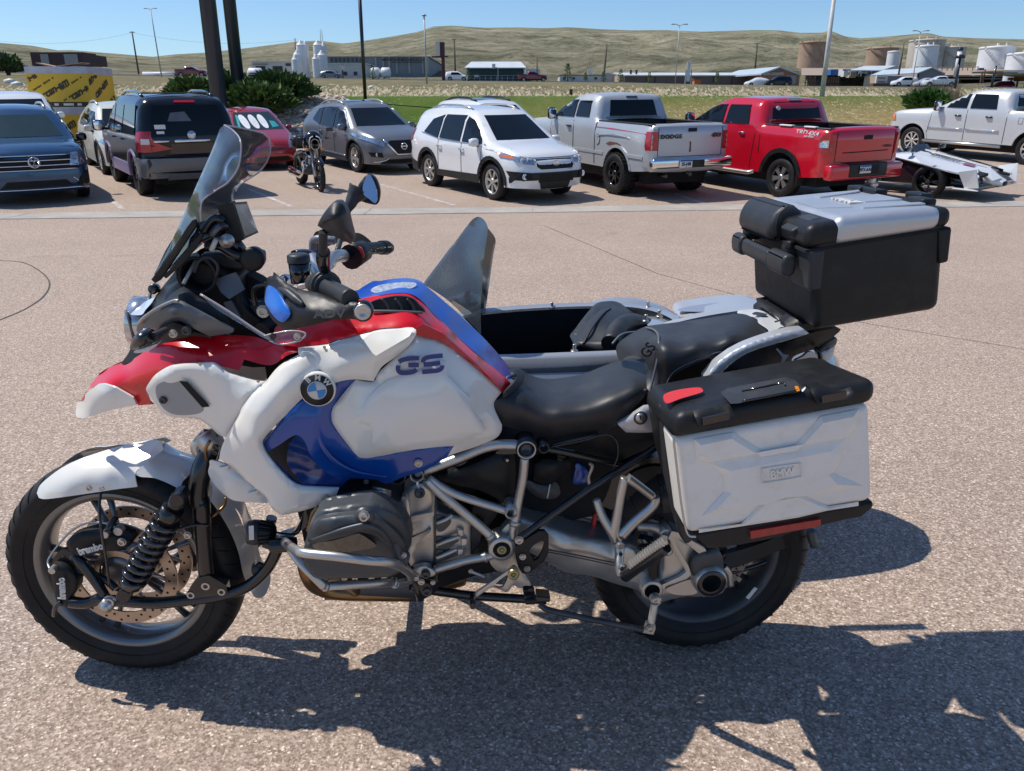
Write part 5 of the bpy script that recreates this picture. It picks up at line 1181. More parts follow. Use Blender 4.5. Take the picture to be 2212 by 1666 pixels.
k.line([(-.80,1.38),(-.80,.80),(.80,.80),(.80,1.38)],'B',.014);k.line([(-.62,1.0),(.62,.98)],'B',.02);k.dec('tailgate_handle',[(-.11,1.22),(.11,1.22),(.11,1.30),(-.11,1.30)],'B','cavity',.008)
vs,fs=text_mesh('TUNDRA',.05,.004,spacing=1.2,bold=.002,sx=1.25);mb=MB();mb.add(put(vs,(-.045,-.52,1.08),(0,-1,0),(0,0,1)),fs,False);mb.build('badge_lettering','maroon',k.root)
mb=MB()
for tx,sz,x,z in(('TRD',.085,.92,1.335),('4X4',.085,.60,1.325),('OFF ROAD',.028,.70,1.265)):
 vs,fs=text_mesh(tx,sz,.004,bold=sz*.03,sx=1.35,shear=.25);mb.add(put(vs,(x-.2,k.pt(x-.2,z,'L').y+.012,z),(-1,0,0),(0,0,1)),fs,False)
mb.build('side_lettering','off_white',k.root)
mb=MB();mb.box((-.06,0,.62),(.22,2.0,.30),bev=.05);mb.build('rear_bumper','truck_red',k.root);mb=MB();mb.box((-.12,0,.65),(.14,1.05,.27),bev=.03);mb.build('bumper_step','black_plastic',k.root);mb=MB();mb.box((-.175,-.05,.66),(.05,.46,.18),bev=.01);mb.build('plate_recess','cavity',k.root)
k.plate(-.21,.12,.67,'B',txt='9FX-6A8');mb=MB();mb.box((-.16,-.15,.43),(.16,.10,.10),bev=.01);mb.box((-.25,-.15,.36),(.05,.16,.05));mb.lathe((-.27,-.15,.30),(0,0,1),[(0,.012),(.02,.03),(.05,.02)],10);mb.build('hitch','steel',k.root)
k.arch('black_plastic',.09,.03);mb=MB();mb.box((.68,.90,.44),(.03,.26,.30));mb.box((.68,-.90,.44),(.03,.26,.30));mb.build('mud_flap','black_plastic',k.root)
for q in(1,-1):mb=MB();mb.tube([(1.95,q*.98,.46),(2.1,q*1.02,.42),(4.3,q*1.02,.42),(4.45,q*.98,.46)],.045,8);mb.build('running_board','steel',k.root)
for x in(3.05,2.0):k.line([(x,1.38),(x+(.02 if x>3 else .1),.52)],'L',.014,'cavity',True)
k.line([(1.86,1.40),(1.86,.85)],'L',.016,'cavity',True);k.handles((2.42,3.28),1.24,'chrome');k.mirrors(4.12,1.46,.24,(.12,.24,.26),'gloss_black');k.line([(4.2,1.34),(4.25,.8)],'L',.014,'cavity',True)
k.wheels(dict(n=6,w=.10,split=(-.14,.14),darkbarrel=1),tw=.275,rimmat='steel',rr=.60);k.dec('windshield',[(-.70,1.42),(.70,1.42),(.60,1.80),(-.60,1.80)],'F','car_glass',.006)
mb=MB();mb.tube([(1.18,-.8,.41),(1.18,.8,.41)],.05,8);mb.cyl((1.18,0,.41),(0,1,0),.13,.25);mb.tube([(.4,-.6,.44),(.05,-.62,.42)],.035,8);mb.build('axle','chassis_black',k.root)
mb=MB();mb.box((1.2,.93,1.44),(.35,.10,.03),bev=.01);mb.box((.55,.93,1.44),(.3,.10,.03),bev=.01);mb.build('rail_cap','off_white',k.root)
spC=dict(L=6.1,W=2.03,H=1.97,wr=(1.25,.42),wf=(5.12,.42),gap=.10,belt=1.38,tumble=.28,zb=.50,top=pickup_top(6.1,2.02,4.42,1.97,1.45,1.36,6.0,0),bed=(.06,1.98,1.45),beddepth=.55,nr=.02,nf=.08,tr=.3,tf=.6,edge=(.13,.06),crown=.035)
k=Car('parked_pickup','silver crew-cab pickup parked further back at the right edge','pickup',spC,(16.1,22.6,2.03),M.setdefault('silver_truck2',pm('bright_silver',(.58,.59,.60),.36,.3,.4,.02,2,cr=.25)))
k.dec('side_window',[(2.45,1.46),(3.28,1.46),(3.28,1.86),(2.55,1.86)],'L','car_glass',.008,mir=True);k.dec('side_window',[(3.40,1.46),(4.42,1.46),(3.80,1.78),(3.6,1.86),(3.40,1.86)],'L','car_glass',.008,mir=True);k.dec('rear_window',[(-.70,1.55),(.70,1.55),(.6,1.88),(-.6,1.88)],'B','car_glass',.006)
k.dec('headlight',[(5.82,1.0),(6.08,1.0),(6.08,1.26),(5.86,1.2)],'L','head_amber',.012,mir=True);k.line([(2.25,.86),(3.3,.86)],'L',.05,'chrome',True,'side_moulding',.012);k.line([(3.4,.86),(4.6,.86)],'L',.05,'chrome',True,'side_moulding',.012)
for x in(3.34,2.08):k.line([(x,1.42),(x,.54)],'L',.016,'cavity',True)
k.line([(4.5,1.42),(4.6,.7)],'L',.014,'cavity',True);k.handles((2.62,3.62),1.24,'gloss_black',.06);k.mirrors(4.3,1.50,.26,(.12,.24,.30),'gloss_black');k.wheels(dict(n=8,w=.13,inner=.6),tw=.27,rimmat='chrome',rr=.6)
for q in(1,-1):
 mb=MB();mb.tube([(2.1,q*.98,.44),(4.7,q*.98,.44)],.05,8);mb.build('running_board','steel',k.root)
k.line([(1.6,1.1),(1.72,1.1),(1.72,1.26),(1.6,1.26),(1.6,1.1)],'L',.01);k.arch(k.paint,.05,.02);k.dec('windshield',[(-.70,1.5),(.70,1.5),(.60,1.84),(-.60,1.84)],'F','car_glass',.006)
k.dec('sunlit_sill',[(4.45,.52),(4.62,.52),(4.55,.66),(4.42,.62)],'L','off_white',.01)if False else None
k=Car('parked_car','dark purple-black car whose hood shows behind the rear silver pickup','car',sp7,(17.9,27.8,2.6),'black_paint',.25);k.wheels(dict(n=6,w=.12),tw=.2);k.dec('windshield',[(-.66,1.0),(.66,1.0),(.50,1.42),(-.50,1.42)],'F','car_glass',.006)
# ----------------------------------------------------------
def frame_from(o,X,Y,yaw):
 def w(x,y):return(X+x*cos(yaw)-y*sin(yaw),Y+x*sin(yaw)+y*cos(yaw))
 a,b_,c_,d_=(zg(*w(*p))for p in((0,0),(2.6,0),(1.3,.8),(1.3,-.8)));o.location=(X,Y,a)
 o.rotation_euler=(Matrix.Rotation(yaw,3,'Z')@Matrix.Rotation(-atan2(b_-a,2.6),3,'Y')@Matrix.Rotation(atan2(c_-d_,1.6),3,'X')).to_euler()
t=empty('three_wheeler',label='white and black open three-wheel roadster with a low wedge nose',cat='three-wheeler');frame_from(t,7.8,19.65,radians(-52))
def slab(mb,P,th=.03,m=0):
 """folded plate through a fan of 3d points"""
 P=[Vector(p)for p in P];n_=(P[1]-P[0]).cross(P[2]-P[0]).normalized()*th;k_=len(P)
 mb.add(P+[p-n_ for p in P],[list(range(k_)),list(range(2*k_-1,k_-1,-1))]+[[i,(i+1)%k_+0,(i+1)%k_+k_,i+k_][::-1]for i in range(k_)],False,m)
for q,nm in((1,0),(-1,0)):
 mb=MB()
 slab(mb,[(2.0,q*.10,.86),(2.0,q*.50,.82),(3.35,q*.34,.58),(3.45,q*.02,.60)]);slab(mb,[(3.35,q*.34,.58),(3.45,q*.02,.60),(3.72,q*.04,.42),(3.68,q*.36,.38)])
 mb.build('nose_panel','car_white',t)
 mb=MB();slab(mb,[(1.55,q*.60,.74),(2.05,q*.52,.80),(3.0,q*.95,.56),(2.5,q*1.0,.66)]);slab(mb,[(3.0,q*.95,.56),(2.05,q*.52,.80),(3.35,q*.34,.58)]);slab(mb,[(3.0,q*.95,.56),(3.35,q*.34,.58),(3.60,q*.80,.46)]);mb.build('front_fender','car_white',t)
 mb=MB();slab(mb,[(3.25,q*.92,.58),(3.60,q*.98,.66),(3.68,q*.90,.30),(3.40,q*.84,.26)]);slab(mb,[(3.2,q*.90,.26),(3.68,q*.90,.26),(3.50,q*.50,.18),(2.9,q*.62,.18)]);mb.build('front_blade','car_white',t)
 mb=MB();slab(mb,[(.9,q*.78,.52),(1.5,q*.80,.62),(1.65,q*.84,.24),(1.2,q*.84,.22)]);slab(mb,[(.75,q*.80,.20),(1.55,q*.86,.20),(1.3,q*.90,.44)]);mb.build('side_pod','dark_plastic',t)
 mb=MB();slab(mb,[(3.42,q*.40,.52),(3.62,q*.44,.50),(3.60,q*.70,.46),(3.44,q*.66,.50)],.05);mb.build('headlight','cavity',t)
 mb=MB();w_=.12;r=.33
 mb.lathe((0,0,0),(0,1,0),[(-w_*.8,r*.7),(-w_,r*.8),(-w_*.9,r*.97),(0,r),(w_*.9,r*.97),(w_,r*.8),(w_*.8,r*.7)],32);wh=mb.build('wheel','tyre',t);wh.location=(2.67,q*.86,.33)
 mb=MB();mb.lathe((0,0,0),(0,1,0),[(-w_*.8,r*.7),(0,r*.64),(w_*.8,r*.7)],28)
 for i in range(5):
  for d in(-.13,.13):
   a=2*pi*i/5;mb.tube([(cos(a)*.04,q*w_*.6,sin(a)*.04),(cos(a+d)*r*.68,q*w_*.7,sin(a+d)*r*.68)],.014,6)
 mb.cyl((0,q*w_*.6,0),(0,1,0),.05,.04);mb.build('rim','gloss_black',wh)
mb=MB();w_=.15;r=.34;mb.lathe((0,0,0),(0,1,0),[(-w_*.8,r*.6),(-w_,r*.8),(0,r),(w_,r*.8),(w_*.8,r*.6)],32);wh=mb.build('wheel','tyre',t);wh.location=(.1,0,.34);mb=MB();mb.cyl((0,0,0),(0,1,0),r*.6,.2);mb.build('rim','gloss_black',wh)
mb=MB();mb.box((1.9,0,.40),(2.9,1.1,.30),bev=.08);mb.box((2.9,0,.34),(1.2,1.3,.2),bev=.05);mb.box((.9,0,.55),(.9,.9,.5),bev=.12);mb.box((3.5,0,.28),(.3,1.7,.10),bev=.03);mb.build('tub','gloss_black',t)
mb=MB();vs=[]
for x,w_,z1,z0_ in((1.45,.50,.78,.5),(2.0,.56,.83,.42),(2.6,.54,.74,.36),(3.2,.44,.61,.30),(3.6,.30,.48,.26),(3.8,.12,.38,.28)):
 for i in range(14):a=2*pi*i/14;vs.append((x,math.copysign(abs(cos(a))**.7,cos(a))*w_,(z1+z0_)/2+math.copysign(abs(sin(a))**.7,sin(a))*(z1-z0_)/2))
mb.add(vs,[[j*14+i,j*14+(i+1)%14,(j+1)*14+(i+1)%14,(j+1)*14+i]for j in range(5)for i in range(14)],True);mb.build('hood','car_white',t,shade=True)
for q in(1,-1):
 mb=MB();slab(mb,[(1.6,q*.62,.70),(2.3,q*.50,.74),(3.3,q*.40,.52),(3.45,q*.60,.30),(2.9,q*.62,.22),(1.5,q*.80,.22),(1.3,q*.80,.5)],.05);mb.build('side_body','gloss_black',t)
 mb=MB();slab(mb,[(2.3,q*.70,.70),(2.9,q*.74,.60),(3.4,q*.70,.50),(3.5,q*.55,.50),(3.3,q*.40,.56),(2.3,q*.50,.76)],.06);mb.build('fender_inner','gloss_black',t)
mb=MB();slab(mb,[(.0,.30,.92),(.9,.42,.86),(.9,-.42,.86),(.0,-.30,.92)],.05);slab(mb,[(.25,.55,.62),(1.3,.72,.66),(1.2,.5,.84),(.3,.4,.88)]);slab(mb,[(.25,-.55,.62),(1.3,-.72,.66),(1.2,-.5,.84),(.3,-.4,.88)]);mb.build('tail_panel','car_white',t)
for q in(1,-1):
 mb=MB();mb.tube([(.75,q*.50,.8),(.78,q*.48,1.12),(.78,q*.36,1.22),(.78,q*.2,1.22),(.78,q*.10,1.12),(.75,q*.08,.8)],.035,8);mb.build('roll_hoop','chassis_black',t)
 mb=MB();mb.box((1.05,q*.30,.72),(.18,.42,.52),Matrix.Rotation(-.25,3,'Y'),bev=.07);mb.box((1.3,q*.30,.55),(.5,.42,.14),bev=.05);mb.build('seat','leather',t)
 mb=MB();mb.box((2.05,q*.78,.93),(.10,.18,.10),bev=.03);mb.tube([(2.05,q*.5,.82),(2.05,q*.72,.92)],.015,6);mb.build('mirror','gloss_black',t)
mb=MB();ring(mb,(1.75,.30,.86),.17,.17,.016,(-1,0,.4));mb.tube([(1.75,.3,.86),(2.0,.3,.78)],.02,6);mb.build('steering_wheel','black_plastic',t)
mb=MB();slab(mb,[(2.0,.40,.86),(2.0,-.40,.86),(1.9,-.34,.98),(1.9,.34,.98)],.01);mb.build('wind_deflector','smoked',t)
vs,fs=text_mesh('SLINGSHOT',.09,.004,bold=.004,shear=.2);mb=MB();n0=Vector((1.35,0,-.26)).normalized();mb.add(put(vs,(2.6,-.22,.765),n0,(0,1,.05)),fs,False);mb.build('hood_lettering','ink',t)
mb=MB();slab(mb,[(3.0,-.12,.69),(3.22,-.12,.655),(3.22,-.28,.645),(3.0,-.30,.68)][::-1],.004);mb.build('hood_decal','tail_red',t);
# ----------------------------------------------------------
t=empty('parked_motorcycle',label='small black and silver motorcycle standing in front of the grey crossover',cat='motorcycle')
X0,Y0=G(693,414.5)[:2];yw=radians(-62);frame_from(t,X0-1.6*cos(yw),Y0-1.6*sin(yw),yw)
for x,w_,r,nm in((1.6,.055,.34,'front'),(.0,.09,.32,'rear')):
 mb=MB();mb.lathe((0,0,0),(0,1,0),[(-w_*.7,r*.76),(-w_,r*.86),(-w_*.6,r*.97),(0,r),(w_*.6,r*.97),(w_,r*.86),(w_*.7,r*.76)],36);wh=mb.build('wheel','tyre',t);wh.location=(x,0,r)
 mb=MB();mb.lathe((0,0,0),(0,1,0),[(-w_*.6,r*.78),(0,r*.72),(w_*.6,r*.78)],30)
 for i in range(9):a=2*pi*i/9;mb.tube([(cos(a)*.03,0,sin(a)*.03),(cos(a)*r*.75,0,sin(a)*r*.75)],.012,5)
 mb.build('rim','gloss_black',wh);mb=MB();mb.lathe((0,0,0),(0,1,0),[(.07,.08),(.07,.15),(.075,.15),(.075,.08)],24);mb.build('brake_disc','disc_steel',wh)
for q in(1,-1):
 mb=MB();mb.tube([(1.62,q*.09,.33),(1.32,q*.09,.98)],[.026,.02],10);mb.tube([(1.62,q*.09,.33),(1.5,q*.09,.6)],.032,10);mb.build('fork_leg','steel' if q<0 else 'chassis_black',t)
 mb=MB();mb.tube([(1.28,0,1.02),(1.22,q*.2,1.12),(1.12,q*.38,1.08)],.014,8);mb.tube([(1.15,q*.32,1.09),(1.10,q*.44,1.07)],.02,8);mb.build('handlebar','chassis_black',t)
 mb=MB();mb.tube([(1.2,q*.3,1.1),(1.24,q*.36,1.25)],.008,6);mb.box((1.24,q*.40,1.27),(.03,.15,.08),bev=.02);mb.build('mirror','chassis_black',t)
 mb=MB();mb.cyl((1.36,q*.16,.88),(1,0,0),.03,.06);mb.build('turn_signal','amber',t)
mb=MB();mb.lathe((1.34,0,1.06),(1,0,.15),[(-.2,.0),(-.16,.17),(-.02,.215),(.08,.17),(.12,.10)],20);mb.build('fairing','gloss_black',t)
mb=MB();mb.lathe((1.42,0,.98),(1,0,0),[(-.12,.0),(-.06,.085),(.0,.095),(.03,.085)],18);mb.build('headlight','gloss_black',t);mb=MB();ring(mb,(1.45,0,.98),.092,.11,.012,(1,0,0));mb.build('headlight_ring','steel',t)
for q in(1,-1):mb=MB();mb.tube([(1.45,q*.03,1.15),(1.47,q*.10,1.12),(1.47,q*.13,1.02),(1.45,q*.12,.9)],.012,6);mb.build('fairing_stripe','off_white',t)
mb=MB();mb.lathe((1.05,0,.95),(1,0,.05),[(-.33,.02),(-.25,.12),(-.05,.16),(.12,.15),(.22,.06)],18);mb.build('fuel_tank','gloss_black',t)
mb=MB();mb.tube([(.1,0,.72),(.4,0,.68),(.7,0,.76)],[.11,.15,.11],14,flat=.5);mb.build('seat','leather',t)
mb=MB();mb.tube([(1.3,0,1.0),(1.2,0,.8),(1.15,0,.35),(.4,0,.3),(0,0,.34)],.025,8);mb.tube([(1.3,0,.95),(.7,0,.8),(.1,0,.7)],.025,8);mb.build('frame','chassis_black',t)
for ang in(.5,-.35):mb=MB();c0=Vector((.78,0,.45));d=Vector((sin(ang),0,cos(ang)));[mb.cyl(c0+d*(.08+.03*i),d,.10,.016,14)for i in range(7)];mb.cyl(c0+d*.33,d,.105,.06,14);mb.build('cylinder','chrome',t)
mb=MB();mb.box((.75,0,.40),(.42,.26,.22),bev=.06);mb.build('crankcase','dark_alloy',t);mb=MB();mb.cyl((.95,-.16,.5),(0,1,0),.10,.06);mb.build('air_cleaner','chrome',t)
for z in(.24,.34):mb=MB();mb.tube([(.9,-.15,.6),(.95,-.2,.35),(.7,-.2,z),(-.25,-.2,z+.02)],[.025,.025,.04,.045],10);mb.build('exhaust','chrome',t)
mb=MB();P=[(1.6+(.37)*cos(a),0,.34+.37*sin(a))for a in[radians(40+i*10)for i in range(11)]];mb.tube(P,.055,8,flat=.35);mb.build('front_fender','gloss_black',t);mb=MB();P=[(.37*cos(a),0,.34+.37*sin(a))for a in[radians(50+i*12)for i in range(11)]];mb.tube(P,.085,8,flat=.35);mb.build('rear_fender','gloss_black',t)
mb=MB();mb.tube([(.5,.12,.3),(.45,.3,.02)],.012,6);mb.build('side_stand','steel',t);mb=MB();mb.box((.0,-.0,.95),(.34,.32,.3),bev=.08);mb.build('tail_bag','leather',t)
# ----------------------------------------------------------
def small(name,label,cat,sp_,u,v,Y,yaw,mat,group=None,win=True):
 k=Car(name,label,cat,sp_,(0,50,0),mat,.35,group)
 p=at(u,v,Y);L=sp_['L'];k.root.location=(p.x-cos(yaw)*L/2,p.y-sin(yaw)*L/2,p.z);k.root.rotation_euler=(0,0,yaw)
 if win:
  b=sp_['belt'];H=max(q[1]for q in sp_['top']);x0,x1=(sp_.get('bed')or(0,.9,0))[1]+.3,sp_['wf'][0]-.35
  k.dec('side_window',[(x0,b+.06),(x1,b+.06),(x1-.75,H-.17),(x0+.15,H-.14)],'L','car_glass',.01,mir=True,step=.4)
 k.wheels(dict(n=5,w=.14),tw=.22);return k
spS=dict(sp7);spM=dict(spB,top=[(p[0],p[1]-.05)+tuple(p[2:])for p in spB['top']],bed=(.06,1.82,1.37))
small('distant_pickup','maroon pickup with lights on its roof driving along the far road','pickup',spM,415,167,162,0.05,M.setdefault('maroon_paint',pm('maroon_paint',(.16,.006,.02),.25,.2,1)))
small('distant_car','white car parked at the left wall of the brown gabled store','car',sp7,1634,187,155,pi,'car_white',win=False)
small('distant_car','black car parked in front of the brown gabled store','car',sp,1680,187,152,pi,'black_paint')
small('distant_pickup','white pickup parked nearest the edge by the grey gabled shed','pickup',spM,2027,189,150,pi,'car_white')
small('distant_car','pale blue-grey car beside the white pickup by the gabled shed','car',sp7,1998,188,153,pi,'silver_paint')
small('distant_car','white van-like car behind the cars by the gabled shed','car',sp,1952,187,158,pi,'car_white')
small('distant_car','grey car parked between the silos and the white annex','car',sp7,716,169.5,170,0,'grey_metal')
small('distant_car','white car parked beside the green shed','car',sp,987,175,166,0,'car_white')
small('distant_pickup','dark red pickup parked right of the green shed','pickup',spM,1150,177,168,0,'maroon_paint')
small('distant_car','maroon vehicle whose roof shows above the rear silver pickup','car',sp,2158,198,150,pi,'maroon_paint',win=False)
# ----------------------------------------------------------
AL=atan2(.108,1.578);BO=Vector((.530,1.976,0));es=Vector((cos(AL),sin(AL),0));ew=Vector((sin(AL),-cos(AL),0));ez=Vector((0,0,1))
bike=empty('touring_motorcycle',BO,'white, red and blue adventure touring motorcycle with a grey sidecar on its far side','motorcycle')
ZM=dict(u=(0,0,1),a=(0,867.5,.3581),b=(108.4,542.2,.3581),c=(271.1,244,.3092),d=(542.2,921.7,.3254),e=(1084.4,921.7,.3431),f=(1301.3,704.9,.3255),g=(1518.2,379.5,.2696),h=(867.5,433.8,.3922),i=(704.9,596.4,.2604),j=(162.7,569.3,.1471),k=(433.8,406.7,.1961),l=(596.4,1003.1,.1952),m=(921.7,921.7,.1952),n=(1274.2,976,.2441),o=(1030.2,1111.5,.1961),p=(1572.4,623.5,.1627))
def UV(z,x,y):a=ZM[z];return a[0]+a[2]*x,a[1]+a[2]*y
CC=Vector((0,0,CAM_H))
def BP(u,v,w):
 """point of the photo ray on the bike-parallel plane at lateral offset w; local to the bike"""
 d=ray(u,v);t=((BO+ew*w-CC).dot(ew))/d.dot(ew);return CC+d*t-BO
def P(z,x,y,w):u,v=UV(z,x,y);return BP(u,v,w)
def W(s,h,w):return es*s+ew*w+ez*h
def SH(p):return(p.dot(es),p.z)
def mirror(p):return p-ew*(2*p.dot(ew))
def tps(pts,vals,reg=.02):
 A=np.array(pts,float)/100;n=len(A);d=np.linalg.norm(A[:,None]-A[None],axis=2)
 K=np.where(d>0,d*d*np.log(d+1e-12),0)+reg*np.eye(n);Pm=np.hstack([np.ones((n,1)),A])
 L=np.zeros((n+3,n+3));L[:n,:n]=K;L[:n,n:]=Pm;L[n:,:n]=Pm.T
 c=np.linalg.lstsq(L,np.concatenate([vals,np.zeros(3)]),rcond=None)[0]
 def f(Q):
  Q=np.array(Q,float)/100;dd=np.linalg.norm(Q[:,None]-A[None],axis=2);KK=np.where(dd>0,dd*dd*np.log(dd+1e-12),0)
  return KK@c[:n]+np.hstack([np.ones((len(Q),1)),Q])@c[n:]
 return f
EK=.6
def panel(name,mat,z,out,inner=(),step=11,edge=(0,0),th=.004,smooth=True,mir=False,drop=0,holes=(),parent=None,flat=False,label=None,creases=()):
 """curved shell traced in zoom-space z; out = (x, y, w[, sharp])"""
 par=parent or bike
 o=[(*UV(z,p[0],p[1]),p[2],len(p)>3 and p[3])for p in out];inn=[(*UV(z,p[0],p[1]),p[2])for p in inner]
 sm=smoothpts(o,5,True)if smooth else[p[:3]for p in o]
 pl=resample2([(p[0],p[1])for p in sm],step)
 q=[pl[0]]
 for p in pl[1:]:
  if math.hypot(p[0]-q[-1][0],p[1]-q[-1][1])>1.2:q.append(p)
 pl=q
 hl=[]
 for h in holes:
  hh=[(*UV(z,p[0],p[1]),0)for p in h];hl.append(resample2([(p[0],p[1])for p in(smoothpts(hh,4,True))],step))
 cr=[resample2([UV(z,p[0],p[1])for p in c],step)[:max(2,999)]for c in creases]
 pts,fs=fill2(pl,None if flat else step,hl)
 ctrl=[(p[0],p[1])for p in o]+[(p[0],p[1])for p in inn];vals=[p[2]for p in o]+[p[2]for p in inn]
 ws=tps(ctrl,vals)(pts)if len(set(round(v,5)for v in vals))>1 else[vals[0]]*len(pts)
 A=np.array(pl,float);V=[]
 for(u,v),w in zip(pts,ws):
  if edge[0]:
   d=min(1,edgedist(u,v,A)/(edge[0]*EK));w=w-edge[1]*EK*(1-sqrt(max(0,1-(1-d)**2)))
  V.append(BP(u,v,w))
 Bk=[p-ew*th for p in V];mb=MB();res=[]
 fs2=[f[::-1]for f in fs]
 if fs2:
  f=fs2[0];nn=(V[f[1]]-V[f[0]]).cross(V[f[2]]-V[f[0]])
  if nn.dot(ew)<0:fs2=[g[::-1]for g in fs2]
 bd=border(fs2)
 for side in((1,-1)if mir else(1,)):
  mb=MB();VV=V if side==1 else[mirror(p)-ez*drop for p in V];BB=Bk if side==1 else[mirror(p)-ez*drop for p in Bk]
  F1=fs2 if side==1 else[g[::-1]for g in fs2]
  mb.add(VV,F1,True);mb.add(BB,[g[::-1]for g in F1],True)
  for(i,j)in bd:mb.add([VV[i],VV[j],BB[j],BB[i]],[[0,3,2,1]if side==1 else[0,1,2,3]],False)
  ob=mb.build(name,mat,par);res.append(ob)
  if label:ob['label']=label
 return res[0]
def prism(name,mat,sh,w0,w1,bev=.01,seg=3,parent=None,taper=1.0,skew=(0,0),smooth=True):
 """extruded outline (s,h) between lateral offsets w0 < w1, bevelled"""
 bm=bmesh.new();c=(sum(p[0]for p in sh)/len(sh),sum(p[1]for p in sh)/len(sh))
 a=[bm.verts.new(W(p[0],p[1],w1))for p in sh];b=[bm.verts.new(W(c[0]+(p[0]-c[0])*taper+skew[0],c[1]+(p[1]-c[1])*taper+skew[1],w0))for p in sh]
 bm.faces.new(a);bm.faces.new(b[::-1]);n=len(sh)
 for i in range(n):bm.faces.new([a[(i+1)%n],a[i],b[i],b[(i+1)%n]])
 bmesh.ops.recalc_face_normals(bm,faces=bm.faces)
 if bev:bmesh.ops.bevel(bm,geom=bm.edges[:],offset=bev,segments=seg,affect='EDGES',profile=.5)
 me=bpy.data.meshes.new(name);bm.to_mesh(me);bm.free();me.materials.append(getm(mat))
 me.polygons.foreach_set('use_smooth',[smooth and bev>0]*len(me.polygons))
 o=bpy.data.objects.new(name,me);COL.objects.link(o);o.parent=parent or bike
 if bev and smooth:
  m_=o.modifiers.new('wn','WEIGHTED_NORMAL');m_.keep_sharp=False
 return o
def shp(z,pts,w):return[SH(P(z,x,y,w))for x,y in pts]
def tub(name,mat,z,pts,r,n=10,parent=None,smooth=True,k=5):
 Q=[P(z,*p)for p in pts]
 if smooth and len(Q)>2:Q=[Vector(p)for p in smoothpts([tuple(q)for q in Q],k)];
 mb=MB();rr=r if not isinstance(r,(list,tuple))else list(np.interp(np.linspace(0,1,len(Q)),np.linspace(0,1,len(r)),r))
 mb.tube(Q,rr,n);return mb.build(name,mat,parent or bike)
def bolt(z,x,y,w,r,mat='steel',parent=None,l=None):
 mb=MB();mb.bolt(P(z,x,y,w),ew,r,l or r*.8);return mb.build('bolt',mat,parent or bike)
def disc(name,mat,z,x,y,w,prof,n=28,axis=None,parent=None):
 mb=MB();mb.lathe(P(z,x,y,w),axis or ew,prof,n);return mb.build(name,mat,parent or bike)
def ptextb(s,mat,z,a,b,w,h,name='lettering',bold=.0,shear=0,off=.002,parent=None,sx=1.0,depth=.002,up=None):
 """text running from a to b (photo points)"""
 A,Bp=P(z,*a,w),P(z,*b,w);ex=(Bp-A);L=ex.length;ex.normalize();ey=(up or ez);ey=(ey-ex*ey.dot(ex)).normalized()
 vs,fs=text_mesh(s,h,depth,bold=bold,shear=shear);ww=max(p[0]for p in vs)-min(p[0]for p in vs)
 vs=[(p[0]*L/ww,p[1],p[2])for p in vs];mb=MB();mb.add(put(vs,(A+Bp)/2+ew*off,ex,ey),fs,False);return mb.build(name,mat,parent or bike)
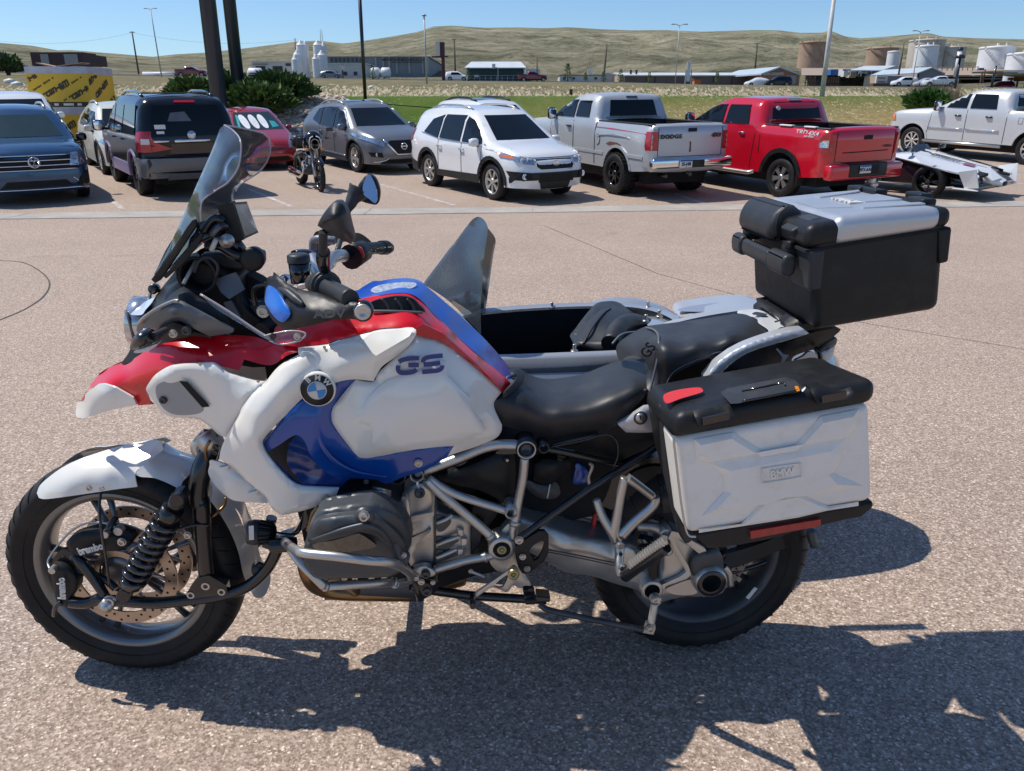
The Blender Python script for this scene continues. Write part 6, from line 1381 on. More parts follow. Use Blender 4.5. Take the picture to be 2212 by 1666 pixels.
# ---------------- wheels
def bigwheel(nm,C,axis,r,hw,rimr,rimmat,spokes,discs,tread):
 axis=Vector(axis).normalized();mb=MB();prof=[]
 for t in np.linspace(-1,1,23):
  a=t*1.5;prof.append((hw*math.sin(a)/math.sin(1.5)*(1 if abs(t)<.99 else .98),r-(1-cos(a))*hw*.72))
 prof=[(-hw*.72,rimr+.004),(-hw*.86,rimr+.02)]+[p for p in prof if p[1]>rimr+.02]+[(hw*.86,rimr+.02),(hw*.72,rimr+.004)]
 mb.lathe(C,axis,prof,96,ref=ez);tyre=mb.build(nm,'tyre',bike)
 mb=MB();u=(ez-axis*ez.dot(axis)).normalized();v=axis.cross(u)
 for k in range(tread):
  a=2*pi*k/tread
  for sgn in(1,-1):
   Q=[]
   for t in np.linspace(.28,.86,6):
    b=t*1.5;rr=r-(1-cos(b))*hw*.72+.0006;aa=a+(t-.3)*.16*sgn+(0 if sgn>0 else pi/tread)
    Q.append(C+axis*(sgn*hw*math.sin(b)/math.sin(1.5))+u*(cos(aa)*rr)+v*(math.sin(aa)*rr))
   mb.tube(Q,[.0006,.0022,.0026,.0026,.0022,.0006],5)
 o=mb.build('tread_groove','cavity',tyre);o['kind']='stuff'
 mb=MB()
 for rr in(rimr+.028,rimr+.05):mb.lathe(C,axis,[(hw*.93,rr-.0015),(hw*.945,rr),(hw*.93,rr+.0015)],64,ref=ez)
 mb.build('sidewall_rib','tyre',tyre)
 mb=MB();R_=rimr
 mb.lathe(C,axis,[(-hw*.72,R_+.006),(-hw*.74,R_-.004),(-hw*.6,R_-.016),(-hw*.2,R_-.022),(hw*.2,R_-.022),(hw*.6,R_-.016),(hw*.74,R_-.004),(hw*.76,R_+.002),(hw*.72,R_+.007)],72,ref=ez);rim=mb.build('rim',rimmat,tyre)
 mb=MB()
 for k in range(spokes):
  for d in(-.11,.11):
   a=2*pi*k/spokes+.2;a2=a+d;p0=C+u*cos(a+d*.6)*.045+v*math.sin(a+d*.6)*.045;p1=C+u*cos(a2)*(R_-.02)+v*math.sin(a2)*(R_-.02)
   mb.tube([p0,p0.lerp(p1,.5),p1],[.011,.008,.011],8,flat=.8)
 mb.lathe(C,axis,[(-hw*.8,.03),(-hw*.8,.05),(-hw*.3,.058),(hw*.3,.058),(hw*.8,.05),(hw*.8,.03),(hw*.8,0)],28)
 mb.build('spoke',rimmat,tyre)
 for dw,dr in discs:
  mb=MB();mb.lathe(C,axis,[(dw,dr-.034),(dw+.0025,dr-.034),(dw+.0025,dr),(dw-.0025,dr),(dw-.0025,dr-.034),(dw,dr-.034)],64,smooth=False);
  for k in range(6):
   a=2*pi*k/6+.4;p0=C+axis*dw+u*cos(a+.35)*.06+v*math.sin(a+.35)*.06;p1=C+axis*dw+u*cos(a)*(dr-.03)+v*math.sin(a)*(dr-.03);mb.tube([p0,p1],.006,6)
  mb.lathe(C,axis,[(dw-.004,.055),(dw-.004,.072),(dw+.006,.072),(dw+.006,.055)],32,smooth=False);dsk=mb.build('brake_disc','disc_steel',tyre)
  mb=MB()
  for k in range(44):
   a=2*pi*k/44;rr=dr-(.008 if k%2 else .022);mb.cyl(C+axis*dw+u*cos(a)*rr+v*math.sin(a)*rr,axis,.0038,.0062,8)
  o=mb.build('vent_hole','cavity',dsk);o['kind']='stuff'
 return tyre
FY=-.0437;FC=Vector((-1.0477,1.868,.322))-BO;fax=Vector((sin(FY),-cos(FY),0))
bigwheel('front_wheel',FC,fax,.322,.060,.232,pm('rim_grey',(.20,.20,.20),.3,.7,.3),5,((.045,.155),(-.045,.155)),46)
bigwheel('rear_wheel',Vector((0,0,.315)),ew,.315,.087,.212,'dark_alloy',5,((.05,.135),),40)
disc('rim_tape','off_white','e',1572,1045,.078,[(0,0),(0,.001)])if False else None
panel('rim_tape','off_white','e',[(1535,1078,.08),(1590,1012,.08),(1610,1020,.08),(1555,1088,.08)],smooth=False,flat=True,th=.002)
# ---------------- leading-link fork
tub('link_arm','chassis_black','a',[(425,1210,.095),(520,1216,.10),(600,1190,.10),(660,1200,.105),(760,1205,.11),(950,1215,.115),(1150,1195,.12),(1350,1165,.12),(1500,1110,.12),(1610,1010,.12),(1665,910,.12),(1685,850,.115),(1690,830,.05)],.0155,14)
tub('link_arm','chassis_black','a',[(700,1000,-.12),(950,1010,-.12),(1150,900,-.12),(1350,890,-.12),(1500,880,-.12),(1600,800,-.12),(1640,700,-.12)],.0155,12)
tub('link_brace','chassis_black','a',[(640,1180,.10),(560,1060,.09),(490,970,.085),(440,925,.08)],[.012,.014,.016,.012])
tub('link_brace','chassis_black','a',[(430,1030,.07),(520,1030,.07),(640,1080,.08),(700,1130,.09)],.010)
tub('fork_leg','chassis_black','a',[(1285,170,.05),(1262,300,.07),(1215,420,.085),(1195,560,.095),(1215,620,.10)],[.024,.024,.026,.026,.024],14)
tub('fork_leg','chassis_black','a',[(1212,600,.10),(1225,800,.105),(1252,1080,.11)],[.023,.022,.021],14)
tub('fork_leg','chassis_black','a',[(1165,420,-.08),(1140,620,-.10),(1180,1000,-.12)],.02,12)
tub('fork_clamp','alloy','a',[(1225,262,.085),(1315,215,.085)],.026,16,smooth=False);disc('fork_clamp','alloy','a',1262,245,.035,[(-.01,.034),(.045,.034),(.045,.02)],20)
for x,y in((1300,272),(1300,306)):bolt('a',x,y,.108,.0065,'chassis_black')
panel('upper_bracket','chassis_black','a',[(1165,420,.10),(1250,430,.10),(1255,620,.10),(1160,612,.10),(1060,600,.10),(1062,560,.10),(1105,480,.10)],smooth=False,th=.012,flat=True)
panel('pivot_plate','chassis_black','a',[(1130,1150,.135),(1195,1062,.135),(1260,1050,.135),(1365,1110,.135),(1372,1160,.135),(1290,1175,.135),(1175,1190,.135),(1135,1180,.135)],smooth=False,th=.03,edge=(6,.004),step=8)
for x,y,r in((1245,1105,.0115),(1155,1160,.0105),(1340,1140,.0105),(1085,570,.0115),(1132,806,.008),(762,1148,.012),(665,1202,.014),(736,846,.009)):bolt('a',x,y,.128 if x>1100 else .118,r,'steel' if r<.012 else 'alloy')
disc('axle_nut','steel','a',665,1200,.10,[(0,.02),(.03,.02),(.032,.012),(.04,.012),(.04,0)],6)
s0,s1=P('a',1085,572,.15),P('a',765,1145,.15);D=(s1-s0)
mb=MB();mb.tube([s0,s0+D*.15],.02,14);mb.tube([s0+D*.12,s0+D*.26],.027,16);mb.tube([s0+D*.86,s0+D*.93],.028,16);mb.tube([s0,s1],.013,12);mb.build('shock_body','chassis_black',bike)
mb=MB();Q=[];a_=D.normalized();u_=a_.orthogonal().normalized();v_=a_.cross(u_)
for i in range(9*16+1):t=i/(9*16);an=2*pi*9*t;Q.append(s0+D*(.22+.66*t)+u_*cos(an)*.029+v_*sin(an)*.029)
mb.tube(Q,.0072,8);mb.build('spring',M.setdefault('spring_black',pm('spring_black',(.02,.022,.03),.14,.2,1)),bike)
mb=MB()
for q in(s0,s1):mb.cyl(q,ew,.018,.05)
mb.build('shock_eye','chassis_black',bike)
o0,o1=mirror(s0),mirror(s1);mb=MB();mb.tube([o0,o1],.026,12);mb.build('shock_body','chassis_black',bike)
panel('brake_caliper','black_plastic','a',[(400,850,.10),(440,815,.10),(520,790,.10),(640,785,.10),(690,800,.10),(790,830,.10),(785,870,.10),(700,900,.10),(640,905,.10),(520,930,.10),(440,925,.10),(415,890,.10)],edge=(9,.012),th=.035,step=7)
panel('brake_caliper','black_plastic','a',[(310,1000,.10),(340,985,.10),(400,1000,.10),(455,1060,.10),(465,1130,.10),(420,1200,.10),(380,1235,.10),(345,1215,.10),(320,1120,.10)],edge=(9,.012),th=.035,step=7)
panel('caliper_carrier','chassis_black','a',[(310,990,.075),(340,920,.075),(400,900,.075),(450,940,.075),(470,1010,.075),(440,1060,.075),(340,1010,.075)],th=.02,step=8,edge=(5,.004))
ptextb('brembo','off_white','a',(475,908),(620,868),.112,.020,bold=.001);ptextb('brembo','off_white','a',(378,1190),(370,1062),.112,.020,bold=.001,up=-es)
mb=MB();mb.cyl(P('a',720,775,.09),ew,.012,.02);mb.cyl(P('a',640,795,.10),ew,.010,.02);mb.cyl(P('a',322,1012,.105),ew,.009,.02);mb.build('banjo_fitting','steel',bike)
tub('brake_hose','steel','a',[(300,1010,.08),(290,960,.06),(340,880,.05),(420,790,.05),(520,735,.06),(640,735,.08),(720,780,.09)],.0028,8)
tub('brake_hose','chassis_black','a',[(612,525,.085),(600,640,.11),(612,780,.13),(640,950,.13),(660,1110,.12)],.0035,8);tub('brake_hose','chassis_black','a',[(325,1290,.10),(335,1240,.11),(370,1210,.11)],.006,8)
tub('cable','chassis_black','a',[(1040,785,.14),(1110,760,.14),(1180,745,.13),(1260,748,.12)],.004,8);tub('cable','tan_metal','a',[(1310,205,.08),(1265,240,.11),(1240,290,.11),(1245,350,.10)],.004,8);tub('cable','tan_metal','a',[(1362,580,.06),(1350,630,.07),(1300,680,.09),(1275,695,.09)],.004,8)
tub('fender_stay','chassis_black','a',[(700,700,.07),(660,760,.09),(640,830,.09)],.008)
panel('front_fender','white_paint','a',[(222,552,.062,1),(255,490,.055),(400,385,.045),(600,308,.02),(800,255,0),(930,230,.0,1),(972,240,.015,1),(985,292,.03,1),(905,352,.055,1),(850,395,.07),(815,440,.082),(828,515,.088,1),(700,530,.092),(500,560,.090),(290,588,.080),(235,582,.072,1)],[(500,450,.084),(650,420,.080),(730,400,.070),(400,500,.086),(300,540,.08),(850,320,.035),(700,480,.086)],mir=True,step=8,th=.004)
panel('fender_rear','white_paint','a',[(975,300,.0,1),(1080,335,.0),(1175,385,.0),(1290,480,.0),(1400,620,.0),(1480,790,.0),(1530,950,.0),(1560,1075,.0),(1615,1125,.0),(1585,1180,.05),(1530,1172,.075),(1470,1050,.08),(1435,900,.08),(1370,750,.08),(1260,590,.08),(1160,540,.085),(1090,530,.085),(1010,492,.085),(930,462,.085),(850,455,.086),(812,440,.084,1),(850,395,.075,1),(905,352,.06,1)],[(1100,440,.06),(1250,520,.055),(1400,720,.055),(1480,950,.055)],mir=True,step=9,th=.004)
for x in(540,617):bolt('a',x,522,.090,.007)
# ---------------- beak and front bodywork
panel('beak','gloss_red','b',[(185,905,.02,1),(230,830,.0),(290,750,.0),(345,708,.0),(440,675,.02),(520,640,.07),(640,560,.10),(780,515,.12),(870,508,.12),(960,515,.13),(1100,510,.14),(1240,520,.15),(1340,560,.17,1),(1480,520,.18),(1640,440,.19),(1640,560,.215,1),(1560,600,.215),(1440,625,.215),(1330,690,.20),(1170,655,.19,1),(1140,722,.20,1),(1000,690,.20),(900,680,.19),(720,695,.17),(640,745,.15),(585,830,.13),(600,900,.12),(622,925,.11,1),(530,932,.10,1),(505,895,.10),(420,842,.09),(330,806,.08),(230,835,.05),(200,900,.03,1)],[(500,720,.10),(800,610,.16),(1050,620,.18),(1200,590,.18),(400,760,.08),(1350,640,.19)],mir=True,step=9,th=.005)
panel('beak_tip','white_paint','b',[(160,918,.01,1),(153,985,.02,1),(160,1004,.03),(203,1010,.05,1),(280,986,.07),(400,952,.09),(522,928,.11,1),(500,885,.115,1),(395,825,.10,1),(325,803,.09,1),(285,808,.08,1),(212,862,.055,1),(205,905,.05,1),(190,912,.03,1)],[(350,850,.105),(240,940,.07)],smooth=False,mir=True,step=9,th=.008)
panel('side_winglet','white_paint','b',[(578,832,.15),(600,790,.16),(640,742,.175),(715,697,.19),(790,684,.20,1),(965,674,.215),(1010,690,.22),(1075,735,.225),(1180,765,.23),(1250,786,.235),(1300,790,.24,1),(1255,862,.25,1),(1195,888,.25),(1160,960,.24),(1110,1050,.22),(1060,1125,.20,1),(1020,1110,.19),(950,1050,.18),(880,1012,.17),(720,1000,.16),(640,930,.15),(588,855,.145)],[(700,770,.195),(760,900,.165),(960,800,.215),(1060,920,.225),(870,960,.175),(1000,760,.225)],step=8,mir=True,th=.006,edge=(7,.012))
panel('winglet_pocket',M.setdefault('grey_paint',pm('grey_paint',(.30,.33,.37),.3,.2,.6,.03)),'b',[(640,815,.182),(740,772,.196,1),(800,775,.20,1),(960,945,.195,1),(880,985,.178),(740,985,.17),(660,920,.172)],[(760,890,.18)],step=8,th=.004,edge=(5,.004))
panel('vent_slot','cavity','b',[(778,786,.208,1),(822,790,.21,1),(958,940,.206,1),(916,944,.20,1)],smooth=False,flat=True,th=.004);bolt('b',682,900,.178,.0075,'dark_alloy')
panel('radiator_shroud','white_paint','b',[(1300,790,.25,1),(1375,700,.25),(1480,638,.245),(1600,598,.24,1),(1650,665,.245,1),(1640,705,.25),(1700,790,.25),(1825,782,.25,1),(1730,830,.25),(1520,890,.262,1),(1400,1010,.268),(1300,1118,.27),(1281,1160,.27),(1300,1215,.27),(1350,1282,.27),(1430,1370,.27),(1500,1415,.265),(1600,1426,.262),(1742,1432,.26,1),(1700,1505,.26),(1550,1560,.255),(1400,1596,.25,1),(1340,1555,.25),(1300,1482,.245,1),(1180,1385,.24),(1100,1310,.23),(1020,1252,.22,1),(1030,1200,.22),(1060,1125,.23),(1130,1000,.245),(1185,890,.25)],[(1280,980,.285),(1180,1120,.27),(1400,830,.285),(1350,1400,.262),(1200,1250,.26),(1480,1490,.262),(1500,740,.27),(1240,1130,.285)],step=8,mir=True,th=.006,edge=(8,.014))
panel('wheel_deflector','white_paint','b',[(962,1290,.13,1),(972,1263,.13),(1090,1300,.14),(1180,1368,.15),(1312,1480,.16,1),(1310,1522,.16,1),(1150,1512,.15),(1080,1492,.14),(1000,1420,.13),(955,1345,.12)],[(1100,1400,.155)],step=9,mir=True,th=.005,edge=(6,.006))
panel('vent_slot','cavity','b',[(1135,1345,.165,1),(1158,1345,.165,1),(1248,1420,.17,1),(1228,1428,.17,1)],smooth=False,flat=True,th=.003)
for pts in([(1020,1305,.15),(1062,1300,.15),(1082,1292,.15),(1060,1325,.15)],[(1190,1462,.165),(1240,1450,.165),(1262,1438,.165),(1240,1480,.165)]):panel('deflector_fin','white_paint','b',[(*p,1)for p in pts],smooth=False,flat=True,th=.008)
bolt('b',1660,1494,.262,.0085,'alloy');bolt('d',490,478,.263,.006,'alloy')
rc=P('b',1612,836,.268);mb=MB();mb.lathe(rc,ew,[(-.01,.040),(.0,.040),(.003,.0385),(.003,.0)],36);mb.build('badge_rim','white_paint',bike)
mb=MB();mb.lathe(rc,ew,[(.004,.0365),(.006,.036),(.006,0)],36);rb_=mb.build('badge','ink',bike)
mb=MB();mb.lathe(rc,ew,[(.0062,.0215),(.0075,.021),(.0075,0)],32);mb.build('badge_field','off_white',rb_)
for a0 in(0,pi):
 mb=MB();V=[rc+ew*.0082];
 for i in range(9):a=a0+pi/2*i/8-.15;V.append(rc+ew*.0082+es*cos(a)*-.0195+ez*sin(a)*.0195)
 mb.add(V,[[0,i,i+1]for i in range(1,9)],False);mb.build('badge_quarter','badge_blue',rb_)
for ch,an in(('B',125),('M',82),('W',38)):
 a=radians(an);vs,fs=text_mesh(ch,.0115,.001,bold=.0006);o_=rc+ew*.0072+es*cos(a)*.029+ez*sin(a)*.029;mb=MB();mb.add(put(vs,o_,es*sin(a)-ez*cos(a),es*cos(a)+ez*sin(a)),fs,False);mb.build('badge_letter','off_white',rb_)
panel('tank_wing','white_paint','i',[(-235,600,.24,1),(0,572,.235),(110,535,.235),(210,508,.235),(380,455,.235),(500,434,.235),(640,430,.24),(715,432,.25,1),(744,452,.262,1),(742,492,.262),(690,570,.262),(590,660,.262),(470,745,.262),(430,800,.262),(392,872,.262,1),(240,857,.262),(140,868,.262),(60,892,.262,1),(20,870,.26),(-60,800,.255),(-140,760,.25),(-220,680,.245)],[(300,560,.255),(300,700,.275),(100,760,.268),(420,670,.285),(560,560,.27)],step=8,mir=True,th=.006,edge=(7,.012))
panel('wing_crease','white_paint','i',[(262,548,.262,1),(388,470,.248,1),(640,448,.25,1),(716,455,.258,1),(690,500,.268,1),(412,662,.288,1)],[(500,540,.272)],smooth=False,step=8,th=.003)
panel('tank_side','white_paint','i',[(745,492,.235,1),(800,500,.22),(900,520,.21),(1000,563,.20),(1100,635,.195),(1250,760,.185),(1400,905,.17),(1452,968,.165,1),(1398,1038,.175),(1392,1090,.18),(1430,1180,.185),(1457,1235,.18,1),(1450,1292,.18),(1400,1350,.18),(1280,1402,.19),(1000,1496,.21,1),(1060,1410,.21,1),(850,1424,.23),(600,1464,.24),(400,1502,.25),(310,1510,.25),(255,1490,.25),(180,1402,.25),(90,1282,.25),(45,1200,.25),(48,1110,.25),(90,1040,.25),(200,905,.255),(245,862,.255,1),(390,875,.255),(435,800,.255),(590,660,.255),(700,560,.25)],[(700,1100,.265),(500,1300,.268),(900,900,.245),(1000,1200,.245),(250,1150,.268),(1200,1000,.215),(1150,1300,.225),(1340,1180,.195),(800,700,.25)],step=9,mir=True,th=.006,edge=(9,.014))
panel('tank_side_rise','white_paint','i',[(960,700,.240),(1010,830,.250),(1180,1010,.235),(1210,1100,.238),(1320,1290,.22),(1260,1320,.225),(900,1420,.244),(420,1440,.268),(380,1260,.276),(230,1190,.272),(380,980,.272),(560,840,.268)],[(700,1100,.280),(500,1300,.28),(1000,1150,.262),(900,900,.262)],step=10,th=.004,edge=(14,.009))
panel('blue_panel','gloss_blue','d',[(200,-45,.255,1),(340,-180,.25,1),(440,-255,.25),(560,-305,.25),(700,-315,.25,1),(655,-265,.245),(585,-165,.24),(548,-90,.24),(548,-35,.24),(585,25,.24),(655,120,.24),(715,190,.24),(740,208,.24,1),(900,180,.235),(1100,150,.225),(1352,128,.205,1),(1300,205,.205,1),(1160,288,.21),(1010,335,.215),(905,378,.22),(820,352,.22),(660,342,.22,1),(592,404,.22,1),(430,402,.225),(330,398,.23),(240,342,.235),(150,262,.24),(85,180,.245),(78,132,.25),(110,75,.255)],[(360,60,.262),(420,180,.255),(450,-60,.262),(470,60,.256),(600,290,.228),(900,290,.228),(500,250,.235),(180,60,.258)],holes=[[(98,186),(190,120),(275,64),(322,62),(362,110),(395,190),(450,262),(520,318),(600,345),(560,385),(430,388),(335,384),(255,330),(170,250)]],step=8,mir=True,th=.006,edge=(6,.008))
panel('blue_inner','gloss_blue','d',[(250,120,.19,1),(330,50,.20),(395,180,.19),(470,280,.18),(620,345,.19),(580,410,.20),(400,420,.19),(300,330,.15),(240,240,.15)],[(380,320,.15)],step=10,th=.004)
prism('radiator','dark_plastic',shp('d',[(60,100),(330,30),(420,330),(330,420),(180,330),(60,200)],.10),.03,.12,.004)
tub('panel_ridge','gloss_blue','d',[(430,-20,.252),(470,120,.255),(560,230,.245),(700,300,.232),(900,335,.225)],[.002,.005,.006,.005,.002],8)
bolt('d',1112,243,.222,.008,'alloy');bolt('d',765,366,.20,.005,'steel')
panel('red_band','gloss_red','i',[(-420,420,.17),(-250,350,.17),(0,300,.175),(150,240,.17),(300,188,.13,1),(450,158,.12),(600,140,.115),(700,150,.115),(790,205,.115),(900,325,.115),(1100,515,.115),(1300,690,.115),(1500,860,.115,1),(1530,895,.115,1),(1462,968,.165,1),(1400,900,.175),(1250,758,.19),(1100,635,.20),(1000,562,.205),(900,518,.215),(750,488,.235,1),(742,455,.235,1),(700,430,.235),(500,430,.235),(380,450,.235),(210,505,.23),(100,530,.23),(0,560,.225),(-200,590,.22),(-420,560,.20,1)],[(500,380,.215),(800,380,.20),(1000,480,.175),(1250,700,.165),(200,400,.215)],holes=[[(372,226),(450,198),(560,176),(640,176),(695,190),(760,242),(800,300),(700,300),(560,296),(420,302),(385,290)]],step=8,mir=True,drop=.05,th=.006,edge=(5,.006))
panel('band_facet','gloss_red','i',[(742,430,.236,1),(800,395,.225,1),(960,470,.205,1),(1250,730,.185,1),(1440,930,.165,1),(1400,905,.172,1),(1250,762,.188,1),(1000,566,.205,1),(900,522,.215,1),(752,490,.235,1)],[(900,470,.216)],smooth=False,step=8,th=.004)
panel('tank_vent','black_plastic','i',[(365,222,.16),(560,170,.15),(700,182,.15),(770,240,.15),(808,306,.15),(560,302,.165),(380,306,.165)],step=10,th=.01)
for x in(480,590,690):tub('vent_fin','dark_plastic','i',[(x-20,190,.162),(x+30,250,.168),(x+45,296,.172)],.004,6)
tub('vent_trim','grey_plastic','i',[(385,292,.185),(560,294,.188),(800,304,.18)],.0035,6)
panel('tank_top',M.setdefault('tank_blue',pm('tank_blue',(.004,.075,.46),.3,0,.25,.04,2)),'i',[(195,135,.0,1),(350,100,.0),(500,62,.0),(640,44,.0),(760,54,.0),(805,74,.0),(900,148,.0),(1100,322,.0),(1300,512,.0),(1450,680,.0),(1520,775,.0),(1538,850,.04,1),(1500,862,.11,1),(1300,690,.115),(1100,515,.115),(900,325,.115),(790,205,.115),(700,150,.115),(600,140,.115),(450,158,.12),(300,190,.13,1),(240,160,.08)],[(1000,330,.075),(800,140,.07),(1300,600,.075)],step=8,mir=True,drop=.012,th=.006)
panel('tank_emblem',M.setdefault('silver_decal',pm('silver_decal',(.62,.66,.72),.2,.3,.6,.25,90)),'i',[(370,115,.06),(430,80,.045),(560,58,.035),(680,50,.03),(745,62,.035),(730,90,.06),(640,118,.08),(480,138,.09),(395,138,.08)],step=8,th=.002)
mb=MB();base_=.262
def stroke(pts,w=.0048):
 Q=[P('i',x,y,base_+.008)for x,y in pts];Q=[Vector(q)for q in smoothpts([tuple(q)for q in Q],4)]if len(Q)>2 else Q
 n_=len(Q);L_=[];
 for i,p in enumerate(Q):
  t=(Q[min(i+1,n_-1)]-Q[max(0,i-1)]).normalized();s_=t.cross(ew).normalized();L_+=[p+s_*w,p-s_*w]
 mb.add(L_+[p-ew*.004 for p in L_],[[2*i,2*i+1,2*i+3,2*i+2]for i in range(n_-1)]+[[2*i,2*i+2,2*i+2+2*n_,2*i+2*n_]for i in range(n_-1)]+[[2*i+1+2*n_,2*i+3+2*n_,2*i+3,2*i+1]for i in range(n_-1)],False)
for pts in([(770,684),(700,686),(640,696),(602,714)],[(596,742),(594,775),(608,800),(650,806),(715,798),(750,776)],[(680,742),(768,740)],[(966,662),(880,670),(830,680),(806,698),(800,718)],[(806,738),(880,732),(945,722)],[(795,798),(870,792),(930,784),(958,764),(962,742)]):stroke(pts)
mb.build('lettering','ink_blue',bike)
panel('nose_cowl','grey_plastic','b',[(520,480,.10,1),(528,445,.11),(560,412,.13),(640,350,.155),(740,302,.17,1),(785,305,.18,1),(900,365,.19),(1000,418,.20),(1105,472,.20,1),(1092,495,.19),(960,517,.17,1),(870,470,.18),(800,430,.175),(755,428,.17),(700,460,.15),(620,505,.12),(560,540,.10)],[(740,370,.19),(600,440,.14),(900,430,.19)],step=8,mir=True,th=.008,edge=(5,.006))
tub('cowl_edge',M.setdefault('edge_silver',pm('edge_silver',(.34,.35,.34),.35,.3,.3)),'b',[(535,440,.125),(570,400,.145),(650,345,.165),(742,303,.178),(775,303,.184)],.004,8)
panel('nose_under','black_plastic','b',[(430,680,.03),(470,620,.04),(520,530,.05),(640,480,.10),(760,430,.13),(850,480,.14),(980,525,.15),(860,515,.14),(700,555,.12),(600,620,.09),(480,672,.06)],step=10,th=.01,mir=True)
panel('upper_cowl','black_plastic','b',[(520,460,.03,1),(600,320,.02),(660,240,.0),(740,140,.0),(810,60,.0),(860,15,.03,1),(892,8,.06,1),(872,62,.09),(838,130,.11),(800,205,.12,1),(880,270,.14),(1000,350,.16),(1110,472,.17,1),(940,388,.165),(780,308,.155,1),(735,300,.14),(620,360,.10)],[(720,220,.075),(680,300,.10)],step=9,mir=True,th=.006)
tub('cowl_edge','edge_silver','b',[(888,25,.075),(868,80,.10),(835,140,.12),(805,200,.128)],.0045,8)
panel('headlight','lamp_white','j',[(790,700,.03,1),(830,632,.02),(960,592,.02),(1080,532,.02),(1180,480,.03,1),(1110,590,.07),(1030,680,.09),(980,748,.10),(880,760,.08),(805,745,.05)],[(960,670,.06)],step=6,mir=True,th=.004)
mb=MB();hc=P('j',1010,850,0);mb.lathe(hc,-es+ez*.15,[(-.05,.05),(0,.062),(.025,.06),(.03,.05),(.018,0)],28);mb.build('headlight_bowl','lamp_chrome',bike)
tub('headlight_guard','clear_plastic' if 'clear_plastic' in M else 'grey_plastic','j',[(745,705,.05),(780,800,.06),(820,950,.06),(850,1080,.06)],.0035,8);tub('headlight_guard','grey_plastic','j',[(745,705,.05),(745,705,-.05),(850,1080,-.05),(850,1080,.06)],.0035,8,smooth=False)
tub('headlight_guard','steel','j',[(1090,520,.0),(1100,440,.0),(1150,350,.0),(1190,350,.0)],.0045,8);disc('guard_knob','chassis_black','j',1160,370,.01,[(-.01,0),(-.01,.012),(.01,.012),(.01,0)],12)
panel('turn_signal','chassis_black','j',[(800,1250,.25),(830,1130,.26),(880,1050,.265),(955,1005,.265),(1050,1012,.265),(1110,1062,.26),(1172,1110,.25,1),(1150,1160,.255),(1040,1215,.26),(880,1268,.255)],[(950,1120,.282)],step=5,th=.03,edge=(6,.014));panel('signal_lens','lens','j',[(860,1290,.25),(1050,1232,.255),(1195,1185,.25),(1170,1225,.25),(1040,1295,.25),(900,1318,.245)],step=5,th=.03,edge=(3,.006))
tub('signal_stalk','dark_plastic','j',[(1150,1080,.25),(1240,1030,.23),(1330,990,.2)],[.011,.009,.009],10);panel('signal_base','black_plastic','b',[(640,480,.16),(700,450,.18),(760,440,.19),(850,480,.18),(830,520,.175),(760,530,.17),(680,520,.16)],step=8,th=.02,edge=(5,.006))
bolt('j',1435,1030,.195,.008,'alloy');bolt('j',1632,985,.19,.009,'dark_alloy')
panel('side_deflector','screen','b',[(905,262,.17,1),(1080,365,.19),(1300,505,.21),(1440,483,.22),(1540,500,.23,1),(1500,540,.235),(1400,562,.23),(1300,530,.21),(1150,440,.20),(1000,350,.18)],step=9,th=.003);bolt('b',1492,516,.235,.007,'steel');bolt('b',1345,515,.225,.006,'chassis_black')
tub('deflector_edge',M.setdefault('clear_edge',pm('clear_edge',(.42,.38,.40),.2,0,.5)),'b',[(907,262,.175),(1080,368,.195),(1230,470,.21),(1330,533,.22)],.003,6);tub('deflector_edge','clear_edge','b',[(1290,512,.22),(1440,483,.225),(1540,497,.235),(1500,542,.238),(1395,564,.232),(1320,540,.222)],.002,6)
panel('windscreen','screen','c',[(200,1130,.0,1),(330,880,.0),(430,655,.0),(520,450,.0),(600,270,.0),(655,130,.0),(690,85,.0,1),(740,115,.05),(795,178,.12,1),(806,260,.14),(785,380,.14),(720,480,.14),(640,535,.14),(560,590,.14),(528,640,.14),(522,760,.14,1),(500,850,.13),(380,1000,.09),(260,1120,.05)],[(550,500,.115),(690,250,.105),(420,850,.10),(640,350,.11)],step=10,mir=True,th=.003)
tub('screen_edge','clear_edge','c',[(690,86,.0),(745,118,.05),(797,178,.125),(808,260,.143),(788,380,.143),(722,480,.143),(640,536,.143),(562,590,.143),(530,640,.143),(524,760,.143)],.0018,6)
t_=[(690,86,.0),(745,118,.05),(797,178,.125),(808,260,.143),(788,380,.143),(722,480,.143),(640,536,.143),(562,590,.143),(530,640,.143)]
mb=MB();Q=[Vector(q)for q in smoothpts([tuple(mirror(P('c',*p)))for p in t_],4)];mb.tube(Q,.0018,6);mb.build('screen_edge','clear_edge',bike)
panel('screen_bracket','black_plastic','c',[(180,1165,.10,1),(205,1190,.10,1),(245,1158,.10),(370,970,.13),(492,785,.15,1),(478,752,.15,1),(455,765,.15),(330,950,.12)],step=8,th=.02,edge=(4,.005));panel('screen_bracket','black_plastic','c',[(262,1140,.14,1),(282,1158,.14,1),(420,1030,.15),(530,880,.15),(515,860,.15),(400,1000,.15)],step=8,th=.012)
disc('screen_knob','steel','c',712,893,.12,[(0,.016),(.012,.015),(.012,.008),(.016,.008),(.016,0)],18);disc('screen_knob','black_plastic','c',890,1020,.10,[(-.02,.014),(-.02,.026),(.01,.028),(.014,.02),(.014,0)],20)
for pts in([(540,830,.10),(620,740,.10),(690,760,.10)],[(600,860,.11),(660,790,.11),(700,800,.10)],[(560,940,.09),(650,930,.09),(760,990,.09),(850,1010,.09)],[(830,1040,.05),(860,1010,.08),(890,1000,.09)]):tub('screen_linkage','chassis_black','c',pts,.010,8)
tub('screen_linkage','grey_plastic','c',[(600,855,.125),(660,790,.125)],.006,8);tub('screen_linkage','off_white','c',[(600,960,.115),(635,880,.118)],.006,8)
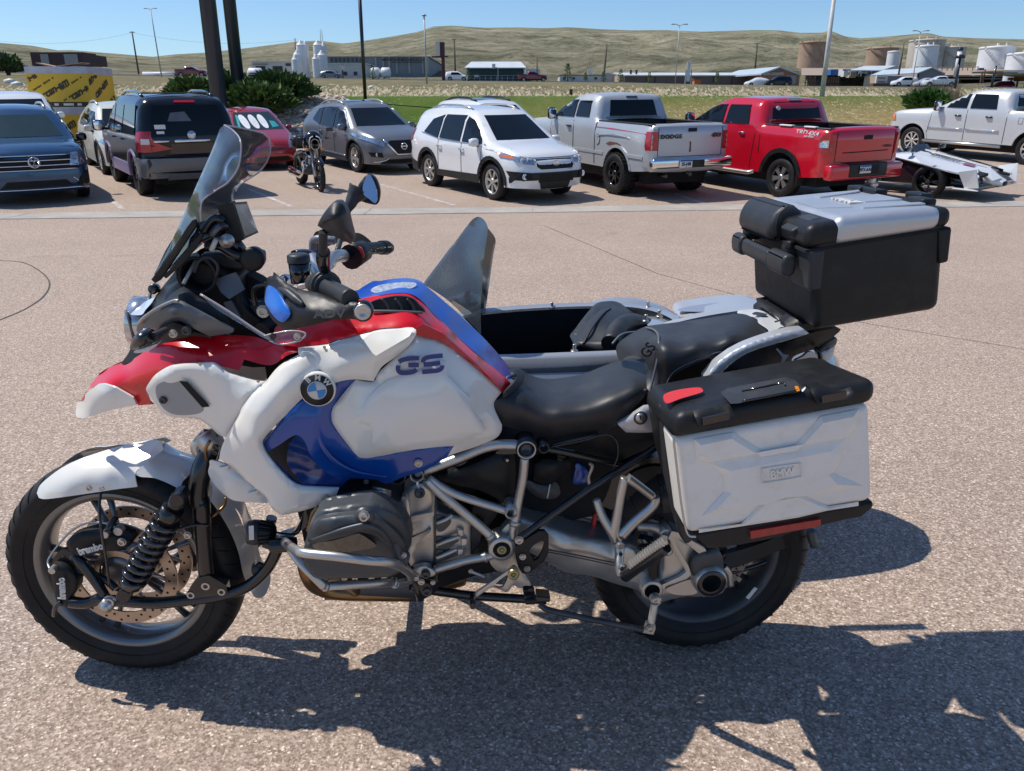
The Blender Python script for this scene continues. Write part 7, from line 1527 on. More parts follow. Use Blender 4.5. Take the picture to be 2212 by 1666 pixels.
prism('instrument_pod','black_plastic',shp('b',[(850,60),(960,20),(1060,60),(1180,130),(1200,260),(1260,330),(1400,420),(1380,500),(1200,520),(1000,400),(840,240)],.0),-.07,.07,.012)
prism('instrument_pod','dark_plastic',shp('c',[(560,960),(700,950),(830,1000),(930,990),(930,1060),(820,1080),(700,1060),(640,1140),(560,1080)],.0),-.09,.05,.01)
disc('air_duct','black_plastic','b',930,120,.06,[(0,.03),(.05,.038),(.06,.045),(.055,.036),(.02,.03)],26);tub('duct_lip','dark_plastic','b',[(870,130,.12),(900,60,.12),(960,40,.12),(1010,90,.12),(1000,160,.115)],.004,8)
panel('dash_plate',M.setdefault('satin_grey',pm('satin_grey',(.16,.18,.21),.45,.2)),'b',[(985,175,.08,1),(1115,130,.07,1),(1170,235,.07,1),(1080,292,.09,1),(1030,250,.09,1)],smooth=False,th=.01,flat=True);panel('dash_plate','satin_grey','b',[(1045,310,.08,1),(1090,300,.08,1),(1150,400,.08,1),(1100,420,.08,1)],smooth=False,th=.01,flat=True)
panel('nose_body','cavity','b',[(700,250,.0),(900,100,.0),(1200,150,.0),(1450,330,.0),(1640,480,.0),(1300,700,.0),(900,620,.0),(650,560,.0)],th=.06,step=20)
panel('tank_core','cavity','i',[(-450,450,.0),(200,250,.0),(700,150,.0),(1400,850,.0),(1400,1300,.0),(600,1500,.0),(-300,1400,.0),(-500,800,.0)],th=.08,step=30)
for pts,r_,m_ in(([(1290,330,.05),(1330,420,.08),(1280,480,.12)],.02,'black_plastic'),([(1180,300,.03),(1250,380,.05),(1310,520,.05)],.012,'chassis_black'),([(1310,200,.15),(1245,215,.14),(1225,260,.13),(1240,330,.12)],.006,'chassis_black')):tub('cable',m_,'b',pts,r_,10)
disc('fork_top','dark_alloy','b',1300,350,.06,[(0,.03),(.02,.03),(.022,.02),(.022,0)],20,axis=ez);bolt('b',1285,365,.12,.012,'alloy')
g1,g2,g3,g4=P('k',360,172,.08),P('k',505,160,-.06),P('k',625,478,-.06),P('k',478,545,.08);gn=(g2-g1).cross(g4-g1).normalized();gn=gn if gn.dot(es)>0 else-gn
def qbox(name,mat,q,n_,th,parent=None,bev=0):
 mb=MB();mb.add(list(q)+[p-n_*th for p in q],[[0,1,2,3],[7,6,5,4],[0,4,5,1],[1,5,6,2],[2,6,7,3],[3,7,4,0]],False);o=mb.build(name,mat,parent or bike,shade=True);return o
gc=(g1+g2+g3+g4)/4;nav=qbox('sat_nav','black_plastic',[gc+(p-gc)*1.08 for p in(g1,g2,g3,g4)],gn,.035);qbox('display',M.setdefault('display',pm('dusty_display',(.13,.125,.10),.25,0,.6,.3,30)),[gc+gn*.002+(p-gc)*.94 for p in(g1,g2,g3,g4)],gn,.003,nav)
n1,n2,n3,n4=P('k',218,205,.07),P('k',310,158,.085),P('k',470,570,.085),P('k',350,612,.07);qbox('nav_housing','black_plastic',(n1,n2,n3,n4),ew,.05)
tub('nav_mount','chassis_black','k',[(0,450,.05),(100,400,.06),(220,330,.07),(330,450,.07)],.014,10);tub('nav_mount','chassis_black','k',[(60,560,.05),(180,520,.06),(300,560,.06),(400,650,.06),(450,760,.05)],.018,10)
tub('handlebar','chassis_black','k',[(1640,1215,.43),(1480,1130,.34),(1330,1010,.24),(1250,900,.14),(1250,830,.04),(1300,800,-.04),(1400,810,-.12)],.011,12);tub('handlebar','steel','k',[(1370,860,-.08),(1405,830,-.10),(1450,770,-.14),(1510,745,-.18),(1570,745,-.22)],.017,14);tub('handlebar','chassis_black','k',[(1560,750,-.22),(1750,700,-.32),(1900,680,-.38)],.012,12)
tub('grip','dark_plastic','k',[(1400,1095,.32),(1520,1150,.38),(1650,1215,.44)],[.019,.018,.017],18);tub('grip','black_plastic','k',[(1790,672,-.33),(1900,662,-.40),(1990,655,-.45)],.018,18);tub('bar_end','black_plastic','k',[(1980,655,-.45),(2040,655,-.48),(2090,660,-.50)],[.021,.022,.014],18)
tub('switch_block','dark_plastic','k',[(1340,1060,.27),(1400,1090,.315)],[.03,.027],14);tub('switch_ring','dark_alloy','k',[(1370,1070,.295),(1385,1080,.305)],.032,18);tub('switch_block','black_plastic','k',[(1650,760,-.26),(1790,690,-.33)],[.035,.03],14)
panel('red_button','red_plastic','k',[(1350,915,.27),(1400,910,.27),(1420,940,.27),(1370,955,.27)],th=.01,step=4);panel('red_button','red_plastic','k',[(1735,655,-.25),(1775,670,-.25),(1800,760,-.25),(1750,760,-.25)],th=.01,step=4)
mb=MB();rc_=P('k',1100,1040,.20);mb.lathe(rc_,ez,[(0,0),(0,.021),(.045,.023),(.045,0)],22);mb.build('fluid_reservoir','gloss_black',bike);mb=MB();mb.lathe(rc_,ez,[(.045,.0245),(.06,.0245),(.064,.018),(.064,0)],22);mb.build('reservoir_cap','dark_plastic',bike)
for pts,r_,m_ in(([(1040,780,.02),(1150,770,.0),(1240,800,.0)],.022,'chassis_black'),([(1230,760,.05),(1260,850,.10),(1300,930,.16)],.012,'steel'),([(1190,820,.06),(1290,790,.03)],.010,'alloy'),([(900,1010,.15),(950,990,.15),(1000,1040,.17)],.010,'chrome'),([(1080,1090,.22),(1180,1060,.23),(1260,1000,.24)],.007,'alloy'),([(1250,1040,.24),(1320,1100,.27)],.022,'dark_alloy')):tub('bar_fitting',m_,'k',pts,r_,10)
panel('mirror','dark_plastic','k',[(1285,412,.37,1),(1310,350,.385),(1380,240,.40),(1460,155,.40),(1500,138,.40),(1560,150,.395),(1620,245,.39),(1660,400,.385),(1690,535,.38),(1655,612,.375),(1620,600,.38),(1520,555,.385),(1400,490,.38)],[(1480,380,.43),(1560,250,.425),(1580,480,.42)],step=6,th=.02,edge=(8,.02));panel('mirror_crest','black_plastic','k',[(1285,412,.392,1),(1400,350,.43),(1520,320,.436),(1600,270,.41),(1560,175,.412),(1470,165,.41),(1390,245,.41),(1320,345,.398)],[(1460,270,.43)],step=6,th=.006,edge=(5,.006))
tub('mirror_stem','dark_plastic','k',[(1350,480,.37),(1345,600,.36),(1350,720,.34)],[.009,.009,.010],10);tub('mirror_stem','chassis_black','k',[(1350,700,.34),(1352,800,.32),(1368,900,.29)],[.014,.015,.013],12)
tub('mirror_stem','dark_plastic','k',[(1625,250,-.36),(1650,180,-.37),(1680,110,-.38),(1740,30,-.39)],[.007,.016,.02,.034],12);tub('mirror_stem','dark_plastic','k',[(1500,700,-.2),(1560,500,-.28),(1625,260,-.36)],.008,8)
panel('mirror','black_plastic','c',[(1600,600,-.40,1),(1620,520,-.40),(1650,470,-.40),(1690,430,-.40),(1740,450,-.40),(1772,520,-.40),(1776,590,-.40),(1755,640,-.40),(1690,632,-.40),(1640,615,-.39)],[(1690,540,-.39)],step=5,th=.03,edge=(6,.012));panel('mirror_glass','mirror','c',[(1658,510,-.375),(1690,440,-.392),(1720,450,-.390),(1750,520,-.372),(1760,590,-.355),(1745,632,-.345),(1700,600,-.352),(1665,570,-.360)],step=5,th=.004)
panel('handguard','black_plastic','k',[(735,985,.27),(790,968,.28),(800,928,.28,1),(870,985,.30),(960,1060,.33),(1100,1122,.36),(1300,1160,.39),(1480,1235,.42),(1520,1262,.43),(1640,1245,.45),(1730,1262,.46),(1830,1275,.465),(1885,1330,.465),(1888,1400,.465),(1840,1455,.465),(1760,1455,.46),(1640,1440,.455),(1480,1448,.45),(1250,1505,.43),(1100,1538,.41),(960,1562,.39),(880,1530,.37),(790,1450,.35),(725,1340,.32),(700,1200,.29),(712,1080,.27)],[(1000,1250,.38),(850,1250,.345),(1200,1350,.425),(1600,1350,.462),(1050,1420,.405)],step=6,th=.005,edge=(6,.012))
panel('guard_insert','blue_plastic','k',[(740,1082,0.326),(850,1150,0.359),(930,1270,0.384),(985,1375,0.400),(960,1432,0.398),(900,1475,0.389),(830,1440,0.374),(740,1325,0.344),(705,1240,0.326),(715,1150,0.319)],[(850,1330,0.382)],step=5,th=.01,edge=(5,.005));tub('insert_ridge','blue_plastic','k',[(712,1240,.322),(800,1310,.356),(900,1368,.381),(975,1372,.391)],.0018,6)
tub('guard_rib','dark_plastic','k',[(860,1110,.345),(950,1140,.365),(1050,1220,.39),(1130,1280,.41)],[.003,.008,.009,.003],8);disc('bar_end_bolt','chassis_black','k',1785,1362,.462,[(-.02,.019),(.002,.019),(.004,.016)],28);disc('bar_end_bolt','grey_plastic' if False else 'alloy','k',1785,1362,.466,[(0,.0155),(.004,.0155),(.005,.0135),(.005,.008),(.002,.006),(.002,0)],28)
ptextb('ADV','grey_plastic','k',(1240,1385),(1600,1382),.452,.016,bold=.0006,off=.004)
panel('handguard','black_plastic','k',[(1215,690,-.40),(1230,560,-.38),(1270,480,-.36),(1400,470,-.36),(1600,500,-.38),(1750,500,-.42),(1880,600,-.47),(1800,620,-.46),(1600,590,-.42),(1400,640,-.40),(1260,720,-.40)],step=8,th=.006);tub('guard_tube','satin_grey','k',[(1235,680,-.34),(1240,590,-.34),(1290,560,-.33),(1400,570,-.32),(1480,580,-.32)],.012,8)
# ----------------------------------------------------------
panel('engine_core','cavity','d',[(330,420,.06),(700,330,.06),(1100,300,.06),(1600,90,.06),(1900,40,.06),(2150,100,.06),(2300,60,.06),(2400,300,.06),(2300,560,.06),(2150,620,.06),(1960,700,.06),(1850,900,.06),(1450,1000,.06),(1200,1090,.06),(1050,1060,.06),(700,1000,.06),(420,900,.06),(330,650,.06)],th=.22,step=30)
prism('cylinder_barrel','dark_alloy',shp('l',[(430,520),(1040,380),(1420,560),(1480,900),(1300,980),(500,1000),(360,800)],.26),.10,.38,.02)
for i in range(7):tub('cooling_fin','alloy','l',[(1030+i*8,255+i*30,.17),(1150+i*8,272+i*30,.22),(1265,300+i*25,.20)],.0035,6)
panel('head_cover','dark_alloy','l',[(340,850,.38),(355,720,.39),(425,600,.39),(455,540,.39),(530,488,.39),(780,432,.385),(1000,402,.38),(1090,408,.38),(1250,478,.37),(1395,590,.36),(1465,690,.35),(1500,810,.34),(1490,900,.33),(1440,965,.33),(1390,1005,.33),(1290,965,.34),(1000,985,.36),(800,1000,.37),(600,985,.37),(400,955,.37),(345,925,.37)],[(800,700,.415),(1100,700,.40)],step=7,th=.05,edge=(10,.022))
panel('head_cover_arch','dark_alloy','l',[(368,832,.408),(395,720,.412),(440,640,.415),(520,602,.418,1),(700,575,.42),(900,558,.42),(1050,560,.415,1),(1200,640,.40),(1340,765,.385),(1425,900,.37),(1400,970,.365),(1355,992,.362,1),(1295,955,.372),(1200,870,.39),(1100,790,.408),(960,760,.42),(900,768,.422),(700,815,.42),(500,862,.412),(420,866,.408)],[(600,720,.43),(950,670,.43)],step=7,th=.02,edge=(6,.008))
tub('cover_crease','dark_alloy','l',[(420,830,.422),(700,735,.432),(900,680,.434),(980,672,.434),(1080,700,.428),(1200,780,.41),(1290,930,.388)],[.002,.005,.005,.005,.005,.005,.003],8)
panel('cover_recess','gloss_black','l',[(420,880,.40),(650,840,.41),(880,772,.42),(950,782,.42),(1100,888,.40),(1075,925,.395),(950,950,.395),(700,975,.39),(450,940,.385)],step=8,th=.01)
panel('head_belly','grey_plastic','l',[(430,1060,.36),(800,1090,.38),(1310,1120,.34),(1290,1165,.33),(1180,1200,.32),(1000,1218,.31),(760,1208,.31),(560,1160,.33)],step=8,th=.04,edge=(6,.01))
disc('cover_bolt','dark_alloy','l',978,575,.415,[(0,.022),(.012,.018),(.012,0)],24);bolt('l',975,565,.425,.0095,'steel',l=.012);disc('cover_boss','dark_alloy','l',1408,1010,.34,[(0,.016),(.03,.013),(.03,0)],20);bolt('l',1410,1005,.37,.006,'steel')
panel('intake_box','black_plastic','l',[(640,330,.24),(800,300,.24),(1020,270,.22),(1040,340,.22),(1000,390,.24),(800,420,.26),(640,430,.26)],step=8,th=.06,edge=(5,.01))
panel('crankcase','alloy','d',[(1012,432,.16,1),(1070,392,.17),(1140,378,.175),(1195,420,.175),(1226,470,.17,1),(1240,560,.165),(1400,600,.16),(1465,640,.155,1),(1462,760,.155),(1455,885,.155,1),(1380,935,.16),(1225,960,.165),(1060,925,.17,1),(1038,860,.17),(1062,760,.17),(1062,660,.17),(1000,560,.165)],[(1140,700,.18),(1330,750,.165)],step=7,th=.06,edge=(6,.012))
tub('case_seam','dark_alloy','d',[(1228,440,.176),(1224,600,.180),(1222,780,.180),(1218,920,.176)],.0028,6,smooth=False)
panel('case_ridge','alloy','d',[(1065,740,.182,1),(1195,682,.196,1),(1190,700,.182,1),(1068,800,.182,1)],smooth=False,th=.01,flat=True)
panel('case_band','alloy','d',[(1062,598,.182,1),(1215,568,.19,1),(1215,590,.186,1),(1064,640,.182,1)],smooth=False,th=.008,flat=True)
for(x0,y0,x1,y1)in((1235,590,1330,690),(1235,735,1380,800),(1235,820,1360,880)):
 panel('case_pocket','dark_alloy','d',[(x0,y0,.178),((x0+x1)/2,y0+10,.176),(x1,(y0+y1)/2-10,.172),((x0+x1)/2,y1,.176),(x0,y1,.178)],th=.003,step=6)
 tub('case_rib','alloy','d',[(x0-4,y0+50,.182),(x0+60,y0+25,.182),(x1+6,y0-6,.176)],.0055,8)
for(x,y)in((1388,700),(1412,760),(1388,830)):prism('case_block','alloy',shp('d',[(x-18,y-26),(x+24,y-22),(x+24,y+24),(x-18,y+28)],.17),.13,.176,.004)
panel('starter_boot','black_plastic','d',[(1470,540,.14),(1560,520,.14),(1640,560,.14),(1560,700,.14),(1530,860,.14),(1475,880,.14)],th=.06,step=9,edge=(5,.01))
for i in range(6):tub('boot_rib','dark_plastic','d',[(1478+i*13,600+i*6,.150),(1470+i*11,700,.152),(1476+i*8,820-i*10,.150)],.0035,6)
disc('case_plug','dark_alloy','d',1120,440,.178,[(0,.013),(.004,.013),(.005,.008),(.001,.006),(.001,0)],20);bolt('d',1030,492,.176,.006,'steel')
panel('front_pulley_cover','alloy','d',[(1000,470,.2),(1035,480,.2),(1055,560,.2),(1050,640,.2),(1020,640,.2),(1005,560,.2)],th=.03,step=7,edge=(4,.006))
for pts in([(350,860,.10),(375,980,.10),(420,1050,.08),(520,1092,.06),(700,1108,.05),(1100,1112,.04)],[(380,930,-.02),(520,1040,-.02),(800,1080,-.02),(1120,1090,-.02)]):tub('exhaust_pipe','tan_metal','d',pts,.021,16)
tub('exhaust_pipe','tan_metal','d',[(470,985,.25),(560,985,.18),(640,1040,.10),(700,1090,.05)],.019,14);tub('exhaust_pipe','tan_metal','d',[(1100,1100,.03),(1250,1050,.0),(1400,1010,-.05)],.022,14)
tub('oil_sump','dark_alloy','d',[(500,1030,.02),(800,1030,.02),(1120,1030,.02)],.05,14)
for x in(555,620,690,800,885):bolt('d',x,1005,.20,.006,'steel')
panel('lower_fairing_arm','chassis_black','d',[(370,520,.14),(400,540,.14),(395,640,.15),(320,700,.14),(240,770,.13),(180,800,.13),(175,740,.12),(280,700,.12),(330,620,.13)],th=.03,step=9,edge=(4,.006));tub('cable','tan_metal','l',[(470,470,.28),(410,540,.28),(380,640,.28),(350,740,.28)],.005,8)
tub('crash_bar','steel','l',[(100,860,.26),(150,905,.33),(230,955,.39),(330,985,.42),(660,1018,.44),(1000,1060,.44),(1200,1078,.43),(1330,1110,.40),(1440,1170,.33),(1490,1230,.26),(1470,1285,.22),(1400,1310,.24),(1310,1325,.27)],.0108,14)
tub('crash_bar','steel','l',[(1310,1305,.27),(1100,1318,.30),(800,1335,.33),(545,1348,.35)],.0105,14,smooth=False);tub('crash_bar','steel','l',[(160,930,.30),(230,1040,.32),(330,1150,.34),(430,1250,.35),(530,1350,.35)],.0108,14)
for a_,b_ in(((560,1347,.348),(530,1349,.352)),((1290,1306,.272),(1320,1304,.268))):tub('bar_collar','steel','l',[a_,b_],.0125,14,smooth=False)
disc('bar_clamp','chassis_black','d',215,785,.25,[(-.03,.018),(.03,.018),(.03,0)],16,axis=es)
fl0,fl1=P('a',1498,788,.22),P('a',1668,792,.22);fa=(fl1-fl0).normalized();mb=MB();L_=(fl1-fl0).length
mb.lathe(fl0,fa,[(.0,.0),(.0,.028),(.012,.031),(L_*.42,.030),(L_*.44,.027)],28);mb.build('fog_lamp','dark_plastic',bike);mb=MB();mb.lathe(fl0+fa*L_*.42,fa,[(0,.026),(L_*.35,.022),(L_*.55,.012),(L_*.58,0)],24)
for k in range(14):a=2*pi*k/14;u_=fa.orthogonal().normalized();v_=fa.cross(u_);mb.tube([fl0+fa*L_*.44+(u_*cos(a)+v_*sin(a))*.029,fl0+fa*L_*.8+(u_*cos(a)+v_*sin(a))*.025,fl0+fa*L_*.95+(u_*cos(a)+v_*sin(a))*.014],.0025,5)
mb.build('lamp_heatsink','black_plastic',bike);ptextb('DENALI','off_white','a',(1518,850),(1514,735),.2505,.014,up=-es)if False else panel('lamp_label','off_white','a',[(1500,752,.2515),(1530,748,.2515),(1532,835,.2515),(1502,836,.2515)],smooth=False,flat=True,th=.001)
tub('lamp_bracket','chassis_black','a',[(1590,850,.2),(1680,880,.2),(1720,870,.22)],.012,10);tub('lamp_bracket','chassis_black','a',[(1655,820,.18),(1690,870,.2)],.011,10);tub('cable','chassis_black','a',[(1668,790,.22),(1740,800,.21),(1800,790,.18),(1820,720,.15)],.003,6)
disc('fork_tip','dark_plastic','a',1560,1000,.10,[(0,.018),(.02,.014),(.02,0)],14)
# ----------------------------------------------------------
FR='frame_alloy'
tub('frame_tube',FR,'m',[(-120,545,.17),(0,480,.175),(200,405,.175),(400,330,.175),(560,262,.175),(680,222,.175),(820,200,.175),(1010,205,.175)],.0125,14)
tub('frame_tube',FR,'m',[(1085,340,.175),(1065,560,.175),(1030,740,.175),(1000,900,.178),(975,1060,.18),(945,1250,.18)],.0115,14);tub('frame_collar',FR,'m',[(985,1040,.18),(972,1090,.18)],.0145,14,smooth=False)
tub('frame_tube',FR,'m',[(20,575,.185),(200,690,.185),(400,780,.185),(700,875,.183),(890,935,.18)],.0105,14);tub('frame_tube',FR,'m',[(-10,590,.19),(150,740,.19),(300,860,.19),(540,1060,.19),(730,1230,.19)],.0115,14)
tub('frame_tube',FR,'m',[(60,1590,.185),(250,1530,.185),(450,1475,.185),(650,1440,.188),(760,1410,.19)],.0115,14);tub('frame_collar',FR,'m',[(640,1445,.188),(665,1440,.188)],.0135,14,smooth=False);tub('frame_collar',FR,'m',[(690,1200,.19),(720,1225,.19)],.0135,14,smooth=False)
def dat(name,mat,z,x,y,w0,w,prof,n=28):mb=MB();mb.lathe(P(z,x,y,w0)+ew*(w-w0),ew,prof,n);return mb.build(name,mat,bike)
def node(x,y,w,r,z='m',depth=.05,ringm='steel',inner='gloss_black',back='chassis_black'):
 dat('frame_node',back,z,x,y,w,w-.03,[(-.03,r*1.12),(.03,r*1.12),(.03,r*.9)],32);dat('node_ring',ringm,z,x,y,w,w,[(-.002,r*1.0),(.004,r*1.0),(.004,r*.88),(-.01,r*.86)],36);dat('node_bore',inner,z,x,y,w,w-.02,[(.012,r*.88),(.0,r*.6),(0,0)],28)
node(1105,258,.195,.023);node(1297,240,.175,.0125,ringm='dark_alloy');node(938,962,.195,.0145,back=FR);node(1100,325,.20,.0165,'d');node(968,335,.19,.020,'d',ringm='dark_alloy')
dat('pivot_boss',FR,'m',830,1362,.2,.185,[(-.04,.034),(.012,.034),(.016,.031),(.016,.0225)],40);dat('pivot_socket','dark_alloy','m',830,1362,.2,.19,[(.008,.0225),(.0,.021),(.0,0)],10);disc('pivot_bolt',M.setdefault('brass',pm('brass',(.42,.34,.16),.35,.8)),'m',832,1358,.195,[(0,.013),(.007,.012),(.007,.0065),(.002,.006),(.002,0)],24)
panel('pivot_plate',FR,'m',[(900,1080,.17),(1010,1080,.17),(985,1200,.17),(1010,1350,.17),(1040,1480,.17),(1080,1620,.17),(1150,1760,.17),(1000,1780,.17),(900,1640,.17),(770,1590,.17),(700,1500,.17),(690,1350,.17),(780,1220,.17)],th=.03,step=9,edge=(4,.006))
panel('airbox','black_plastic','m',[(120,565,.13,1),(450,440,.13),(780,300,.13,1),(970,318,.13,1),(985,500,.13),(975,700,.13,1),(940,850,.13),(880,860,.13),(760,790,.13),(560,700,.13),(350,655,.13,1),(200,610,.13)],[(600,560,.145),(850,600,.14)],step=9,th=.03,edge=(5,.006));disc('rubber_grommet','chassis_black','m',892,372,.142,[(0,.009),(.003,.008),(.003,0)],16);bolt('m',892,372,.144,.0035,'steel')
panel('airbox_edge','gloss_black','m',[(765,285,.14),(860,240,.14),(985,245,.14),(985,300,.14),(800,305,.14)],th=.01,step=8)
panel('battery_box','black_plastic','m',[(1190,420,.10,1),(1290,355,.10,1),(1560,378,.10,1),(1600,430,.10),(1500,540,.10),(1400,622,.10,1),(1300,640,.10),(1180,600,.10,1)],[(1400,480,.12)],step=9,th=.05,edge=(5,.008));panel('gearbox_cover','dark_alloy','m',[(1120,600,.09),(1300,650,.09),(1430,610,.09),(1480,740,.09),(1400,800,.09),(1250,790,.09),(1120,700,.09)],step=9,th=.05,edge=(6,.012));tub('cable','off_white','m',[(1365,640,.11),(1350,720,.11),(1335,790,.11)],.002,6)
panel('shock_reservoir','gloss_blue','m',[(1660,410,.08),(1770,470,.08),(1785,600,.08),(1700,640,.08),(1620,620,.08),(1640,500,.08)],step=8,th=.04,edge=(5,.01));tub('linkage_rod','steel','m',[(1800,400,.10),(1830,450,.10),(1790,560,.10),(1800,640,.10)],.005,8)
tub('subframe_tube','chassis_black','m',[(1020,1235,.205),(1150,1150,.20),(1450,930,.19),(1750,720,.18),(1944,600,.17),(2300,380,.15),(2600,190,.14)],.0095,12);bolt('m',1022,1255,.212,.009,'steel');tub('subframe_tube','chassis_black','m',[(1300,240,.15),(1600,300,.14),(1944,380,.13),(2200,440,.12)],.009,10);tub('subframe_tube','chassis_black','m',[(1380,215,.15),(1600,150,.15),(1900,90,.15)],.006,8);tub('cable','chassis_black','e',[(300,130,.16),(500,90,.17),(650,50,.17),(720,90,.17),(730,180,.17),(700,260,.17)],.0025,6)
tub('cable_tray','alloy','m',[(1060,880,.02),(1250,915,.02),(1500,945,.02),(1944,1030,.02),(2400,1110,.02)],.009,10,smooth=False);tub('cable','red_plastic','m',[(1870,960,.06),(1850,1060,.07),(1840,1150,.07)],.007,8)
panel('heel_guard','black_plastic','m',[(985,1340,.215,1),(1035,1290,.215),(1240,1160,.215,1),(1305,1158,.215,1),(1350,1215,.215,1),(1345,1400,.215),(1300,1490,.215,1),(1130,1620,.215),(1060,1625,.215,1),(1015,1560,.215),(985,1440,.215)],holes=[[(1138,1380),(1190,1310),(1285,1268),(1295,1340),(1245,1450),(1185,1488),(1148,1450)]],step=6,th=.012,edge=(4,.004));bolt('m',1062,1440,.218,.007,'steel');bolt('m',1112,1575,.218,.007,'steel')
panel('shift_lever','steel','d',[(1465,1135,.25,1),(1490,1108,.25,1),(1700,960,.24),(1745,930,.24),(1782,965,.24),(1775,1000,.24),(1712,1090,.24,1),(1685,1098,.24),(1600,1068,.245),(1500,1132,.25)],holes=[[(1618,1052),(1690,990),(1705,1000),(1668,1068)]],step=5,th=.008,edge=(3,.003));disc('lever_bolt','brass','d',1742,975,.245,[(0,.014),(.01,.0125),(.01,.006),(.004,.006),(.004,0)],22);tub('toe_peg','chassis_black','d',[(1472,1125,.24),(1472,1195,.30)],.0075,12);tub('shift_rod','steel','m',[(480,1600,.20),(560,1630,.20),(640,1665,.20)],.0045,8);bolt('m',488,1600,.205,.005,'steel')
prism('rider_footpeg','black_plastic',shp('d',[(1800,1050),(1878,1050),(1880,1085),(1805,1088)],.24),.24,.305,.006);prism('rider_footpeg','chassis_black',shp('d',[(1890,1100),(1985,1108),(1978,1140),(1890,1135)],.22),.2,.24,.004)
tub('frame_rail','chassis_black','d',[(1060,1060,.16),(1180,1085,.15),(1450,1120,.12),(1750,1140,.12),(1960,1150,.12)],.012,12);tub('frame_rail','chassis_black','d',[(1085,1010,.18),(1110,1080,.18),(1125,1140,.17)],.011,10)
panel('lower_mount','chassis_black','d',[(1070,960,.2),(1180,930,.2),(1225,960,.2),(1220,1000,.2),(1150,1010,.2),(1240,1020,.2),(1240,1080,.19),(1190,1120,.19),(1120,1150,.18),(1100,1060,.19),(1065,1010,.2)],th=.03,step=7,edge=(4,.005));panel('lower_mount','alloy','d',[(1080,950,.21),(1160,930,.21),(1225,975,.21),(1180,1000,.21),(1100,990,.21)],th=.02,step=6,edge=(4,.005))
for x,y,r in((1160,978,.010),(1130,1030,.007),(1095,1005,.006),(1168,1090,.011),(1208,1035,.005)):bolt('d',x,y,.215,r,'dark_alloy' if r>.009 else 'steel')
tub('stand_rod','dark_alloy','o',[(690,985,.16),(760,1040,.17),(900,1080,.18),(1200,1145,.19),(1500,1205,.20),(1860,1275,.20)],.0085,12);panel('rod_bracket','alloy','o',[(1870,1200,.215),(1960,1180,.215),(1968,1260,.215),(1945,1325,.215),(1830,1305,.215),(1850,1260,.215)],th=.012,step=6,smooth=False);bolt('o',1908,1258,.218,.010,'steel');tub('sway_link','alloy','o',[(1918,1200,.21),(1940,1090,.205),(1960,980,.2)],.0105,12);disc('sway_joint','steel','o',1965,935,.19,[(-.01,.015),(.012,.015),(.014,.01),(.014,0)],18);bolt('o',1965,935,.203,.008,'steel')
# ----------------------------------------------------------
panel('swingarm',FR,'e',[(60,560,.13),(200,590,.135),(320,622,.14),(500,680,.14),(700,705,.14),(860,745,.14,1),(930,930,.14,1),(975,940,.14),(1000,760,.14,1),(1060,660,.14),(1110,668,.14),(1200,720,.14),(1290,765,.14),(1380,900,.14),(1400,1030,.14),(1310,1068,.14),(1150,1070,.14),(1000,1105,.14),(930,1105,.14),(880,1075,.14),(860,1035,.14),(700,985,.14),(560,940,.14),(440,925,.14),(370,905,.14),(290,855,.14),(180,795,.14),(60,740,.13)],[(400,760,.165),(700,840,.165),(1100,1000,.15)],step=8,th=.08,edge=(22,.03))
panel('arm_rib',FR,'e',[(1048,700,.165,1),(1070,660,.165),(1112,668,.168),(1280,770,.17,1),(1300,815,.17,1),(1240,800,.17,1),(1130,712,.165),(1085,700,.165,1),(1105,760,.165),(1175,880,.168,1),(1190,935,.17),(1160,960,.17),(1040,1000,.165,1),(1010,1030,.165),(990,1005,.165,1),(1120,945,.165),(1160,915,.165,1),(1100,810,.165)],smooth=False,th=.012,step=6,edge=(3,.003));tub('arm_groove','dark_alloy','e',[(290,775,.168),(500,815,.172),(760,870,.172)],.0025,6);tub('arm_groove','dark_alloy','e',[(290,790,.168),(500,830,.172),(760,886,.172)],.002,6)
panel('arm_web',FR,'e',[(1030,1030,.155),(1080,1000,.155),(1200,965,.155),(1225,1050,.155),(1100,1060,.155)],th=.01,step=7);panel('pivot_gaiter','black_plastic','e',[(872,760,.165,1),(985,760,.165,1),(975,960,.165,1),(945,965,.165,1)],smooth=False,th=.02,step=7)
dat('drive_housing',FR,'e',1318,985,.185,.13,[(-.06,.04),(.0,.050),(.04,.046),(.055,.043),(.058,.039)],40);dat('drive_ring','chassis_black','e',1318,985,.185,.185,[(.0,.039),(.003,.038),(.003,.026)],36);dat('drive_bore','cavity','e',1318,985,.185,.15,[(.036,.027),(.0,.025),(.0,0)],30)
panel('drive_dome','dark_alloy','e',[(1185,880,.17),(1215,810,.17),(1270,780,.17),(1340,775,.17),(1385,810,.165),(1395,880,.165),(1400,960,.165),(1340,900,.175),(1270,905,.175),(1215,950,.175)],[(1290,840,.18)],step=6,th=.05,edge=(6,.01))
dat('paralever_joint',FR,'e',945,1035,.166,.15,[(-.04,.03),(.016,.03),(.018,.0275),(.018,.021)],36);dat('paralever_bore','cavity','e',945,1035,.166,.145,[(.02,.021),(.0,.018),(.0,0)],26)
tub('torque_arm','alloy','n',[(430,660,.10),(560,665,.12),(640,700,.13),(740,720,.14)],.013,10);disc('torque_joint','alloy','n',668,712,.14,[(-.02,.017),(.014,.017),(.014,.01),(.004,.009),(.004,0)],24)
tub('arm_brace',FR,'n',[(660,730,.15),(655,800,.155),(700,900,.16)],.012,12)
pg='steel'
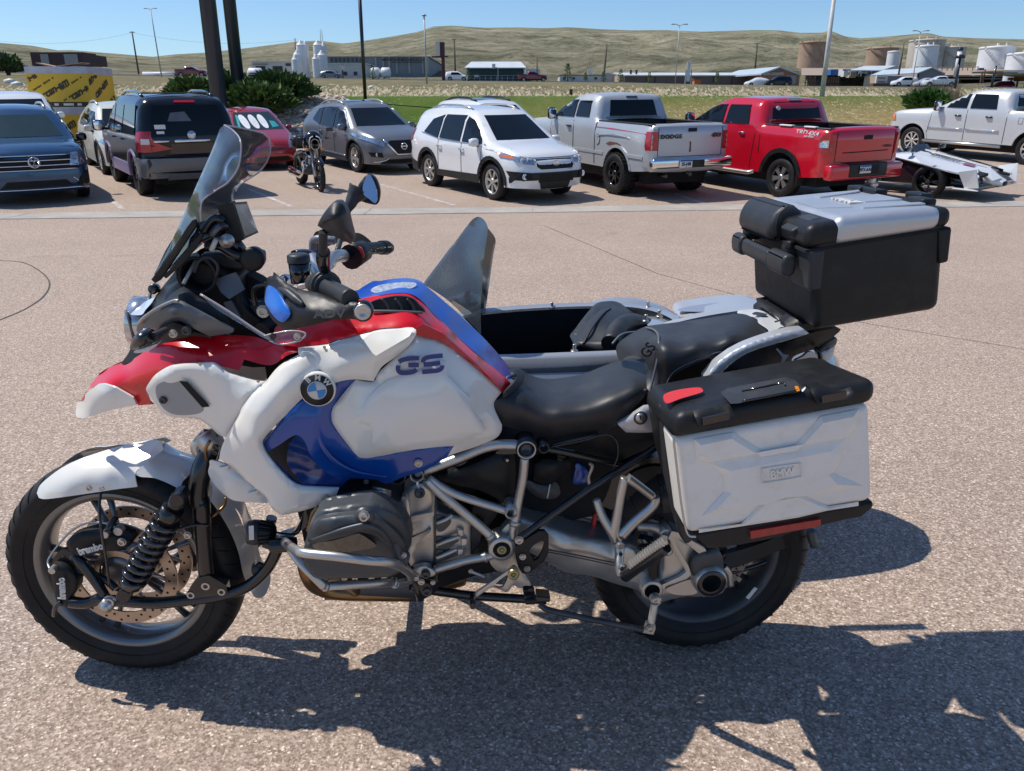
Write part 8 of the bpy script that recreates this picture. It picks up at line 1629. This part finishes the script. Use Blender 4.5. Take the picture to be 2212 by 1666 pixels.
tub('peg_hanger',pg,'n',[(310,225,.21),(270,400,.21),(235,600,.21),(215,700,.21),(240,790,.21)],[.011,.012,.013,.015,.015],10);tub('peg_hanger',pg,'n',[(330,230,.21),(430,300,.21),(560,400,.21)],[.012,.011,.011],10);tub('peg_hanger',pg,'n',[(575,400,.21),(560,470,.21),(400,610,.21),(270,740,.21)],[.012,.013,.014,.016],10);tub('peg_hanger',pg,'n',[(55,420,.19),(110,570,.20),(190,700,.21),(240,790,.21)],[.010,.012,.013,.014],10)
tub('peg_arm',pg,'n',[(262,810,.22),(262,900,.23),(258,1000,.25),(290,1100,.27)],[.014,.012,.011,.013],10);bolt('n',265,830,.235,.009,pg);bolt('n',288,1022,.265,.009,pg);disc('peg_hole','cavity','n',273,905,.243,[(0,.005),(.002,.005),(.002,0)],12)
tub('passenger_peg','chassis_black','n',[(310,1100,.28),(480,990,.33),(680,850,.38)],[.0155,.013,.012],12);
mb=MB()
for i in range(15):p=P('n',350+i*22,1035-i*15.2,.30+.0055*i);mb.box(p+ez*.012,(.007,.026,.010),Matrix.Rotation(AL,3,'Z'))
mb.build('peg_teeth','steel',bike)
panel('rear_suspension','chassis_black','n',[(-60,260,.05),(200,150,.05),(600,50,.05),(720,200,.05),(780,640,.05),(560,600,.05),(380,580,.05),(100,480,.05),(-60,430,.05)],th=.1,step=14)
for pts,r_ in(([(1430,840,.06),(1620,760,.06),(1850,690,.05)],.012),([(1380,800,.09),(1450,870,.05),(1640,800,.04),(1890,700,.04)],.009),([(1440,920,.05),(1640,860,.04),(1900,740,.04)],.007)):tub('hugger_stay','chassis_black','e',pts,r_,8)
panel('rear_hugger','black_plastic','e',[(1290,770,.08),(1400,800,.08),(1620,740,.08),(1880,640,.06),(1910,700,.06),(1700,800,.08),(1480,880,.09),(1400,860,.09)],th=.02,step=9,mir=True);tub('caliper','steel','e',[(1395,880,.09),(1430,930,.09),(1440,1000,.09)],.010,10);tub('tow_hook','dark_alloy','e',[(1945,655,.1),(1950,700,.1),(1968,750,.1)],.012,10)
panel('wheel_arch','black_plastic','e',[(780,330,.06),(1000,250,.06),(1300,400,.06),(1300,700,.06),(1150,700,.07),(1000,560,.07),(820,520,.07)],th=.1,step=14)
for i in range(4):tub('shock_boot','dark_plastic','n',[(640+i*26,300-i*12,.16),(650+i*26,420,.18),(660+i*22,520,.17)],.009,8)
# ----------------------------------------------------------
panel('rider_seat','leather','h',[(598,942,.06,1),(640,930,.0),(665,940,-.02),(700,962,-.06),(770,985,-.09),(850,988,-.10),(1000,962,-.11),(1130,912,-.12),(1220,886,-.12),(1290,886,-.12),(1335,905,-.10),(1356,940,-.02,1),(1356,1000,.10),(1335,1080,.14),(1270,1150,.155),(1200,1225,.15),(1100,1275,.14),(980,1305,.13),(850,1326,.13),(740,1310,.13),(650,1265,.14),(555,1240,.15,1),(520,1165,.165),(508,1112,.17),(560,1082,.165),(620,1030,.13),(655,975,.09),(650,935,.06)],[(700,1150,.165),(860,1165,.165),(1020,1150,.165),(1160,1090,.16),(1290,1000,.12),(900,1060,.06),(1100,1000,.04),(700,1040,.10),(850,1250,.165),(1050,1220,.165),(620,1180,.175),(1250,930,-.03)],step=7,th=.012)
panel('seat_cup','leather','h',[(595,940,.08),(640,928,.07),(675,955,.07),(668,1000,.10),(620,1052,.15),(560,1085,.175),(572,1050,.175),(620,1000,.14),(632,960,.11)],step=5,th=.01,edge=(4,.004));disc('seat_knob','steel','h',625,962,.04,[(0,.012),(.004,.012),(.004,0)],14)
panel('passenger_seat','leather','h',[(1186,830,-.12),(1200,790,-.12),(1260,745,-.12),(1340,702,-.13),(1400,690,-.13,1),(1600,665,-.13),(1780,638,-.13),(1870,627,-.13),(1940,645,-.11),(1985,675,-.06),(2015,710,.0),(2025,735,.06,1),(1985,778,.11),(1850,832,.14),(1740,855,.15),(1620,890,.155),(1500,962,.155),(1465,1010,.155),(1425,1078,.15,1),(1385,1078,.15),(1355,1065,.15,1),(1350,1000,.12),(1362,930,.08),(1340,880,.06),(1290,855,.03),(1240,860,-.02),(1205,885,-.06)],[(1420,760,.10),(1480,850,.16),(1620,780,.145),(1800,740,.13),(1900,760,.13),(1300,790,-.02),(1600,710,-.02),(1800,680,-.03),(1395,900,.14),(1960,735,.07)],step=7,th=.012)
tub('seam_piping','grey_plastic','h',[(1345,700,-.128),(1390,712,-.02),(1415,750,.09),(1412,850,.135),(1392,950,.145),(1365,1066,.155)],.0032,6);tub('seam_stitch','grey_plastic','h',[(1430,1066,.155),(1458,1010,.160),(1492,950,.162),(1560,905,.162),(1640,870,.160),(1730,838,.155),(1800,828,.15)],.0014,5);tub('seam_stitch','grey_plastic','h',[(2020,738,.07),(1975,782,.115),(1920,806,.13)],.0014,5)
ptextb('GS','leather','h',(1330,850),(1375,785),.115,.028,bold=.001,off=.012);tub('seat_knob','black_plastic','h',[(1340,1040,.16),(1350,1055,.17)],.006,8)
panel('seat_base','cavity','h',[(700,1250,.0),(1000,1230,.0),(1300,1050,.0),(1500,950,.0),(1900,800,.0),(2100,780,.0),(2100,900,.0),(1500,1100,.0),(1400,1300,.0),(1000,1420,.0),(700,1400,.0)],th=.10,step=26)
panel('under_seat','black_plastic','h',[(1000,1310,.12),(1200,1240,.13),(1430,1150,.13),(1440,1310,.12),(1300,1390,.11),(1150,1440,.10),(1000,1380,.10)],th=.02,step=9)
panel('side_cover','silver_paint','f',[(102,648,.17,1),(180,600,.18),(280,535,.185,1),(385,522,.185,1),(385,690,.18,1),(300,706,.18),(158,705,.175,1),(115,665,.17)],[(250,620,.195)],step=6,th=.012,edge=(4,.006));panel('cover_cutout','cavity','f',[(322,520,.196),(350,470,.196),(385,480,.196),(375,540,.196),(345,545,.196)],th=.003,step=5)
disc('lock_cylinder','steel','f',252,608,.193,[(0,.0125),(.005,.012),(.005,0)],24);panel('key_slot','cavity','f',[(246,594,.2),(254,594,.2),(257,622,.2),(249,622,.2)],smooth=False,flat=True,th=.002);disc('lock_ring','dark_plastic','f',252,608,.19,[(0,.017),(.004,.0165),(.004,.012)],24)
panel('grab_rail','silver_paint','f',[(680,338,.20,1),(760,245,.20),(860,170,.20,1),(960,120,.20),(1100,70,.20),(1240,30,.20),(1335,18,.20,1),(1372,48,.20,1),(1260,85,.20),(1100,130,.20),(960,180,.20),(860,245,.20),(780,322,.20),(712,405,.20,1),(684,405,.20,1)],step=6,th=.03,edge=(6,.012));panel('grab_rail','silver_paint','h',[(1480,680,-.20),(1700,630,-.20),(1950,595,-.20),(1960,606,-.20),(1700,650,-.20),(1500,695,-.20)],step=7,th=.03)
panel('luggage_rack',M.setdefault('rack_white',pm('rack_white',(.55,.56,.57),.4,.2,.2,.05)),'p',[(155,345,-.15,1),(188,310,-.15),(390,298,-.13),(520,330,-.08),(612,352,-.06,1),(690,430,.0),(770,480,.06),(900,528,.13),(975,532,.15,1),(1052,608,.17,1),(900,650,.17),(700,672,.16),(545,652,.13,1),(575,580,.08),(450,490,.0),(430,440,-.03),(415,385,-.08),(300,372,-.12)],[(600,500,.02),(800,580,.12)],step=6,th=.02,edge=(4,.006));panel('rack_recess','black_plastic','p',[(620,590,.14),(700,520,.13),(780,520,.14),(760,560,.15),(680,590,.15)],th=.003,step=5);panel('rack_recess','dark_plastic','p',[(330,345,-.09),(380,312,-.10),(520,340,-.06),(480,358,-.06)],th=.003,step=5);panel('rack_gap','cavity','p',[(600,330,-.04),(780,400,.02),(770,440,.03),(700,480,.03),(620,440,.0),(690,410,.0)],th=.003,step=5)
panel('tail_underside','black_plastic','p',[(200,750,.10),(640,740,.10),(850,690,.12),(1150,580,.12),(1500,540,.10),(1200,780,.08),(1060,830,.08),(880,900,.08),(800,1000,.08),(500,1080,.10),(100,1150,.12),(-60,1100,.12)],th=.14,step=10,edge=(4,.006));panel('tail_badge','silver_paint','p',[(645,812,.13),(665,800,.13),(740,875,.13),(812,885,.13),(768,940,.13),(745,990,.13),(712,1010,.13),(725,920,.13),(690,870,.13)],smooth=False,flat=True,th=.004)
panel('tail_lamp',M.setdefault('smoke_lens',glassy('smoke_lens',(.05,.055,.07),.05)),'p',[(1170,790,.07),(1260,710,.07),(1370,635,.07),(1430,645,.07),(1450,690,.07),(1420,760,.07),(1320,805,.08),(1230,845,.08)],[(1330,720,.09)],step=5,th=.05,edge=(4,.01));panel('tail_lens','lens','p',[(1235,850,.075),(1330,812,.075),(1420,765,.065,1),(1400,870,.065),(1350,950,.065),(1280,995,.07,1),(1250,930,.075)],step=5,th=.04,edge=(4,.008));tub('indicator_stalk','chassis_black','p',[(1160,790,.09),(1215,850,.1),(1235,990,.1)],.006,8);panel('plate_bracket','silver_paint','p',[(890,960,.10),(1000,900,.10),(1080,840,.10),(1180,880,.10),(1190,940,.10),(1040,940,.10)],th=.01,step=7)
# ----------------------------------------------------------
fc=[(-.223,.849),(.191,.919),(.235,.683),(-.178,.615)]
prism('side_case','pannier_alu',fc,.33,.45,.022,4);prism('case_shell','black_plastic',[(-.228,.862),(-.19,.882),(.20,.945),(.240,.690),(-.150,.590),(-.172,.640),(-.205,.75)],.20,.328,.02,3)
lid=prism('case_lid','black_plastic',[(-.233,.846),(-.226,.905),(.0,.944),(.196,.974),(.200,.918)],.215,.458,.024,5,taper=.95,skew=(-.012,-.018))
prism('case_bottom','black_plastic',[(-.165,.618),(.236,.684),(.238,.668),(.215,.645),(.185,.640),(.06,.612),(.03,.600),(-.05,.585),(-.13,.578)],.24,.448,.008)
tub('case_rim','steel','f',[(472,745,.452),(490,900,.452),(520,1150,.452),(550,1330,.452),(575,1390,.452),(620,1398,.452)],.0025,6);tub('case_gasket','dark_plastic','f',[(405,520,.34),(410,700,.34),(440,1000,.34),(520,1330,.34),(570,1420,.34)],.010,10)
panel('bottom_reflector','red_lens','f',[(982,1362,.456,1),(1450,1282,.456,1),(1450,1325,.456,1),(985,1412,.456,1)],smooth=False,flat=True,th=.01)
for pts in([(600,560),(850,515),(880,590),(872,628),(640,672)],[(1375,408),(1640,395),(1668,440),(1650,490),(1432,525)]):
 (x0,y0),(x1,y1),(x2,y2),(x3,y3),(x4,y4)=pts
 panel('case_latch','black_plastic','f',[(x0,y0,.45,1),(x1,y1,.45,1),(x2,y2,.475,1),(x3,y3,.478,1),(x4,y4,.478,1),((x0+x4)/2,(y0+y4)/2,.475,1)],smooth=False,step=7,th=.03,edge=(3,.004));panel('latch_recess','gloss_black','f',[(x4+25,y4-62,.482,1),(x3-30,y3-58,.482,1),(x3-28,y3-8,.482,1),(x4+28,y4-12,.482,1)],smooth=False,th=.003,flat=True)
LA,LB=(-.226,.908),(.196,.977)
def wl(x,y,lift=.0):
 A,Bq=P('f',x,y,.2),P('f',x,y,.5);n_=(-(LB[1]-LA[1]),LB[0]-LA[0]);L=math.hypot(*n_);f=lambda p:((p.dot(es)-LA[0])*n_[0]+(p.z-LA[1])*n_[1])/L-lift
 a,b=f(A),f(Bq);return .2+.3*a/(a-b)
panel('case_reflector','red_plastic','f',[(408,478,wl(408,478,.001)),(430,450,wl(430,450,.001)),(520,425,wl(520,425,.001)),(640,412,wl(640,412,.001)),(668,428,wl(668,428,.001)),(640,445,wl(640,445,.001)),(520,480,wl(520,480,.001)),(430,512,wl(430,512,.001))],step=5,th=.006);panel('carry_handle','dark_plastic','f',[(795,450,wl(795,450,.006),1),(840,425,wl(840,425,.006),1),(1230,350,wl(1230,350,.006),1),(1290,368,wl(1290,368,.006),1),(1330,412,wl(1330,412,.006),1),(1300,438,wl(1300,438,.006),1),(900,512,wl(900,512,.006),1),(850,515,wl(850,515,.006),1)],smooth=False,step=9,th=.012,edge=(3,.004));tub('handle_seam','gloss_black','f',[(925,430,wl(925,430,.007)),(1100,395,wl(1100,395,.007)),(1200,372,wl(1200,372,.007)),(1215,395,wl(1215,395,.007))],.002,6,smooth=False);tub('handle_seam','gloss_black','f',[(930,498,wl(930,498,.007)),(1120,462,wl(1120,462,.007)),(1300,425,wl(1300,425,.007))],.0025,6);tub('latch_button','dark_plastic','f',[(855,505,.43),(915,495,.43)],.011,10);panel('reflector_tab','amber','f',[(1280,402,wl(1280,402,.009),1),(1300,400,wl(1300,400,.009),1),(1312,428,wl(1312,428,.009),1),(1292,434,wl(1292,434,.009),1)],smooth=False,th=.004,flat=True);panel('latch_mark','off_white','f',[(1325,425,wl(1325,425,.009),1),(1350,405,wl(1350,405,.009),1),(1345,418,wl(1345,418,.009),1),(1328,436,wl(1328,436,.009),1)],smooth=False,th=.003,flat=True)
def relief(name,outer,inner,w0=.4505,dz=.006,mat='pannier_alu',parent=None):
 A=[P('f',x,y,w0)for x,y in outer];B_=[P('f',x,y,w0+dz)for x,y in inner];n=len(A);mb=MB()
 mb.add(A+B_,[[i,i+n,(i+1)%n+n,(i+1)%n]for i in range(n)],False)
 pts,fs=fill2([(p.dot(es),p.z)for p in B_],None);c=P('f',*inner[0],w0+dz).dot(ew)
 mb.add([W(a,b,c)for a,b in pts],fs,False);return mb.build(name,mat,parent or bike,shade=True)
relief('case_relief',[(608,752),(870,704),(1062,826),(1282,786),(1448,600),(1705,550),(1692,662),(1630,738),(1100,832),(705,905),(620,872)],[(655,790),(858,748),(1058,868),(1300,824),(1468,642),(1664,602),(1655,650),(1600,735),(1100,826),(720,893),(662,860)],dz=.009)
relief('case_relief',[(700,904),(1632,732),(1640,800),(1530,975),(1730,1062),(1352,1102),(1200,1108),(1072,1158),(662,1258),(806,1100),(800,985)],[(852,962),(1512,832),(1540,860),(1500,985),(1560,1052),(1345,1128),(1215,1138),(1092,1182),(760,1216),(858,1108),(858,1000)],dz=.011)
relief('case_relief',[(1085,1150),(1310,1112),(1500,1195),(1700,1165),(1700,1192),(1490,1225),(1300,1270),(640,1372),(640,1345),(920,1310)],[(1096,1172),(1300,1136),(1490,1212),(1500,1214),(1492,1218),(1480,1222),(1300,1256),(700,1350),(700,1346),(940,1318)],dz=.005)
mb=MB();Q=[P('f',x,y,.464)for x,y in((1060,955),(1075,945),(1295,912),(1315,920),(1320,990),(1305,1002),(1080,1040),(1062,1030))];mb.tube([Vector(q)for q in smoothpts([tuple(q)for q in Q],3,True)],.0014,6,closed=True);mb.build('name_frame','pannier_alu',bike);ptextb('BMW','pannier_alu','f',(1112,988),(1270,960),.4620,.019,bold=.001,depth=.003)
# ----------------------------------------------------------
body=[(.136,1.228),(.444,1.270),(.468,1.050),(.167,1.003)]
prism('top_box','black_plastic',body,-.2,.2,.022,4);prism('box_lip','black_plastic',[(.128,1.150),(.126,1.205),(.452,1.250),(.456,1.19),(.440,1.188),(.438,1.225),(.150,1.186),(.150,1.148)],-.207,.207,.006)if False else None
prism('corner_guard','dark_plastic',[(.128,1.195),(.168,1.199),(.170,1.105),(.140,1.10)],.1,.206,.008);prism('corner_guard','black_plastic',[(.425,1.24),(.456,1.244),(.462,1.165),(.44,1.160)],.1,.206,.006)
prism('box_lid','black_plastic',[(.118,1.196),(.454,1.244),(.452,1.290),(.30,1.274),(.16,1.258),(.118,1.250)],-.206,.206,.02,5)
prism('lid_panel','lid_alu',[(.178,1.204),(.430,1.240),(.429,1.290),(.30,1.280),(.180,1.269)],-.209,.2095,.022,6)
prism('lid_joint','cavity',[(.121,1.190),(.453,1.238),(.453,1.244),(.121,1.196)],-.204,.2025,0,smooth=False)
tp=lambda s_,w_:1.267+(s_-.182)*(.023/.247)
def lidpatch(name,sw,mat,lift=.0012):
 mb=MB();V=[W(s_,tp(s_,w_)+lift+(.0 if True else 0),w_)for s_,w_ in sw];mb.add(V+[v-ez*.003 for v in V],[list(range(len(V))),list(range(2*len(V)-1,len(V)-1,-1))]+[[i,i+len(V),(i+1)%len(V)+len(V),(i+1)%len(V)]for i in range(len(V))],False);return mb.build(name,mat,bike,shade=True)
lidpatch('lid_facet',[(.20,.06),(.27,.10),(.27,-.10),(.20,-.06)],'lid_alu',.004);lidpatch('lid_facet',[(.28,.13),(.41,.16),(.41,.135),(.29,.10)],'lid_alu',.005);lidpatch('lid_facet',[(.28,-.10),(.40,-.13),(.41,-.16),(.28,-.13)],'lid_alu',.005);lidpatch('lid_facet',[(.33,.04),(.41,.06),(.41,-.06),(.33,-.04)],'lid_alu',.004)
vs,fs=text_mesh('BMW',.030,.004,bold=.002);mb=MB();mb.add(put(vs,W(.305,tp(.305,0)+.004,.0),-ew,es*-1 if False else-es),fs,False);mb.build('lid_lettering','off_white',bike)
for s_,w_ in((.405,.10),(.405,-.12),(.445,.02),(.40,-.195)):mb=MB();mb.box(W(s_+.03,tp(s_,w_)+.004,w_),(.035,.07,.016),Matrix.Rotation(AL,3,'Z'),bev=.004);mb.build('lid_rib','black_plastic',bike)
prism('back_pad','leather',[(.090,1.195),(.088,1.235),(.108,1.272),(.135,1.282),(.165,1.272),(.178,1.248),(.16,1.232),(.135,1.20),(.115,1.190)],-.17,.06,.02,5)
tub('pad_piping','dark_plastic','g',[(592,480,.062),(590,390,.064),(620,300,.064),(690,238,.062)],.0018,6)
HO=[(-.022,.012),(-.016,.028),(.004,.030),(.016,.014),(.014,-.016),(-.002,-.028),(-.018,-.02)]
for a_,b_,k_ in((.06,.165,1.0),(-.13,.06,.8),(-.20,-.13,1.0)):prism('carry_handle','dark_plastic',[(.108+x*k_,1.150+y*k_)for x,y in HO],a_,b_,.010,4)
for w_ in(.11,-.16):mb=MB();mb.box(W(.128,1.180,w_),(.035,.045,.03),Matrix.Rotation(AL,3,'Z'),bev=.006);mb.box(W(.118,1.196,w_+.02),(.025,.02,.02),Matrix.Rotation(AL+.3,3,'Z'),bev=.004);mb.build('box_latch','black_plastic',bike)
prism('lid_latch','dark_plastic',[(.105,1.232),(.150,1.258),(.175,1.262),(.155,1.222),(.120,1.212)],.08,.15,.006);prism('lid_latch','dark_plastic',[(.105,1.232),(.150,1.258),(.175,1.262),(.155,1.222),(.120,1.212)],-.205,-.175,.006)
for z_,pts in(('p',[(388,250,-.15),(490,165,-.15),(545,195,-.12),(612,258,-.08),(612,312,-.08),(520,330,-.10),(388,302,-.14)]),('p',[(748,440,.10),(830,370,.10),(930,418,.13),(955,520,.14),(760,515,.12)])):panel('mount_bracket','black_plastic',z_,[(*p,1)for p in pts],smooth=False,th=.03,step=8,edge=(3,.004))
prism('box_plate','black_plastic',[(.15,1.006),(.47,1.052),(.47,1.038),(.16,.985)],-.14,.14,.004)
for z_,x,y,w_ in(('b',1255,786,.24),('b',905,682,.205),('b',1655,582,.24),('b',1690,572,.24)):bolt(z_,x,y,w_,.003,'steel')
# ----------------------------------------------------------
M['sidecar_grey']=pm('sidecar_grey',(.40,.42,.45),.28,.35,.8,.04,2)
def ringpts(off,dh,ds=0):
 """opening of the tub, local bike coords, going round"""
 c=[(-.60,-.44),(-.35,-.43),(-.12,-.43),(-.02,-.47),(.06,-.60),(.10,-.75),(.06,-.90),(-.04,-.99),(-.25,-1.02),(-.50,-1.00),(-.66,-.93),(-.70,-.75),(-.66,-.52)]
 ctr=(-.30,-.73);out=[]
 for s_,w_ in c:
  ds_,dw_=s_-ctr[0],w_-ctr[1];L=math.hypot(ds_,dw_);k=(L+off)/L
  h=.772+.02*(s_+.3)*1.2+dh;out.append(W(ctr[0]+ds_*k+ds,h,ctr[1]+dw_*k))
 return[Vector(p)for p in smoothpts([tuple(p)for p in out],4,True)]
loops=[ringpts(0,0),ringpts(.028,.008),ringpts(.05,-.004),ringpts(.055,-.05)]
n_=len(loops[0]);mb=MB()
for L in loops:pass
vs=[p for L in loops for p in L];mb.add(vs,[[j*n_+i,j*n_+(i+1)%n_,(j+1)*n_+(i+1)%n_,(j+1)*n_+i]for j in range(3)for i in range(n_)],True);mb.build('cockpit_rim','sidecar_grey',bike,shade=True)
secs=[(-1.42,.0,.30,.34),(-1.36,.10,.42,.27),(-1.15,.22,.58,.22),(-.90,.29,.68,.20),(-.62,.33,.74,.19),(-.30,.345,.765,.19),(.0,.345,.775,.19),(.25,.33,.77,.20),(.50,.28,.745,.24),(.66,.20,.70,.30),(.72,.0,.62,.38)]
mb=MB();vs=[];NS=26
for s_,hw_,top_,bot_ in secs:
 for k in range(NS):
  a=2*pi*k/NS;cx_,cz_=cos(a),sin(a);e=.55
  x_=math.copysign(abs(cx_)**e,cx_)*hw_;z_=(top_+bot_)/2+math.copysign(abs(cz_)**(e if cz_<0 else .75),cz_)*(top_-bot_)/2
  vs.append(W(s_,z_,-.73+x_))
fs=[]
for j in range(len(secs)-1):
 for k in range(NS):
  smid=(secs[j][0]+secs[j+1][0])/2;a=2*pi*(k+.5)/NS
  if-.65<smid<.05 and sin(a)>.22:continue
  fs.append([j*NS+k,j*NS+(k+1)%NS,(j+1)*NS+(k+1)%NS,(j+1)*NS+k])
mb.add(vs,fs,True);hull=mb.build('sidecar_body','sidecar_grey',bike,shade=True)
m_=hull.modifiers.new('sub','SUBSURF');m_.levels=1;m_.render_levels=1
o_=ringpts(.055,-.05);d_=ringpts(.10,-.09);e_=ringpts(.085,-.22);mb=MB();mb.add(ringpts(.05,-.004)+o_+d_+e_,[[j*n_+i,j*n_+(i+1)%n_,(j+1)*n_+(i+1)%n_,(j+1)*n_+i]for j in range(3)for i in range(n_)],True);mb.build('cockpit_skirt','sidecar_grey',bike,shade=True)
i_=[ringpts(-.004,-.008),ringpts(-.012,-.10),ringpts(-.02,-.42)];mb=MB();mb.add([p for L in i_ for p in L],[[j*n_+i,(j+1)*n_+i,(j+1)*n_+(i+1)%n_,j*n_+(i+1)%n_]for j in range(2)for i in range(n_)]+[[2*n_+i for i in range(n_)]],True);mb.build('cockpit_lining','cavity',bike)
panel('sidecar_seat','leather','h',[(955,800,-.55),(985,740,-.60),(1060,640,-.72),(1100,600,-.80),(1150,588,-.85),(1210,590,-.88),(1280,625,-.88),(1345,690,-.80),(1340,740,-.62),(1250,800,-.52),(1100,820,-.5)],[(1150,700,-.62),(1240,680,-.68),(1050,740,-.60)],step=8,th=.10,edge=(12,.05));tub('seat_roll','leather','h',[(1150,790,-.50),(1200,700,-.60),(1270,670,-.72),(1345,690,-.82)],.032,14);tub('seam_piping','satin_grey','h',[(1160,790,-.465),(1200,745,-.50),(1240,728,-.53),(1290,724,-.58)],.004,6)
tub('seam_piping','dark_plastic','h',[(1000,790,-.55),(1050,700,-.62),(1110,620,-.75),(1150,592,-.85)],.004,6)
panel('tail_cowl','silver_paint','h',[(1515,608,-.72,1),(1530,578,-.74),(1620,560,-.78),(1720,545,-.80),(1830,536,-.80),(1920,538,-.80),(1975,560,-.78),(1960,600,-.62),(1700,625,-.60),(1540,632,-.66)],[(1700,590,-.68)],step=7,th=.05,edge=(4,.012));panel('tail_recess','grey_paint' if False else M['sidecar_grey'],'h',[(1525,600,-.69),(1600,580,-.72),(1780,560,-.74),(1790,590,-.68),(1770,610,-.64),(1560,610,-.66)],step=7,th=.004)
mb=MB();fw=W(.02,.33,-1.28);mb.lathe(fw,ew,[(-.07,.40),(-.085,.385),(-.085,.34)],24,a0=radians(-10),a1=radians(190),ref=es);mb.lathe(fw,ew,[(-.07,.40),(0,.415),(.07,.40),(.085,.385),(.085,.33)],28,a0=radians(-10),a1=radians(190),ref=es);mb.build('sidecar_fender','sidecar_grey',bike)
mb=MB();mb.lathe(fw-ez*.01,ew,[(-.05,.20),(-.07,.24),(-.05,.31),(0,.32),(.05,.31),(.07,.24),(.05,.20)],40);sw=mb.build('sidecar_wheel','tyre',bike);mb=MB();mb.lathe(fw-ez*.01,ew,[(.05,.205),(.03,.19),(.03,0)],30);mb.build('rim','alloy',sw)
tub('sidecar_strut','chassis_black','u',[(1085,1090,.10),(1120,1010,-.2),(1180,930,-.5)],.018,10,smooth=False)
mb=MB()
for a,b_ in(((-.95,.22,-.05),(-.95,.22,-1.0)),((-.1,.22,.0),(-.1,.22,-1.15)),((-1.0,.22,-.45),(.1,.22,-.45)),((-.95,.22,-1.0),(.1,.22,-1.0)),((.02,.32,-1.0),(.02,.32,-1.22)),((-.9,.24,-.40),(-.75,.55,-.15)),((-.15,.24,-.40),(-.3,.70,-.12))):mb.tube([W(*a),W(*b_)],.021,10)
mb.build('sidecar_frame','chassis_black',bike)
for x,y,w_ in((952,815,-.42),(828,580,-1.03),(1176,575,-1.04),(1358,575,-.95),(1345,650,-.70),(1476,690,-.5),(1420,625,-.62)):mb=MB();p=P('h',x,y,w_);mb.cyl(p,ez,.006,.03);mb.cyl(p-ez*.008,ez,.012,.006);mb.build('rim_stud','steel',bike)
panel('sidecar_screen','smoked','h',[(118,458,-.62,1),(200,350,-.66),(300,220,-.70),(372,124,-.72),(405,94,-.73),(428,90,-.71),(452,104,-.64),(470,132,-.56),(474,170,-.52),(455,300,-.46),(445,450,-.44),(436,600,-.43),(438,735,-.42,1),(350,640,-.44),(250,545,-.50)],[(330,330,-.60)],step=10,th=.004);panel('sidecar_screen','smoked','h',[(420,90,-.73,1),(300,220,-.73),(118,458,-.73,1),(300,560,-.90),(420,640,-1.0),(455,660,-1.03,1),(480,480,-1.02),(505,300,-1.0),(518,230,-.98),(510,195,-.95),(475,150,-.86),(448,105,-.78)],[(400,350,-.85)],step=10,th=.004)
